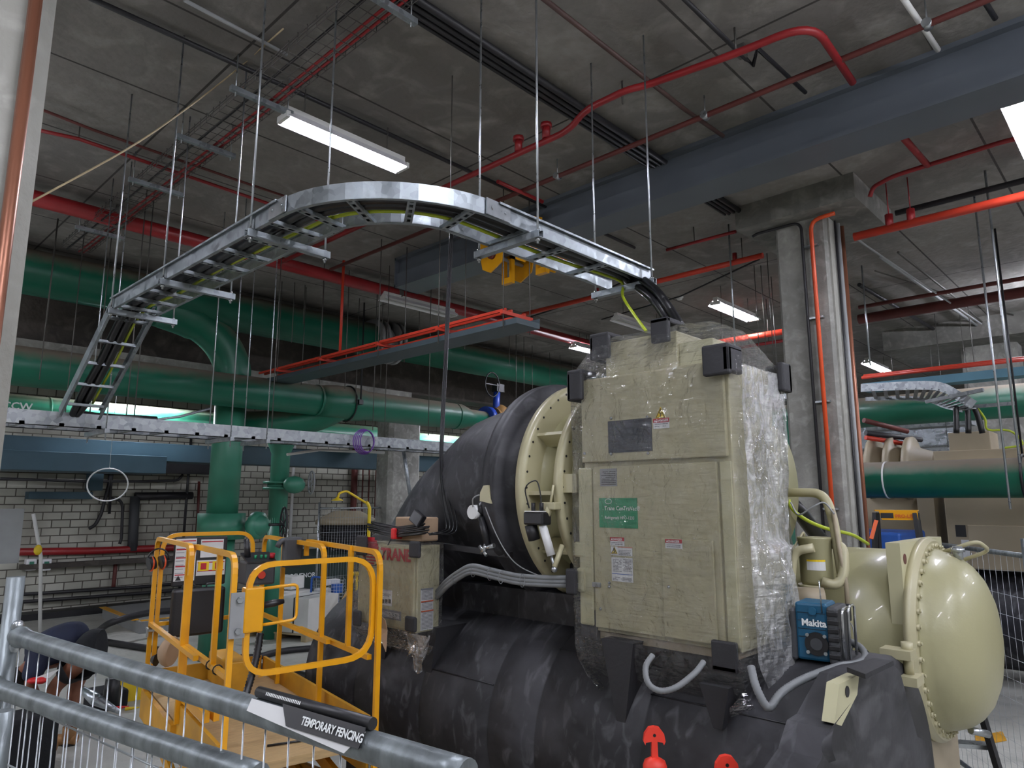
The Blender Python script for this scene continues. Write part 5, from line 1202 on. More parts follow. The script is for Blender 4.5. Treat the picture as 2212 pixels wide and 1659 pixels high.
t = thing('power_adapter', 'black plug adapter hanging on its lead beside the radio', 'adapter', at(1832, 1320, D=3.5))
q = at(1832, 1318, D=3.5); MB().box(q + V(-.012, -.012, -.05), q + V(.012, .012, .03), .005).build('plug', M_blk, t); MB().tube(smooth([q + V(0, 0, -.05), at(1842, 1355, D=3.5), at(1846, 1385, D=3.48), at(1838, 1410, D=3.45)], 4), .003, 5).build('lead', M_grey, t)
coil = MB(); q = at(1850, 1408, D=3.55)
for k in range(4): coil.tube([(q.x + (.06 + .01 * k) * math.cos(a), q.y + (.05 + .006 * k) * math.sin(a), q.z + .05 * math.sin(a) + .004 * k) for a in [2 * PI * i / 20 for i in range(20)]], .004, 5, closed=True)
one(coil, 'cable_coil', M_cable, 'small coil of black lead lying beside the radio', 'cable coil')

# ================================================================== SCISSOR LIFT
LA = math.radians(80 - 90)
lf = thing('scissor_lift', 'yellow scissor lift with guard rails and a rounded gate, left of the chiller', 'lift', (1.67, 3.53, 0), local=True, rz=LA)
# local frame: +Y along the platform (away), +X to the right ; origin = near left post
ZT_, ZM, ZP = 2.02, 1.43, 1.02
LW_, LL = .76, 1.86
S_ = .027
def rr_(pts, name='rail', m=M_yel, w=S_, h=S_, up=(0, 0, 1)): return MB().sweep(pts, w, h, up).build(name, m, lf)
def V3(*a): return V(*a)
# left side: near hoop and far hoop
rr_(fillet([(0, 0, ZP - .08), (0, 0, ZT_), (0, .95, ZT_), (0, .95, ZP)], .09), 'guard_hoop', up=(1, 0, 0))
rr_(fillet([(-.04, .78, ZT_ - .16), (-.04, .78, ZT_ + .008), (-.04, LL, ZT_ + .008), (-.04, LL, ZP - .15)], .09), 'guard_hoop', up=(1, 0, 0))
rr_([(0, 0.02, ZM), (0, .93, ZM)], 'mid_rail'); rr_([(-.04, .5, ZM + .01), (-.04, LL, ZM + .01)], 'mid_rail')
rr_([(0, .3, ZM), (0, .3, ZT_)], 'baluster', up=(0, 1, 0)); rr_([(-.04, .85, ZP), (-.04, .85, ZT_)], 'baluster', up=(0, 1, 0))
MB().box((-.065, LL - .1, ZM - .03), (.03, LL + .03, ZM - .015)).box((-.07, LL - .06, ZM - .07), (-.06, LL - .02, ZM - .02)).build('clamp', M_zinc, lf)
# right side
rr_(fillet([(LW_ + .02, -.06, ZP - .2), (LW_ + .02, -.06, ZT_ - .015), (LW_, 1.05, ZT_), (LW_, 1.05, ZT_ - .1)], .1), 'guard_hoop', up=(1, 0, 0))
rr_(fillet([(LW_ - .04, .62, ZP), (LW_ - .04, .62, ZT_ - .015), (LW_ - .04, LL, ZT_ - .0), (LW_ - .04, LL, ZP)], .09), 'guard_hoop', up=(1, 0, 0))
rr_([(LW_, 0, ZM), (LW_, 1.1, ZM)], 'mid_rail'); rr_([(LW_ - .04, .5, ZM + .01), (LW_ - .04, LL, ZM + .01)], 'mid_rail')
rr_([(LW_, .3, ZM), (LW_, .3, ZT_)], 'baluster', up=(0, 1, 0)); rr_([(LW_ - .04, 1.4, ZP), (LW_ - .04, 1.4, ZT_)], 'baluster', up=(0, 1, 0))
# far end hoop
rr_(fillet([(0, LL + .02, ZP), (0, LL + .02, ZT_ + .03), (LW_ - .12, LL + .02, ZT_ + .03), (LW_ - .12, LL + .02, ZP)], .12), 'end_hoop', up=(0, 1, 0))
rr_([(0, LL + .02, ZM), (LW_ - .12, LL + .02, ZM)], 'mid_rail')
# gate
g_ = MB().sweep(fillet([(.07, -.02, 1.7), (.07, -.02, 1.97), (LW_ - .0, -.02, 1.975), (LW_ - .0, -.02, 1.44), (.07, -.02, 1.43), (.07, -.02, 1.7)], .16), .027, .027, (0, 1, 0)).build('gate', M_yel, lf)
MB().box((.045, -.05, 1.64), (.145, .02, 1.86), .008).build('gate_latch_box', M_yel, g_)
MB().box((-.02, -.045, 1.62), (.055, -.03, 1.84)).build('hinge_plate', M_grey, g_)
for z in (1.655, 1.805): MB().cyl((.02, -.045, z), (.02, -.062, z), .016, n=6).build('hinge_bolt', M_zinc, g_)
MB().tube(fillet([(.145, -.03, 1.85), (.32, -.03, 1.86), (.32, -.03, 1.68), (.145, -.03, 1.67)], .03), .008, 8).build('gate_handle', M_yel, g_)
MB().tube([(.14, .03, 1.755), (.22, .03, 1.765), (.27, .03, 1.77)], [.016, .02, .012], 12).build('grip', M_blk, g_)
# platform floor and toe boards
dk = MB().box((-.02, -.02, ZP - .06), (LW_ + .02, LL + .04, ZP - .02)).build('platform_deck', M_wood, lf)
MB().box((-.06, .9, ZP - .2), (-.03, LL + .03, ZP - .02)).box((-.03, 0, ZP - .2), (-.01, .95, ZP + .1)).build('toe_board', M_yeld, lf)
MB().box((LW_ + .0, 0, ZP - .2), (LW_ + .02, LL, ZP + .1)).build('toe_board', M_yeld, lf)
MB().box((-.03, LL + .03, ZP - .2), (LW_, LL + .05, ZP + .1)).build('toe_board', M_yeld, lf)
MB().bar((.0, .35, ZP + .14), (-.02, 1.3, ZP + .14), .03, .05).bar((.05, .35, ZP + .14), (.03, 1.3, ZP + .14), .03, .05).build('slide_rail', M_yel, lf)
MB().box((.35, LL - .55, ZP), (.5, LL - .05, ZP + .2), .01).build('pump_box', M_yeld, lf)
MB().tube([(.28, .2, ZP - .012), (.55, .15, ZP - .012), (.68, .32, ZP - .012), (.66, .62, ZP - .012)], .006, 6).build('mat_edge', M_blk, lf)
# decals board and document box on the far end
bd = MB().box((.07, LL - .02, 1.68), (.44, LL + .0, 2.03), .01).build('decal_board', M_blk, lf)
for (x0, z0, x1, z1) in ((.08, 1.72, .22, 2.02), (.25, 1.88, .41, 2.01), (.23, 1.75, .43, 1.86)):
    st_ = MB().box((x0, LL - .024, z0), (x1, LL - .021, z1)).build('decal', M_sticker, bd)
    k = z1 - .012
    while k > z0 + .03:
        MB().box((x0 + .006, LL - .026, k - .008), (x1 - .006, LL - .0245, k)).build('red_stripe', M_stred, bd) if (x1 - x0) < .2 else None
        k -= .06
mm = MB()
for i in range(9): mm.box((.085, LL - .0258, 1.745 + .029 * i), (.14, LL - .0245, 1.749 + .029 * i)).box((.15, LL - .0258, 1.75 + .029 * i), (.215, LL - .0245, 1.753 + .029 * i))
mm.build('decal_print', M_stgry, bd)
for x0 in (.24, .34):
    MB().box((x0, LL - .027, 1.785), (x0 + .075, LL - .025, 1.85)).build('yellow_decal', M_styel, bd); MB().box((x0 + .018, LL - .029, 1.795), (x0 + .057, LL - .027, 1.84)).build('red_decal', M_stred, bd)
mm = MB(); mm.prism([(.09, LL - .027, 1.725), (.13, LL - .027, 1.725), (.11, LL - .027, 1.76)], (0, .001, 0)); mm.build('warning_triangle', M_stblk, bd)
MB().box((.07, LL - .1, 1.34), (.43, LL - .02, 1.67), .02).build('document_case', M_blk, lf)
MB().tube(fillet([(.14, LL - .06, 1.67), (.14, LL - .06, 1.695), (.22, LL - .06, 1.695), (.22, LL - .06, 1.67)], .01), .006, 6).tube(fillet([(.3, LL - .06, 1.67), (.3, LL - .06, 1.695), (.38, LL - .06, 1.695), (.38, LL - .06, 1.67)], .01), .006, 6).build('case_handle', M_greyd, lf)
# operator control box
MB().box((.42, 1.25, 1.72), (.62, 1.45, 1.88), .015).build('control_box', M_greyd, lf)
MB().prism([(.42, 1.24, 1.87), (.62, 1.24, 1.87), (.62, 1.42, 1.92), (.42, 1.42, 1.92)], (0, .0, .012)).build('control_face', M_blk, lf)
MB().cyl((.45, 1.34, 1.9), (.435, 1.35, 2.03), .022, .018).build('joystick', M_blk, lf)
MB().cyl((.6, 1.28, 1.9), (.6, 1.275, 1.93), .018, n=14).build('stop_button', M_stred, lf); MB().cyl((.52, 1.25, 1.79), (.52, 1.23, 1.79), .026, n=18).build('red_lamp', M_redb, lf)
for x in (.49, .53, .56): MB().cyl((x, 1.3, 1.895), (x, 1.295, 1.92), .009, n=10).build('green_button', M_stgrn, lf)
MB().tube(fillet([(.58, 1.12, 1.98), (.6, 1.12, 2.02), (.74, 1.14, 2.03), (.76, 1.18, 1.9), (.76, 1.2, 1.84)], .04), .02, 8).box((.62, 1.1, 1.84), (.76, 1.16, 2.045), .02).build('control_guard', M_greyd, lf)
# flexible hose by the gate
hp = smooth([(.16, .04, 1.62), (.14, .02, 1.5), (.11, .0, 1.4), (.08, -.03, 1.31), (.1, -.06, 1.25), (.15, -.1, 1.24)], 14)
MB().tube(hp, [.02 if i % 2 else .0165 for i in range(len(hp))], 10).build('corrugated_hose', M_blk, lf)
# base, scissor stack and wheels
MB().box((-.02, .05, .18), (LW_ + .02, LL, .45), .02).build('chassis', M_yeld, lf)
for z0, z1 in ((.47, .72), (.72, .97)):
    for x in (.03, LW_ - .05):
        MB().bar((x, .12, z0), (x, LL - .1, z1), .03, .07).build('scissor_arm', M_yeld, lf); MB().bar((x + .035, .12, z1), (x + .035, LL - .1, z0), .03, .07).build('scissor_arm', M_yeld, lf)
for x in (0, LW_ - .08):
    for y in (.2, LL - .25): MB().cyl((x, y, .15), (x + .09, y, .15), .15, n=24).build('wheel', M_wheel, lf)
for y, z in ((.34, ZM), (.2, ZM)): MB().tube([(0 + .024 * math.cos(a), y, z + .024 * math.sin(a)) for a in [2 * PI * k / 10 for k in range(10)]], .004, 5, closed=True).build('cable_tie', M_blk, lf)
# ear muffs hanging on the far left rail
R_ = Matrix.Rotation(LA, 4, 'Z')
def LP(x, y, z): return R_ @ V(x, y, z) + V(1.67, 3.53, 0)
t = thing('ear_muffs', 'orange and black ear muffs hooked on the far left rail of the lift', 'ear muffs', LP(-.04, LL - .1, 1.86))
for d in (-.05, .04):
    q = LP(-.04 + d, LL - .08 + d, 1.86); MB().cyl(q + V(-.02, 0, 0), q + V(.02, 0, .01), .045, n=18).build('ear_cup', M_blk, t); MB().tube([q + V(.0, .046 * math.cos(a), .046 * math.sin(a)) for a in [2 * PI * k / 18 for k in range(18)]], .006, 6, closed=True).build('orange_rim', M_orange, t)
MB().tube([LP(-.04 + .07 * math.cos(a), LL - .08, 1.88 + .08 * math.sin(a)) for a in [PI * k / 10 for k in range(11)]], .006, 6).build('head_band', M_blk, t)
t = thing('dust_mask', 'pale dusty respirator hanging from the far end of the lift', 'mask', LP(.02, LL - .2, 1.3))
MB().lathe([(0, .02), (.03, .07), (.05, .09), (.08, .1), (.1, .09)], LP(-.02, LL - .25, 1.3), (.6, -.7, -.1), 20).build('cup', M_card, t); MB().lathe([(-.005, .02), (.02, .035), (.03, .045)], LP(-.05, LL - .22, 1.24), (.6, -.7, -.1), 14).build('valve', M_blk, t)

# ================================================================== FOREGROUND TEMPORARY FENCE
fa, fb = at(33, 1373, Z=2.03), at(1010, 1678, Z=2.03)
def fence_panel(a, b_, zt, lab, post=None, r=.0168, sp=.045, wires=True, n_h=1, zlo=.6, mm=None):
    t = thing('temporary_fence', lab, 'fence', V(a.x, a.y, 0)); d = (b_ - a).normalized(); L = (b_ - a).length
    MB().tube([a + d * .0, a + d * .03, a + d * .06, b_ - d * .03, b_], [r * .9, r * 1.25, r, r, r], 16).build('top_rail', M_gpipe, t)
    if post: MB().tube([V(post.x, post.y, zt + post.z), V(post.x, post.y, .03)], .0165, 16).build('post', M_gpipe, t)
    k = .03; i = 0
    while k < L - .01:
        p = a + d * k; MB().cyl((p.x, p.y, zt - .012), (p.x + .002 * math.sin(i * 1.7), p.y, zlo), .0012, n=5).build('mesh_wire', M_wire, t); k += sp; i += 1
    for j in range(n_h): MB().tube([V(a.x, a.y, zt - .12 - .15 * j), V(b_.x, b_.y, zt - .12 - .15 * j)], .0018, 5).build('mesh_wire', M_wire, t)
    MB().tube([V(a.x, a.y, .12), V(b_.x, b_.y, .12)], r, 12).build('bottom_rail', M_gpipe, t)
    return t
pa = at(30, 1300, D=1.42)
f1 = fence_panel(fa, fb, 2.03, 'galvanised temporary fence panel in the foreground, the farther of two, with its post top showing', V(fa.x - .008, fa.y + .01, .115), sp=.049)
MB().sphere(fa + V(.0, -.01, .02), .012, 8).sphere(fa + V(0, -.01, -.02), .012, 8).build('rail_weld', M_zinc, f1)
ga, gb = at(-30, 1478, Z=1.95), at(560, 1678, Z=1.95)
f2 = fence_panel(ga, gb, 1.95, 'nearer galvanised temporary fence panel, its rail crossing the bottom left corner', V(ga.x - .02, ga.y, .1), sp=.05)
MB().tube([at(8, 1535, D=1.2), at(-12, 1700, D=1.2), V(at(-12, 1700, D=1.2).x, at(-12, 1700, D=1.2).y, .05)], .014, 12).build('post', M_gpipe, f2)
# printed sleeve on the rail
d = (fb - fa).normalized(); s0 = at(520, 1520, Z=2.045); s1 = at(742, 1604, Z=2.045)
tg = thing('fence_sleeve', 'black printed sleeve strapped along the top rail of the fence', 'sleeve', s0)
e0 = fa + d * ((s0 - fa).dot(d)); e1 = fa + d * ((s1 - fa).dot(d))
nrm = V(-d.y, d.x, 0); 
if nrm.x > 0: nrm = -nrm
upv = V(0, 0, 1)
MB().tube([e0 + V(0, 0, .024), e1 + V(0, 0, .024)], .007, 14).build('tube', M_blk, tg)

tn = (nrm * .8 + upv * .6).normalized(); tn2 = tn
xd = d; fr = (V(0, 0, CAMH) - (e0 + e1) / 2); fr = (fr - xd * fr.dot(xd)).normalized(); up_ = (fr.cross(xd)).normalized()
if up_.z < 0: up_ = -up_
fr_off = fr * .018; MB().prism([e0.lerp(e1, .3) + up_ * .016 + fr_off, e1 + up_ * .016 + fr_off, e1 + fr_off - up_ * .006, e0.lerp(e1, .4) + fr_off - up_ * .006], fr * .001).build('black_flap', M_blk, tg); MB().prism([e0 + up_ * .012 + fr * .0165, e1 + up_ * .012 + fr * .0165, e1.lerp(e0, .1) + fr * .0165 - up_ * .014, e0 + fr * .0165 - up_ * .003], fr * .0006).build('pale_flap', M_sticker, tg)
text('TEMPORARY FENCING', .0125, e0.lerp(e1, .52) + fr * .0205 + up_ * .0005, xd, up_, M_wtxt, 'lettering', tg, depth=.0003, bold=.03, sx=.85)
mm = MB()
for k in range(22): q = e0.lerp(e1, .12 + .015 * k) + V(0, 0, .024) + fr * .0074; mm.bar(q - up_ * .002, q + up_ * .0018, .0016, .0004, up=fr)
mm.build('hatching', M_wtxt, tg)

# ================================================================== PERSON bending down behind the fence
def skinned(name, pts, edges, rad, m, parent, sub=2, root=0):
    me = bpy.data.meshes.new(name); me.from_pydata([V(p) - V(parent['_o']) for p in pts], edges, []); me.materials.append(m)
    o = bpy.data.objects.new(name, me); C.objects.link(o); o.parent = parent; o['_o'] = parent['_o']
    md = o.modifiers.new('skin', 'SKIN'); md.use_smooth_shade = True
    for i, r in enumerate(rad): me.skin_vertices[0].data[i].radius = (r, r) if not isinstance(r, tuple) else r
    me.skin_vertices[0].data[root].use_root = True
    s_ = o.modifiers.new('sub', 'SUBSURF'); s_.levels = sub; s_.render_levels = sub
    return o
base = at(150, 1618, Z=0)
dep = base.x * FW[0] + base.y * FW[1]
def pp_(x, y, dd=0.): return at(x, y, D=dep + dd)
hipc = pp_(197, 1398); chest = pp_(112, 1412); neck = pp_(60, 1440)
man = thing('person', 'person in a navy shirt and black shorts bending down behind the fence at left', 'person', base)
lh, rh = pp_(190, 1412, -.12), pp_(190, 1408, .12)
lk, rk = pp_(112, 1490, -.13), pp_(160, 1492, .1)
la, ra = pp_(105, 1590, -.12), pp_(150, 1585, .1)
sl, sr = pp_(82, 1425, -.2), pp_(78, 1415, .2)
elb, elr = pp_(62, 1478, -.26), pp_(68, 1478, .2)
hl, hr = pp_(78, 1530, -.2), pp_(88, 1520, .1)
hd1, hd2 = pp_(40, 1462), pp_(22, 1486)
pts = [hipc, (hipc + chest) / 2, chest, neck, hd1, lh, lk, la, rh, rk, ra, sl, elb, hl, sr, elr, hr]
edges = [(0, 1), (1, 2), (2, 3), (3, 4), (0, 5), (5, 6), (6, 7), (0, 8), (8, 9), (9, 10), (2, 11), (11, 12), (12, 13), (2, 14), (14, 15), (15, 16)]
rad = [.14, .13, .15, .06, .07, .1, .065, .04, .1, .065, .04, .07, .045, .03, .07, .045, .03]
body = skinned('body', pts, edges, rad, M_skin, man)
skinned('shirt', [pp_(188, 1378), pp_(150, 1384), pp_(112, 1398), pp_(75, 1415), sl, sl.lerp(elb, .95), sr, sr.lerp(elr, .95)], [(0, 1), (1, 2), (2, 3), (2, 4), (4, 5), (2, 6), (6, 7)], [.19, .2, .2, .12, .11, .08, .11, .08], M_shirt, man)
skinned('shorts', [pp_(203, 1388), pp_(216, 1385), lh, lh.lerp(lk, .75), rh, rh.lerp(rk, .75)], [(1, 0), (0, 2), (2, 3), (0, 4), (4, 5)], [.2, .17, .15, .11, .15, .11], M_short, man)
MB().sphere(hd2, .1, 16, (1, .9, 1.1)).sphere(hd1, .105, 16, (1, 1, .9)).build('hair', M_hair, man)
hm = MB().sphere(hd2 + V(-.01, 0, -.03), .088, 16, (1, .88, 1.15)); hm.cyl(hd2 + V(-.07, -.04, -.06), hd2 + V(-.1, -.06, -.07), .014, .008, n=8).build('head', M_skin, man)
for k, (hh, el_) in enumerate(((hl, elb), (hr, elr))):
    dd = (hh - el_).normalized(); sd = dd.cross(V(0, 1, 0)).normalized(); fp = [hh, hh + dd * .05]; fe = [(0, 1)]; fr_ = [.032, .036]
    for j in range(4):
        o_ = sd * (.03 * (j - 1.5) / 1.5); n0 = len(fp); fp += [hh + dd * .08 + o_, hh + dd * (.11 + .006 * (j % 3)) + o_ * 1.1 + V(-.01, 0, 0), hh + dd * (.135 + .006 * (j % 3)) + o_ * 1.1 + V(-.025, 0, 0)]; fe += [(1, n0), (n0, n0 + 1), (n0 + 1, n0 + 2)]; fr_ += [.011, .009, .008]
    n0 = len(fp); fp += [hh + dd * .03 + sd * .045, hh + dd * .07 + sd * .06]; fe += [(0, n0), (n0, n0 + 1)]; fr_ += [.012, .009]
    skinned('hand', fp, fe, fr_, M_skin, man, 1)
for k, an in enumerate((la, ra)):
    b = MB(); q = V(an.x, an.y, 0); toe = V(-.72, .7, 0).normalized()
    b.tube([q + V(0, 0, .17), q + V(0, 0, .1), q + V(0, 0, .055)], [.062, .06, .06], 14).tube([q - toe * .07 + V(0, 0, .05), q + V(0, 0, .055), q + toe * .1 + V(0, 0, .05), q + toe * .17 + V(0, 0, .045), q + toe * .2 + V(0, 0, .04)], [.045, .05, .05, .045, .02], 14)
    bo_ = b.build('boot', M_boot, man); MB().tube([q - toe * .08 + V(0, 0, .012), q + toe * .2 + V(0, 0, .012)], .035, 8).build('sole', M_blk, man) if 0 else MB().box(q + V(-.055, -.055, 0), q + V(.055, .055, .02), .006).build('sole', M_blk, man)
# things on the floor around the person
q = pp_(60, 1540, -.6); one(MB().box((q.x - .24, q.y - .2, 0), (q.x + .2, q.y + .2, q.z + .0), .03), 'tool_bag', M_short, 'tall black bag standing in front of the person, bottom left', 'bag')
q = pp_(72, 1470, -.3); t = thing('hand_saw', 'red and white hand tool held low by the person', 'tool', q)
MB().sphere(q, .05, 12, (1, 1, .55)).sphere(q + V(.05, -.05, .0), .05, 12, (1, 1, .6)).build('handle', M_tape, t); MB().prism([q + V(0, 0, .02), q + V(.1, -.1, .02), q + V(.16, -.16, .1)], (.004, .004, 0)).build('blade', M_sticker, t)
q = at(245, 1500, Z=.12); t = thing('tool_case', 'open black tool bag with tools lying on the floor beside the person', 'tool bag', V(q.x, q.y, 0))
MB().box((q.x - .25, q.y - .2, 0), (q.x + .1, q.y + .2, .2), .03).build('bag', M_short, t)
q = at(205, 1510, Z=.25); MB().tube([q + V(-.1, .2, .1), q, q + V(.15, -.3, -.1)], [.03, .06, .02], 12).build('silver_roll', M_silver, t)
q = at(242, 1490, Z=.3); MB().tube([q + V(0, 0, .12), q + V(0, 0, -.15)], [.07, .09], 14).build('black_pouch', M_blk, t)
for i, (x, y, m, l) in enumerate(((230, 1530, M_tape, 'red'), (262, 1528, M_tape, 'dark red'), (285, 1530, M_yelp, 'yellow'), (215, 1520, M_storg, 'orange'))):
    q = at(x, y, Z=.03); one(MB().tube([q + V(-.06, .03, 0), q + V(.0, .0, .0), q + V(.07, -.02, 0)], [.02, .016, .006], 8), 'screwdriver', m, 'small hand tool with %s handle lying by the tool bag' % l, 'tool')
q = at(285, 1480, Z=.15); one(MB().prism([(q.x - .2, q.y - .1, 0), (q.x + .25, q.y - .15, 0), (q.x + .2, q.y + .15, .0), (q.x - .1, q.y + .1, .0)], (0, 0, .3)).sphere((q.x, q.y, .3), .14, 12, (1, 1, .6)), 'yellow_bag', M_yelp, 'crumpled yellow bag behind the near left post of the lift', 'bag')
q = at(318, 1462, Z=.9); 

# ================================================================== BOLLARDS
def bollard(x, y, D_, lab):
    tp_ = at(x, y, D=D_); t = thing('bollard', lab, 'bollard', (tp_.x, tp_.y, tp_.z - 1.16), local=True)
    MB().lathe([(0, .0), (0, .2), (.04, .2), (.06, .055), (.08, .05), (.95, .042), (.955, .05), (1.0, .051), (1.02, .044), (1.035, .018), (1.04, 0)], (0, 0, 0), (0, 0, 1), 32).build('post', M_bollard, t)
    vx_ = V(RT[0], RT[1], 0); 
    poly = [(-.018, 1.03), (.018, 1.03), (.016, 1.1), (.05, 1.095), (.052, 1.085), (.062, 1.1), (.055, 1.13), (.03, 1.155), (0, 1.16), (-.03, 1.155), (-.055, 1.13), (-.062, 1.1), (-.052, 1.085), (-.05, 1.095), (-.016, 1.1)]
    vy_ = V(FW[0], FW[1], 0); MB().prism([vx_ * a + vy_ * -.012 + V(0, 0, b) for a, b in [(a_ * .76, b_) for a_, b_ in poly]], vy_ * .024).build('handle', M_bollard, t)
    MB().cyl(vy_ * -.013 + V(0, 0, 1.125), vy_ * -.0125 + V(0, 0, 1.125), .007, n=12).build('hole', M_stblk, t)
    # stands on a low timber block so the foot reaches the ground
    return t
bollard(1412, 1568, 3.2, 'orange-red plastic bollard with T handle standing before the black shell')
bollard(1568, 1630, 2.95, 'second orange-red bollard, only its handle showing at the bottom edge')
# brown paper sheet hanging beside the lift
q = at(820, 1335, X=2.72); m = MB(); pl = [at(806, 1312, X=2.72), at(832, 1340, X=2.7), at(836, 1362, X=2.73), at(833, 1408, X=2.7), at(820, 1375, X=2.72), at(808, 1360, X=2.72)]
one(MB().prism(pl, (.004, 0, 0)), 'paper_sheet', M_card, 'torn sheet of brown paper hanging between the lift and the control box', 'paper')

# ================================================================== THINGS ON THE FLOOR BEHIND THE LIFT
def floorxy(x, y): return at(x, y, Z=0)
# low grey platform with yellow edges
c1, c2, c3, c4 = at(222, 1312, Z=.2), at(303, 1344, Z=.2), at(420, 1332, Z=.2), at(380, 1294, Z=.2)
pl = thing('low_platform', 'low grey step platform with yellow edge strips behind the lift', 'platform', (c2.x, c2.y, 0))
MB().prism([V(p.x, p.y, 0) for p in (c1, c2, c3, c4)], (0, 0, .2)).build('deck', M_greyd if 0 else M_grey, pl)
for a, b_ in ((c1, c2), (c2, c3), (c3, c4)): MB().bar(a.lerp(b_, .05) + V(0, .12, .006), b_.lerp(a, .05) + V(0, .12, .006), .12, .01).build('yellow_strip', M_yel, pl)
one(MB().tube(smooth([at(210, 1365, Z=.08), at(240, 1345, Z=.35), at(300, 1328, Z=.4), at(345, 1321, Z=.4), at(400, 1318, Z=.35), at(470, 1312, Z=.3)], 5), .055, 10), 'rubber_hose', M_bpipe, 'thick black hose arching over the low grey platform', 'hose')
one(MB().tube(smooth([at(180, 1378, Z=.05), at(250, 1390, Z=.05), at(330, 1402, Z=.05), at(400, 1412, Z=.05), at(470, 1425, Z=.05), at(540, 1436, Z=.05), at(640, 1456, Z=.05), at(720, 1480, Z=.05)], 5), .05, 10), 'rubber_hose', M_bpipe, 'thick black hose running along the floor under the lift', 'hose')
one(MB().tube(smooth([at(520, 1420, Z=.05), at(560, 1418, Z=.05), at(600, 1408, Z=.05), at(660, 1401, Z=.05), at(720, 1400, Z=.05)], 5), .045, 10), 'rubber_hose', M_bpipe, 'black hose running right toward the black shell', 'hose')
one(MB().tube([at(315, 1302, Z=.05), at(380, 1322, Z=.05)], .03, 8), 'white_pipe', M_white, 'white pipe offcut lying on the floor near the low platform', 'pipe')
# pallet of white boxes
pq = floorxy(600, 1392); px0, py0 = at(527, 1372, Z=0), at(668, 1386, Z=0)
pal = thing('pallet', 'timber pallet under the white boxes', 'pallet', pq); a0 = V(at(528, 1375, Z=0).x, at(528, 1375, Z=0).y, 0); a1 = V(at(660, 1388, Z=0).x, at(660, 1388, Z=0).y, 0); dx = (a1 - a0).normalized(); dyv = V(-dx.y, dx.x, 0)
if dyv.dot(V(FW[0], FW[1], 0)) < 0: dyv = -dyv
Lp = (a1 - a0).length
mm = MB()
for k in range(3): mm.bar(a0 + dx * (.05 + (Lp - .1) * k / 2) + V(0, 0, .05), a0 + dx * (.05 + (Lp - .1) * k / 2) + dyv * .9 + V(0, 0, .05), .1, .1)
mm.build('bearers', M_flameg, pal)
mm = MB()
for k in range(5): mm.bar(a0 + dyv * (.05 + .2 * k) + V(0, 0, .11), a1 + dyv * (.05 + .2 * k) + V(0, 0, .11), .13, .02)
mm.build('boards', M_flameg, pal)
for (u0, u1, v0, v1, z0, z1, lab) in ((.02, .52, .05, .85, .122, .72, 'white box on the pallet, left of a pair, strapped in black'), (.53, .99, .05, .85, .122, .68, 'white box on the pallet, right of the pair, nearest the blue trolley'), (.0, .4, .5, .85, .74, .95, 'small white box sitting on top of the left boxed carton')):
    b = thing('white_box', lab, 'box', a0 + dx * Lp * u0)
    MB().prism([a0 + dx * Lp * u0 + dyv * v0 + V(0, 0, z0), a0 + dx * Lp * u1 + dyv * v0 + V(0, 0, z0), a0 + dx * Lp * u1 + dyv * v1 + V(0, 0, z0), a0 + dx * Lp * u0 + dyv * v1 + V(0, 0, z0)], (0, 0, z1 - z0)).build('carton', M_white, b)
    if z0 < .2:
        sx_ = a0 + dx * Lp * (u0 + u1) / 2; MB().bar(sx_ + dyv * (v0 - .004) + V(0, 0, z0), sx_ + dyv * (v0 - .004) + V(0, 0, z1 + .003), .025, .004, up=dyv).bar(sx_ + dyv * (v0 - .004) + V(0, 0, z1 + .003), sx_ + dyv * v1 + V(0, 0, z1 + .003), .025, .004).build('strap', M_blk, b)
# blue wire trolley with its load
q = floorxy(690, 1368); bx0 = V(at(668, 1366, Z=0).x, at(668, 1366, Z=0).y, 0); bx1 = V(at(742, 1362, Z=0).x, at(742, 1362, Z=0).y, 0); dx2 = (bx1 - bx0).normalized(); dy2 = V(-dx2.y, dx2.x, 0)
if dy2.dot(V(FW[0], FW[1], 0)) < 0: dy2 = -dy2
L2 = (bx1 - bx0).length
tr = thing('wire_trolley', 'blue tubular trolley with white wire basket behind the lift', 'trolley', bx0)
MB().tube(fillet([bx0 + V(0, 0, .1), bx0 + V(0, 0, .95), bx0 + dx2 * .3 * L2 + V(0, 0, .93), bx0 + dx2 * .3 * L2 + V(0, 0, .1)], .05), .018, 8).tube([bx0 + dyv * 0 + V(0, 0, .15), bx0 + dx2 * L2 + V(0, 0, .15), bx0 + dx2 * L2 + dy2 * .5 + V(0, 0, .15), bx0 + dy2 * .5 + V(0, 0, .15)], .016, 8, closed=True).build('blue_frame', M_blue, tr)
mm = MB()
for k in range(13): p_ = bx0 + dx2 * L2 * k / 12; mm.cyl(p_ + V(0, 0, .35), p_ + V(0, 0, .88), .003, n=4).cyl(p_ + dy2 * .5 + V(0, 0, .35), p_ + dy2 * .5 + V(0, 0, .88), .003, n=4)
for k in range(10): z = .35 + .053 * k * 1.1; mm.tube([bx0 + V(0, 0, z), bx0 + dx2 * L2 + V(0, 0, z), bx0 + dx2 * L2 + dy2 * .5 + V(0, 0, z), bx0 + dy2 * .5 + V(0, 0, z)], .003, 4, closed=True)
mm.build('wire_basket', M_wire, tr)
for k in (.1, .9):
    for j in (.05, .45): p_ = bx0 + dx2 * L2 * k + dy2 * j; MB().cyl(p_ + V(0, -.015, .06), p_ + V(0, .015, .06), .06, n=14).build('wheel', M_wheel, tr)
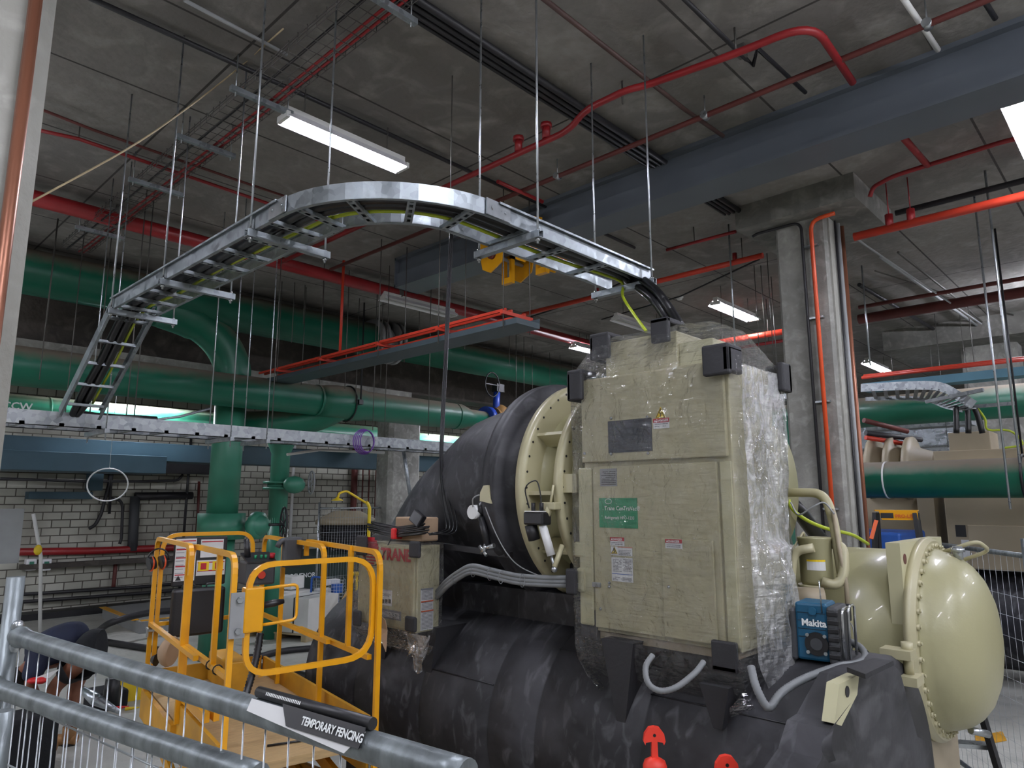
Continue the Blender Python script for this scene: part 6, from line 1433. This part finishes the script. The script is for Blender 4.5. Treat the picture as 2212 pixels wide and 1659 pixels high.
for (u, v, z0, sx, sz, m, lab) in ((.22, .12, .36, .2, .22, M_orange, 'orange tool case in the lower left of the wire trolley'), (.62, .12, .36, .22, .25, M_blue, 'blue box low in the right of the wire trolley'), (.35, .15, .6, .26, .12, M_sticker, 'white packet lying high in the wire trolley'), (.78, .18, .63, .16, .16, M_stblu, 'blue packet on top in the wire trolley'), (.6, .3, .76, .3, .1, M_sticker, 'long white carton on top of the wire trolley')):
    p_ = bx0 + dx2 * L2 * u + dy2 * (v + .05) + V(0, 0, z0); one(MB().box(p_ + V(-sx / 2, -.08, 0), p_ + V(sx / 2, .08, sz), .01), 'packed_box', m, lab, 'box')
# wheelie bins
def bin_(x0, x1, y0, lab, Yd, txt_=None):
    a = at(x0, y0, Y=Yd); b_ = at(x1, y0, Y=Yd); t = thing('waste_bin', lab, 'bin', V(a.x, Yd, 0)); w_ = b_.x - a.x
    MB().add([(a.x + .08, Yd + .05, .12), (b_.x - .08, Yd + .05, .12), (b_.x - .08, Yd + .6, .12), (a.x + .08, Yd + .6, .12), (a.x, Yd, 1.1), (b_.x, Yd, 1.1), (b_.x, Yd + .7, 1.1), (a.x, Yd + .7, 1.1)], [(3, 2, 1, 0), (4, 5, 6, 7), (0, 1, 5, 4), (1, 2, 6, 5), (2, 3, 7, 6), (3, 0, 4, 7)]).box((a.x - .03, Yd - .04, 1.04), (b_.x + .03, Yd + .72, 1.1), .01).build('body', M_bin, t)
    MB().prism([(a.x - .03, Yd - .04, 1.1), (b_.x + .03, Yd - .04, 1.1), (b_.x + .03, Yd + .3, 1.24), (b_.x + .03, Yd + .74, 1.18), (a.x - .03, Yd + .74, 1.18), (a.x - .03, Yd + .3, 1.24)][:2] + [(b_.x + .03, Yd + .74, 1.2), (a.x - .03, Yd + .74, 1.2)], (0, 0, .04)).build('lid', M_bin, t)
    for xx_ in (a.x + .15, b_.x - .15): MB().cyl((xx_, Yd + .1, .08), (xx_ + .04, Yd + .1, .08), .08, n=14).build('wheel', M_wheel, t)
    if txt_: text(txt_, .13, ((a.x + b_.x) / 2, Yd + .02 - .0, .72), (1, 0, .0), (0, 0, 1), M_wtxt, 'lettering', t, depth=.012, align='CENTER', bold=.02)
bin_(588, 700, 1240, 'dark green waste bin with white lettering behind the lift', 13.3, 'GROSVENOR')
bin_(704, 800, 1240, 'plain dark green waste bin right of the lettered one', 13.3)
# hi-vis cloth
q = floorxy(615, 1345); one(MB().sphere((q.x, q.y, .12), .22, 12, (1.3, .8, .6)).sphere((q.x + .2, q.y, .1), .15, 10, (1, 1, .7)), 'hi_vis_vest', M_lemon, 'crumpled hi-vis yellow vest lying before the green bin', 'vest')
q = floorxy(640, 1340); one(MB().sphere((q.x + .3, q.y + .3, .25), .25, 12, (1, .8, 1)).box((q.x + .15, q.y + .2, .3), (q.x + .4, q.y + .4, .55), .04), 'backpack', M_greyd, 'dark backpack slumped against the green bin', 'bag')
# far fence, shower and coil drum
fq, fr2 = at(690, 1098, Y=13.0), at(875, 1108, Y=13.0)
ff = thing('mesh_fence', 'galvanised mesh fence panel far behind, in front of the black drum', 'fence', V(fq.x, 13, 0)); zt = fq.z
MB().cyl((fq.x, 13, 0), (fq.x, 13, zt + .12), .024, n=10).build('post', M_zinc, ff); MB().cyl((fr2.x, 13, 0), (fr2.x, 13, zt + .05), .024, n=10).build('post', M_zinc, ff)
MB().cyl((fq.x, 13, zt), (fr2.x, 13, zt), .022, n=10).build('top_rail', M_zinc, ff); MB().cyl((fq.x, 13, .15), (fr2.x, 13, .15), .022, n=10).build('bottom_rail', M_zinc, ff)
mm = MB(); x = fq.x + .06
while x < fr2.x: mm.cyl((x, 13, .15), (x, 13, zt), .0028, n=4); x += .065
z = zt - .2
while z > .2: mm.cyl((fq.x, 13, z), (fr2.x, 13, z), .003, n=4); z -= .3
mm.build('mesh', M_wire, ff)
dq = at(748, 1150, Y=14.0); dr_ = thing('ribbed_drum', 'large black ribbed drum with a pale conical lid behind the far fence', 'drum', V(dq.x, 14.0, 0))
pr_ = [(0, .0)]; z = 0
while z < 1.72: pr_ += [(z, .62), (z + .03, .62), (z + .035, .59), (z + .055, .59)]; z += .06
MB().lathe(pr_ + [(1.75, .62)], (dq.x, 14.0, 0), (0, 0, 1), 40).build('drum', M_blk, dr_)
MB().lathe([(0, .7), (.09, .7), (.12, .66), (.3, .3), (.31, 0)], (dq.x, 14.0, 1.75), (0, 0, 1), 12).build('lid', M_tan3, dr_)
sq = at(797, 1140, Y=10.8); sh = thing('safety_shower', 'yellow safety shower with overhead rose and lower bowl, left of the chiller', 'shower', V(sq.x, 10.8, 0))
zt = at(790, 1084, Y=10.8).z; he = at(737, 1078, Y=10.8); hj = at(778, 1080, Y=10.8)
MB().tube([(sq.x, 10.8, 0), (sq.x, 10.8, zt - .12), (sq.x - .03, 10.8, zt - .05), (sq.x - .08, 10.8, zt)], .03, 12).build('post', M_yelp, sh)
MB().tube(fillet([(sq.x - .1, 10.8, zt - .01), at(748, 1060, Y=10.8), at(732, 1066, Y=10.8), at(730, 1076, Y=10.8)], .06), .02, 10).build('arm', M_yelp, sh)
MB().lathe([(0, .02), (.02, .04), (.05, .1), (.06, .1), (.062, 0)], at(729, 1074, Y=10.8), (0, 0, -1), 20).build('rose', M_yelp, sh)
bq = at(752, 1240, Y=10.8); MB().lathe([(0, .03), (.02, .1), (.05, .14), (.06, .13)], (bq.x + .05, 10.6, bq.z - .02), (0, 0, 1), 20).cyl((bq.x + .05, 10.6, .4), (bq.x + .05, 10.6, bq.z), .02, n=8).bar((bq.x + .05, 10.6, bq.z - .1), (sq.x, 10.8, bq.z - .15), .03, .03).build('bowl', M_yelp, sh)
one(MB().tube([at(772, 1240, Y=10.9), at(720, 1330, Y=10.6)], .02, 8), 'timber_lath', M_wood, 'pale timber lath leaning beside the shower bowl', 'timber')
pr_ = at(790, 935, Y=7.1); pr_.z = 3.0; t = thing('cable_coil', 'purple cable coil hanging above the galvanised tray', 'cable coil', pr_)
for k in range(5): MB().tube([pr_ + V((.1 + .012 * k) * math.cos(a), .02 * k - .04, (.13 + .006 * k) * math.sin(a)) for a in [2 * PI * i / 20 for i in range(20)]], .006, 6, closed=True).build('cable', M_purple, t)

# ================================================================== SERVICES ON THE BLOCK WALL
Yw = 16.72
def wp(pts): return [at(x, y, Y=Yw - .05) for x, y in pts]
one(MB().tube(wp([(40, 1192), (200, 1190), (340, 1184), (460, 1182)]), .075, 14), 'red_wall_pipe', M_redd if 0 else M_red, 'red pipe running level along the block wall', 'pipe')
one(MB().box(at(40, 1230, Y=Yw), at(460, 1196, Y=Yw) + V(0, -.2, 0)), 'wall_trunking', M_dark, 'dirty grey trunking under the red wall pipe', 'trunking')
for i, (y1, y2, lab) in enumerate(((1284, 1268, 'upper'), (1300, 1282, 'lower'))):
    one(MB().tube([at(50, y1, Y=Yw - .1), at(300, y2, Y=Yw - .1), at(470, y2 - 14, Y=Yw - .1)], .035, 10), 'wall_pipe', M_bpipe, '%s of two black pipes along the foot of the block wall' % lab, 'pipe')
for nm, pts, r, m, lab in (('wall_conduit', [(240, 992), (237, 1040), (218, 1112), (205, 1135), (192, 1142)], .035, M_bpipe, 'black pipe dropping down the block wall, left of a pair'),
    ('wall_conduit', [(247, 993), (240, 1035), (236, 1110)], .03, M_bpipe, 'black pipe dropping down the block wall, right of a pair'),
    ('wall_conduit', [(0, 1034), (180, 1040), (300, 1040), (385, 1038), (395, 1025)], .03, M_bpipe, 'long level black pipe on the block wall below the cable rack'),
    ('wall_conduit', [(237, 1076), (260, 1080), (265, 1095), (262, 1165), (258, 1175)], .03, M_bpipe, 'black pipe with a bend halfway down the block wall'),
    ('wall_conduit', [(292, 1072), (415, 1070)], .09, M_bpipe, 'thick black lagged pipe level on the block wall'),
    ('wall_drop', [(292, 1072), (289, 1130), (286, 1190)], .1, M_greyd, 'thick dark grey pipe dropping from the level lagged pipe'),
    ('wall_conduit', [(430, 1040), (428, 1100), (424, 1155)], .03, M_redd, 'thin rusty pipe on the block wall beside the thick green riser'),
    ('wall_conduit', [(250, 1215), (247, 1250), (244, 1275)], .04, M_redd, 'short rusty pipe low on the block wall')):
    one(MB().tube(fillet(wp(pts), .1), r, 10), nm, m, lab, 'pipe')
rk_ = thing('cable_rack', 'dark cable rack with cables along the upper block wall', 'cable rack', at(200, 1008, Y=Yw))
MB().box(at(-60, 1012, Y=Yw), at(455, 1004, Y=Yw) + V(0, -.25, 0)).build('rack', M_bpipe, rk_)
for k in range(4): MB().tube([at(-60, 1001 + 3 * k, Y=Yw - .15), at(200, 1003 + 3 * k, Y=Yw - .15), at(455, 1006 + 3 * k, Y=Yw - .15)], .03, 8).build('cable', M_redd if k == 2 else M_cable, rk_)
one(MB().box(at(190, 992, Y=Yw), at(200, 1060, Y=Yw) + V(.1, -.3, 0)).box(at(55, 1062, Y=Yw), at(190, 1078, Y=Yw) + V(0, -.3, 0)), 'air_duct', M_duct, 'small blue-grey duct elbow low on the block wall', 'duct')
one(MB().box(at(-60, 1100, Y=13.0), at(40, 1216, Y=13.0) + V(0, .35, 0)), 'switchboard', M_grey, 'grey switchboard cabinet at the left edge', 'cabinet')
for x, l in ((64, 'left'), (96, 'right')):
    t = thing('wall_isolator', 'small pale green isolator box on the wall, %s one of two' % l, 'isolator', at(x, 1218, Y=Yw)); q = at(x - 10, 1207, Y=Yw); e_ = at(x + 10, 1231, Y=Yw)
    MB().box((q.x, Yw - .15, e_.z), (e_.x, Yw + .05, q.z), .02).build('case', M_stgrn if 0 else M_refl, t); MB().box((q.x + .05, Yw - .16, e_.z + .12), (e_.x - .05, Yw - .149, q.z - .05)).build('cover', M_greenr, t)
one(MB().tube([at(72, 1110, Y=14.5), at(88, 1200, Y=14.5), V(at(94, 1300, Y=14.5).x, 14.5, 0)], .03, 8), 'pale_pole', M_white, 'thin pale pole leaning before the block wall at left', 'pole')
one(MB().sphere(at(82, 1188, Y=14.4), .065, 10, (1, .7, 1.4)), 'yellow_glove', M_yelp, 'yellow glove stuck on the leaning pale pole', 'glove')
one(MB().tube([at(233, 1047, Y=13) + V(.31 * math.cos(a), 0, .27 * math.sin(a)) for a in [2 * PI * i / 32 for i in range(32)]], .012, 6, closed=True).cyl(at(233, 1047, Y=13) + V(0, 0, .27), (at(233, 1047, Y=13).x, 13, 4.4), .004, n=5), 'wire_ring', M_sticker, 'pale wire ring hanging in front of the block wall', 'ring')
for x, r, m, lab in ((765, .09, M_redd, 'dark red vertical column pipe on the far block wall'), (783, .02, M_redd, 'first thin red riser right of the dark red pipe'), (797, .02, M_redd, 'second thin red riser right of the dark red pipe'), (812, .03, M_redd, 'third thin red riser right of the dark red pipe'), (618, .05, M_sticker, 'pale vertical pipe beside the slimmer green riser'), (632, .04, M_sticker, 'second pale vertical pipe beside the slimmer green riser'), (405, .03, M_bpipe, 'thin black vertical pipe beside the thick green riser')):
    q = at(x, 1050, Y=Yw - .1); one(MB().cyl((q.x, q.y, 0.3), (q.x, q.y, 4.3), r, n=10), 'wall_riser', m, lab, 'pipe')
one(MB().box(at(700, 1215, Y=Yw), at(860, 1190, Y=Yw) + V(0, -.3, 0)), 'wall_trunking', M_redd, 'dark red trunking low on the far block wall', 'trunking')

# ================================================================== RIGHT BACKGROUND
XG = 10.0; zg = 2.3 + .03 * 8.9 + .02
pg = thing('green_main_pipe', 'dusty green pipe crossing in front of the second chiller at right', 'pipe', (XG, 1, zg))
gt, gb_ = at(2000, 995, X=XG), at(2000, 1076, X=XG); rg = (gt.z - gb_.z) / 2; zg = (gt.z + gb_.z) / 2
MB().tube([(XG, 5.5, zg), (XG, -4, zg)], rg, 32).build('pipe', M_green, pg); q = at(1915, 1030, X=XG); MB().cyl((XG, q.y, zg), (XG, q.y - .02, zg), rg + .006, n=32).build('weld_band', M_sticker, pg)
q = at(2200, 990, X=9.7); MB().tube([(XG + (rg + .03) * math.cos(a), q.y, zg + (rg + .03) * math.sin(a)) for a in [2 * PI * i / 24 for i in range(24)]], .016, 6, closed=True).cyl((XG, q.y, zg + rg), (XG, q.y, ZC), .012, n=8).build('pipe_clamp', M_blk, pg)
zu = at(1950, 885, X=13.0).z; one(MB().tube([(13.0, 6.5, zu), (13.0, .9, zu)], .26, 28), 'green_main_pipe', M_green, 'dark green pipe under the far cable ladder at right', 'pipe')
one(MB().tube([(13.5, -.2, at(2200, 870, X=13.5).z), (13.5, -3, at(2200, 870, X=13.5).z)], .26, 28), 'green_main_pipe', M_green, 'dark green pipe end at the right edge', 'pipe')
one(MB().tube([at(1688, 900, D=8.5), V(at(1688, 1050, D=8.5).x, at(1688, 1050, D=8.5).y, 0)], .1, 20), 'green_riser', M_greenr, 'green vertical pipe seen between the wrapped cabinet and the column', 'pipe')
c2_ = thing('second_chiller', 'second tan chiller in the right background behind the green pipe', 'chiller', (11.5, 1, 0))
X2 = 10.9
a, b_ = at(2035, 1040, X=X2), at(2330, 1238, X=X2)
MB().box((X2, b_.y, b_.z), (X2 + .9, a.y, at(2035, 996, X=X2).z), .01).build('starter_cabinet', M_tan3, c2_)
MB().box((X2 - .02, at(2100, 1230, X=X2).y, at(2100, 1228, X=X2).z), (X2, b_.y, at(2150, 1135, X=X2).z), .01).build('access_panel', M_tan3, c2_)
MB().box((X2 + .1, at(2015, 1100, X=X2).y, at(2015, 1232, X=X2).z), (X2 + .9, a.y + .35, at(2015, 1060, X=X2).z)).build('hinge_side', M_tan3, c2_)
mm = at(2050, 962, X=X2 + .3); m2 = at(2145, 1002, X=X2 + .3)
MB().box((X2 + .3, m2.y, at(2100, 1003, X=X2 + .3).z), (X2 + .9, mm.y, at(2050, 935, X=X2 + .3).z), .01).build('terminal_box', M_tan3, c2_)
MB().box((X2 + .25, b_.y, at(2100, 1000, X=X2 + .3).z), (X2 + 1.0, at(2018, 980, X=X2 + .3).y, at(2100, 972, X=X2 + .3).z), .01).build('motor_cover', M_tan3, c2_)
for x in (1893, 1932, 1972): q = at(x, 990, X=X2 + .75); MB().lathe([(-.12, .33), (-.04, .36), (-.04, .52), (.03, .52), (.03, .38), (.3, .28)], (X2 + .75, q.y, q.z - .2), (0, -1, 0), 32).build('casing_flange', M_tan3, c2_)
q = at(1950, 1120, X=X2 + .9); MB().tube([(X2 + .9, q.y + 2.2, 1.9), (X2 + .9, q.y - .6, 1.9)], .62, 32).build('condenser_shell', M_tan3, c2_)
MB().tube([(X2 + .5, 5, .75), (X2 + .5, -3, .75)], .62, 32).build('evaporator_shell', M_foam, c2_)
for (x0, y0, x1, y1, m) in ((2063, 1134, 2088, 1160, M_stblk), (2076, 1166, 2108, 1178, M_sticker), (2078, 1184, 2108, 1207, M_sticker), (2060, 1184, 2073, 1202, M_sticker)):
    a, b_ = at(x0, y0, X=X2 - .004), at(x1, y1, X=X2 - .004); MB().box((X2 - .006, b_.y, b_.z), (X2 + .001, a.y, a.z)).build('sticker', m, c2_)
for k, (x0, x1) in enumerate(((2065, 2066), (2090, 2092), (2103, 2122))):
    one(MB().tube(smooth([at(x0, 878, D=9.0), at(x0 + (x1 - x0) * .5, 900, D=9.0), at(x1, 936, D=9.0)], 4), .035, 8), 'power_cable', M_cable, '%s black cable dropping onto the terminal box of the second chiller' % ('left', 'middle', 'right')[k], 'cable')
one(MB().tube(smooth([at(2110, 880, D=9.0), at(2128, 905, D=9.0), at(2134, 928, D=9.0), at(2180, 930, D=8.9), at(2205, 950, D=8.9), at(2205, 962, D=8.9), at(2165, 968, D=9.0)], 4), .014, 6), 'earth_cable', M_grn_y, 'green and yellow earth cable looping over the second chiller', 'cable')
# far cable ladder, blue tray, silver ducts
l3_ = thing('far_cable_ladder', 'distant galvanised cable ladder bending toward the right edge', 'cable ladder', at(2000, 860, D=9.5))
up_l = [at(1860, 838, D=10.5), at(1960, 833, D=9.7), at(2030, 835, D=9.2), at(2075, 858, D=8.9), at(2104, 875, D=8.8)]
lo_l = [at(1870, 862, D=10.9), at(1960, 860, D=10.2), at(2010, 866, D=9.8), at(2040, 877, D=9.3), at(2080, 886, D=9.0)]
MB().sweep(smooth(up_l, 4), .01, .12).build('side_rail', M_galvb, l3_); MB().sweep(smooth(lo_l, 4), .01, .06).build('side_rail', M_galvb, l3_)
u_, l_ = smooth(up_l, 4), smooth(lo_l, 4); mm = MB()
for k in range(1, len(u_)): mm.bar(u_[k] - V(0, 0, .04), l_[k], .05, .01)
mm.build('rungs', M_galvb, l3_)
for (x0, y0, x1, y1, l) in ((2000, 868, 2124, 842, 'upper'), (2060, 882, 2192, 871, 'lower')): one(MB().bar(at(x0, y0, D=9.2), at(x1, y1, D=8.6), .04, .045), 'strut', M_galvb, '%s strut under the distant cable ladder at right' % l, 'strut')
Xb = at(1870, 810, Z=3.75).x
bt = thing('hanging_tray', 'distant blue beam tray with bright red rails above it at right', 'cable tray', (Xb, 1, 3.7))
Xb = 11.5; q0, q1 = at(1862, 822, X=Xb), at(2240, 793, X=Xb)
MB().box((Xb, q1.y, q1.z - .09), (Xb + .3, q0.y, q1.z + .03)).build('channel', M_ductb, bt)
for dz, dx_ in ((.12, 0), (.16, .1)): MB().cyl((Xb + dx_, q1.y, q1.z + dz), (Xb + dx_, q0.y, q1.z + dz), .025, n=8).build('red_rail', M_redb, bt)
one(MB().box((Xb + .0, at(1700, 800, X=Xb).y, q1.z - .09), (Xb + .3, at(1640, 800, X=Xb).y, q1.z + .2)), 'galvanised_box', M_galvb, 'galvanised box section between cabinet and column', 'box')
one(MB().box((16.4, -3, at(2000, 965, X=16.4).z), (17.2, 5.5, at(2000, 900, X=16.4).z), .03), 'foil_duct', M_silver, 'large foil-covered duct behind the second chiller', 'duct')
one(MB().box(at(1870, 985, X=14) + V(0, 0, -.12), V(14.3, at(2050, 985, X=14).y, at(1870, 985, X=14).z + .1)), 'galvanised_tray', M_galvb, 'far galvanised tray seen above the tan flanges', 'cable tray')
one(MB().box(at(1870, 925, X=14) + V(0, 0, -.05), V(14.4, at(2100, 925, X=14).y, at(1870, 925, X=14).z + .02)), 'galvanised_tray', M_galvb, 'far perforated tray seen before the foil duct', 'cable tray')
for (p0, p1, m, r, lab) in (((1866, 908), (1960, 932), M_redd, .04, 'dull copper pipe slanting before the foil duct'), ((1870, 945), (1975, 962), M_redb, .035, 'red pipe slanting low before the foil duct'), ((1870, 935), (1990, 950), M_bpipe, .04, 'black pipe slanting before the foil duct')): one(MB().cyl(at(*p0, D=10.4), at(*p1, D=10.6), r, n=8), 'slanting_pipe', m, lab, 'pipe')
# right temporary fence
ra, rb = at(2118, 1188, D=5.6), at(2214, 1192, D=5.0); rb.z = ra.z = at(2118, 1188, D=5.6).z
rc_ = ra + (ra - rb).normalized() * 1.2
rf = thing('temporary_fence', 'galvanised mesh fence panel at the right behind the tan dome', 'fence', V(ra.x, ra.y, 0)); dv = (rb - rc_).normalized()
MB().tube([rc_, rb], .019, 12).build('top_rail', M_gpipe, rf); MB().cyl((rb.x, rb.y, ra.z + .12), (rb.x, rb.y, 0), .019, n=12).build('post', M_gpipe, rf)
MB().tube([V(rc_.x, rc_.y, .12), V(rb.x, rb.y, .12)], .019, 12).build('bottom_rail', M_gpipe, rf)
L_ = (rb - rc_).length; k = .03; wm = MB()
while k < L_: p_ = rc_ + dv * k; wm.cyl((p_.x, p_.y, .12), (p_.x, p_.y, ra.z), .0013, n=4); k += .085
z = ra.z - .3
while z > .2: wm.cyl((rc_.x, rc_.y, z), (rb.x, rb.y, z), .0013, n=4); z -= .15
wm.build('mesh', M_wire, rf)
# step ladders
def ladder_(lab, A, tw, H_, th, name='step_ladder'):
    pass
sl_ = thing('step_ladder', 'black step ladder with yellow top cap standing behind the tan shell', 'ladder', V(7.0, 2.0, 0))
ta_, tb_2 = at(1882, 1104, D=6.3), at(1982, 1106, D=6.1); tb_2.z = ta_.z; dl = (tb_2 - ta_).normalized(); nl_ = V(-dl.y, dl.x, 0)
if nl_.dot(V(FW[0], FW[1], 0)) < 0: nl_ = -nl_
W3 = (tb_2 - ta_).length; H3 = ta_.z
cap_ = MB().prism([ta_ - nl_ * .0 + dl * .03, tb_2 + V(0, 0, 0), tb_2 + nl_ * .14, ta_ + nl_ * .16], (0, 0, .01)).prism([ta_ + dl * .06 + V(0, 0, 0), tb_2, tb_2 + V(0, 0, -.075), ta_ + dl * .08 + V(0, 0, -.075)], nl_ * .008).build('top_cap', M_yel, sl_)
text('PRO-LITE', .04, ta_ + dl * W3 * .52 + V(0, 0, -.055), dl, (0, 0, 1), M_storg, 'lettering', sl_, depth=.01, bold=.03)
MB().prism([ta_ + dl * W3 * .2 + V(0, 0, -.015) - nl_ * .001, ta_ + dl * W3 * .48 + V(0, 0, -.015) - nl_ * .001, ta_ + dl * W3 * .48 + V(0, 0, -.06) - nl_ * .001, ta_ + dl * W3 * .2 + V(0, 0, -.06) - nl_ * .001], nl_ * -.001).build('name_plate', M_bpipe, sl_)
for s_ in (0, 1):
    t_ = ta_ + dl * (W3 * (.08 if s_ == 0 else .95)) + nl_ * .02 ; sg = -1 if s_ == 0 else 1
    MB().bar(t_ + V(0, 0, -.02), V(t_.x, t_.y, 0) + dl * sg * .14 - nl_ * .5, .03, .075).build('front_leg', M_blk, sl_)
    MB().bar(t_ + nl_ * .1 + V(0, 0, -.02), V(t_.x, t_.y, 0) + dl * sg * .1 + nl_ * .6, .03, .07).build('rear_leg', M_blk, sl_)
lp_ = at(1898, 1140, D=6.1)
MB().bar(at(1893, 1124, D=6.1), at(1882, 1164, D=6.02), .03, .008, up=nl_).build('orange_label', M_storg, sl_)
for z in (.35, .7, 1.05, 1.4, 1.75):
    f_ = z / H3; a = (ta_ + dl * W3 * .2).lerp(V(ta_.x, ta_.y, 0) + dl * (W3 * .2 - .14) - nl_ * .5, 1 - f_); b_ = (ta_ + dl * W3 * .95).lerp(V(ta_.x, ta_.y, 0) + dl * (W3 * .95 + .14) - nl_ * .5, 1 - f_); a.z = b_.z = z
    MB().bar(a, b_, .08, .02).build('tread', M_zinc, sl_)
s2 = thing('step_ladder', 'black and silver step ladder foot at the lower right beside the dome', 'ladder', at(2130, 1600, D=4.6))
pA, pB = at(2108, 1500, D=4.7), at(2165, 1690, D=4.5)
dirl = (pB - pA).normalized(); kf = -pA.z / dirl.z; fA = pA + dirl * kf; kt = (1.9 - pA.z) / dirl.z
MB().bar(pA + dirl * kt * .55, fA, .03, .08).build('stile', M_blk, s2)
off = V(-.72, -.1, 0).normalized() * .42; off = V(-.2, .36, 0)
MB().bar(pA + dirl * kt * .55 + off, fA + off * 1.15, .03, .08).build('stile', M_blk, s2)
for (x, y) in ((2116, 1526), (2146, 1612), (2180, 1712)):
    q = at(x, y, D=4.65); MB().bar(q, q + off, .09, .025).build('tread', M_zinc, s2)
one(MB().prism([at(2105, 1590, Z=.003), at(2165, 1580, Z=.003), at(2175, 1600, Z=.003), at(2110, 1612, Z=.003)], (0, 0, .002)), 'floor_mark', M_yeld, 'faded yellow mark painted on the floor by the right ladder', 'floor mark')
one(MB().box(V(at(1690, 1150, D=9.5).x, at(1690, 1150, D=9.5).y, 0), at(1990, 1146, D=9.2) + V(.2, 0, 0), .03), 'blue_crate', M_blue, 'blue crate seen low behind the step ladder and column', 'crate')
def hang_all(names):
    for nm in names:
        o = bpy.data.objects.get(nm)
        if o is None or o.type != 'MESH': continue
        g_ = V(o['_o']); vs = [g_ + v.co for v in o.data.vertices]; top = max(vs, key=lambda p: p.z)
        MB().cyl((top.x, top.y, top.z - .01), (top.x, top.y, ZC), .005, n=6).build('hanger', M_rodd, o)
hang_all(['galvanised_tray.001', 'galvanised_tray.002', 'brace_arm', 'brace_arm.001', 'air_duct.001', 'galvanised_box', 'thin_red_pipe', 'thin_red_pipe.001'])
GR = {'ceiling_light': 'fluorescent lights under the ceiling', 'foam_corner_pad': 'foam pads on the cabinet corners', 'trapeze_hanger': 'trapeze hangers of the cable ladder', 'strut_hanger': 'strut hangers under the trays', 'bollard': 'bollards in the foreground', 'beam_trolley': 'yellow trolleys on the steel beam', 'waste_bin': 'green waste bins behind the lift', 'temporary_fence': 'temporary fence panels', 'screwdriver': 'hand tools on the floor', 'packed_box': 'load of the wire trolley', 'white_box': 'white boxes on the pallet', 'packing_film': 'clear films over the cabinets', 'rubber_hose': 'black hoses on the floor', 'wall_riser': 'vertical pipes on the block wall', 'wall_conduit': 'dark pipes on the block wall', 'concrete_column': 'concrete columns of the hall', 'step_ladder': 'step ladders at right', 'wall_isolator': 'isolator boxes on the wall', 'wall_pipe': 'pipes along the foot of the wall', 'green_main_pipe': 'large green mains', 'green_riser': 'green risers', 'black_conduit': 'black conduits under the ceiling', 'red_sprinkler_pipe': 'red sprinkler pipes', 'flexible_conduit': 'grey flexible conduits on the chiller', 'power_cable': 'cables dropping onto the second chiller'}
for o in list(bpy.data.objects):
    if '_o' in o: del o['_o']
    k_ = o.name.split('.')[0]
    if o.parent is None and k_ in GR and 'group' not in o: o['group'] = GR[k_]
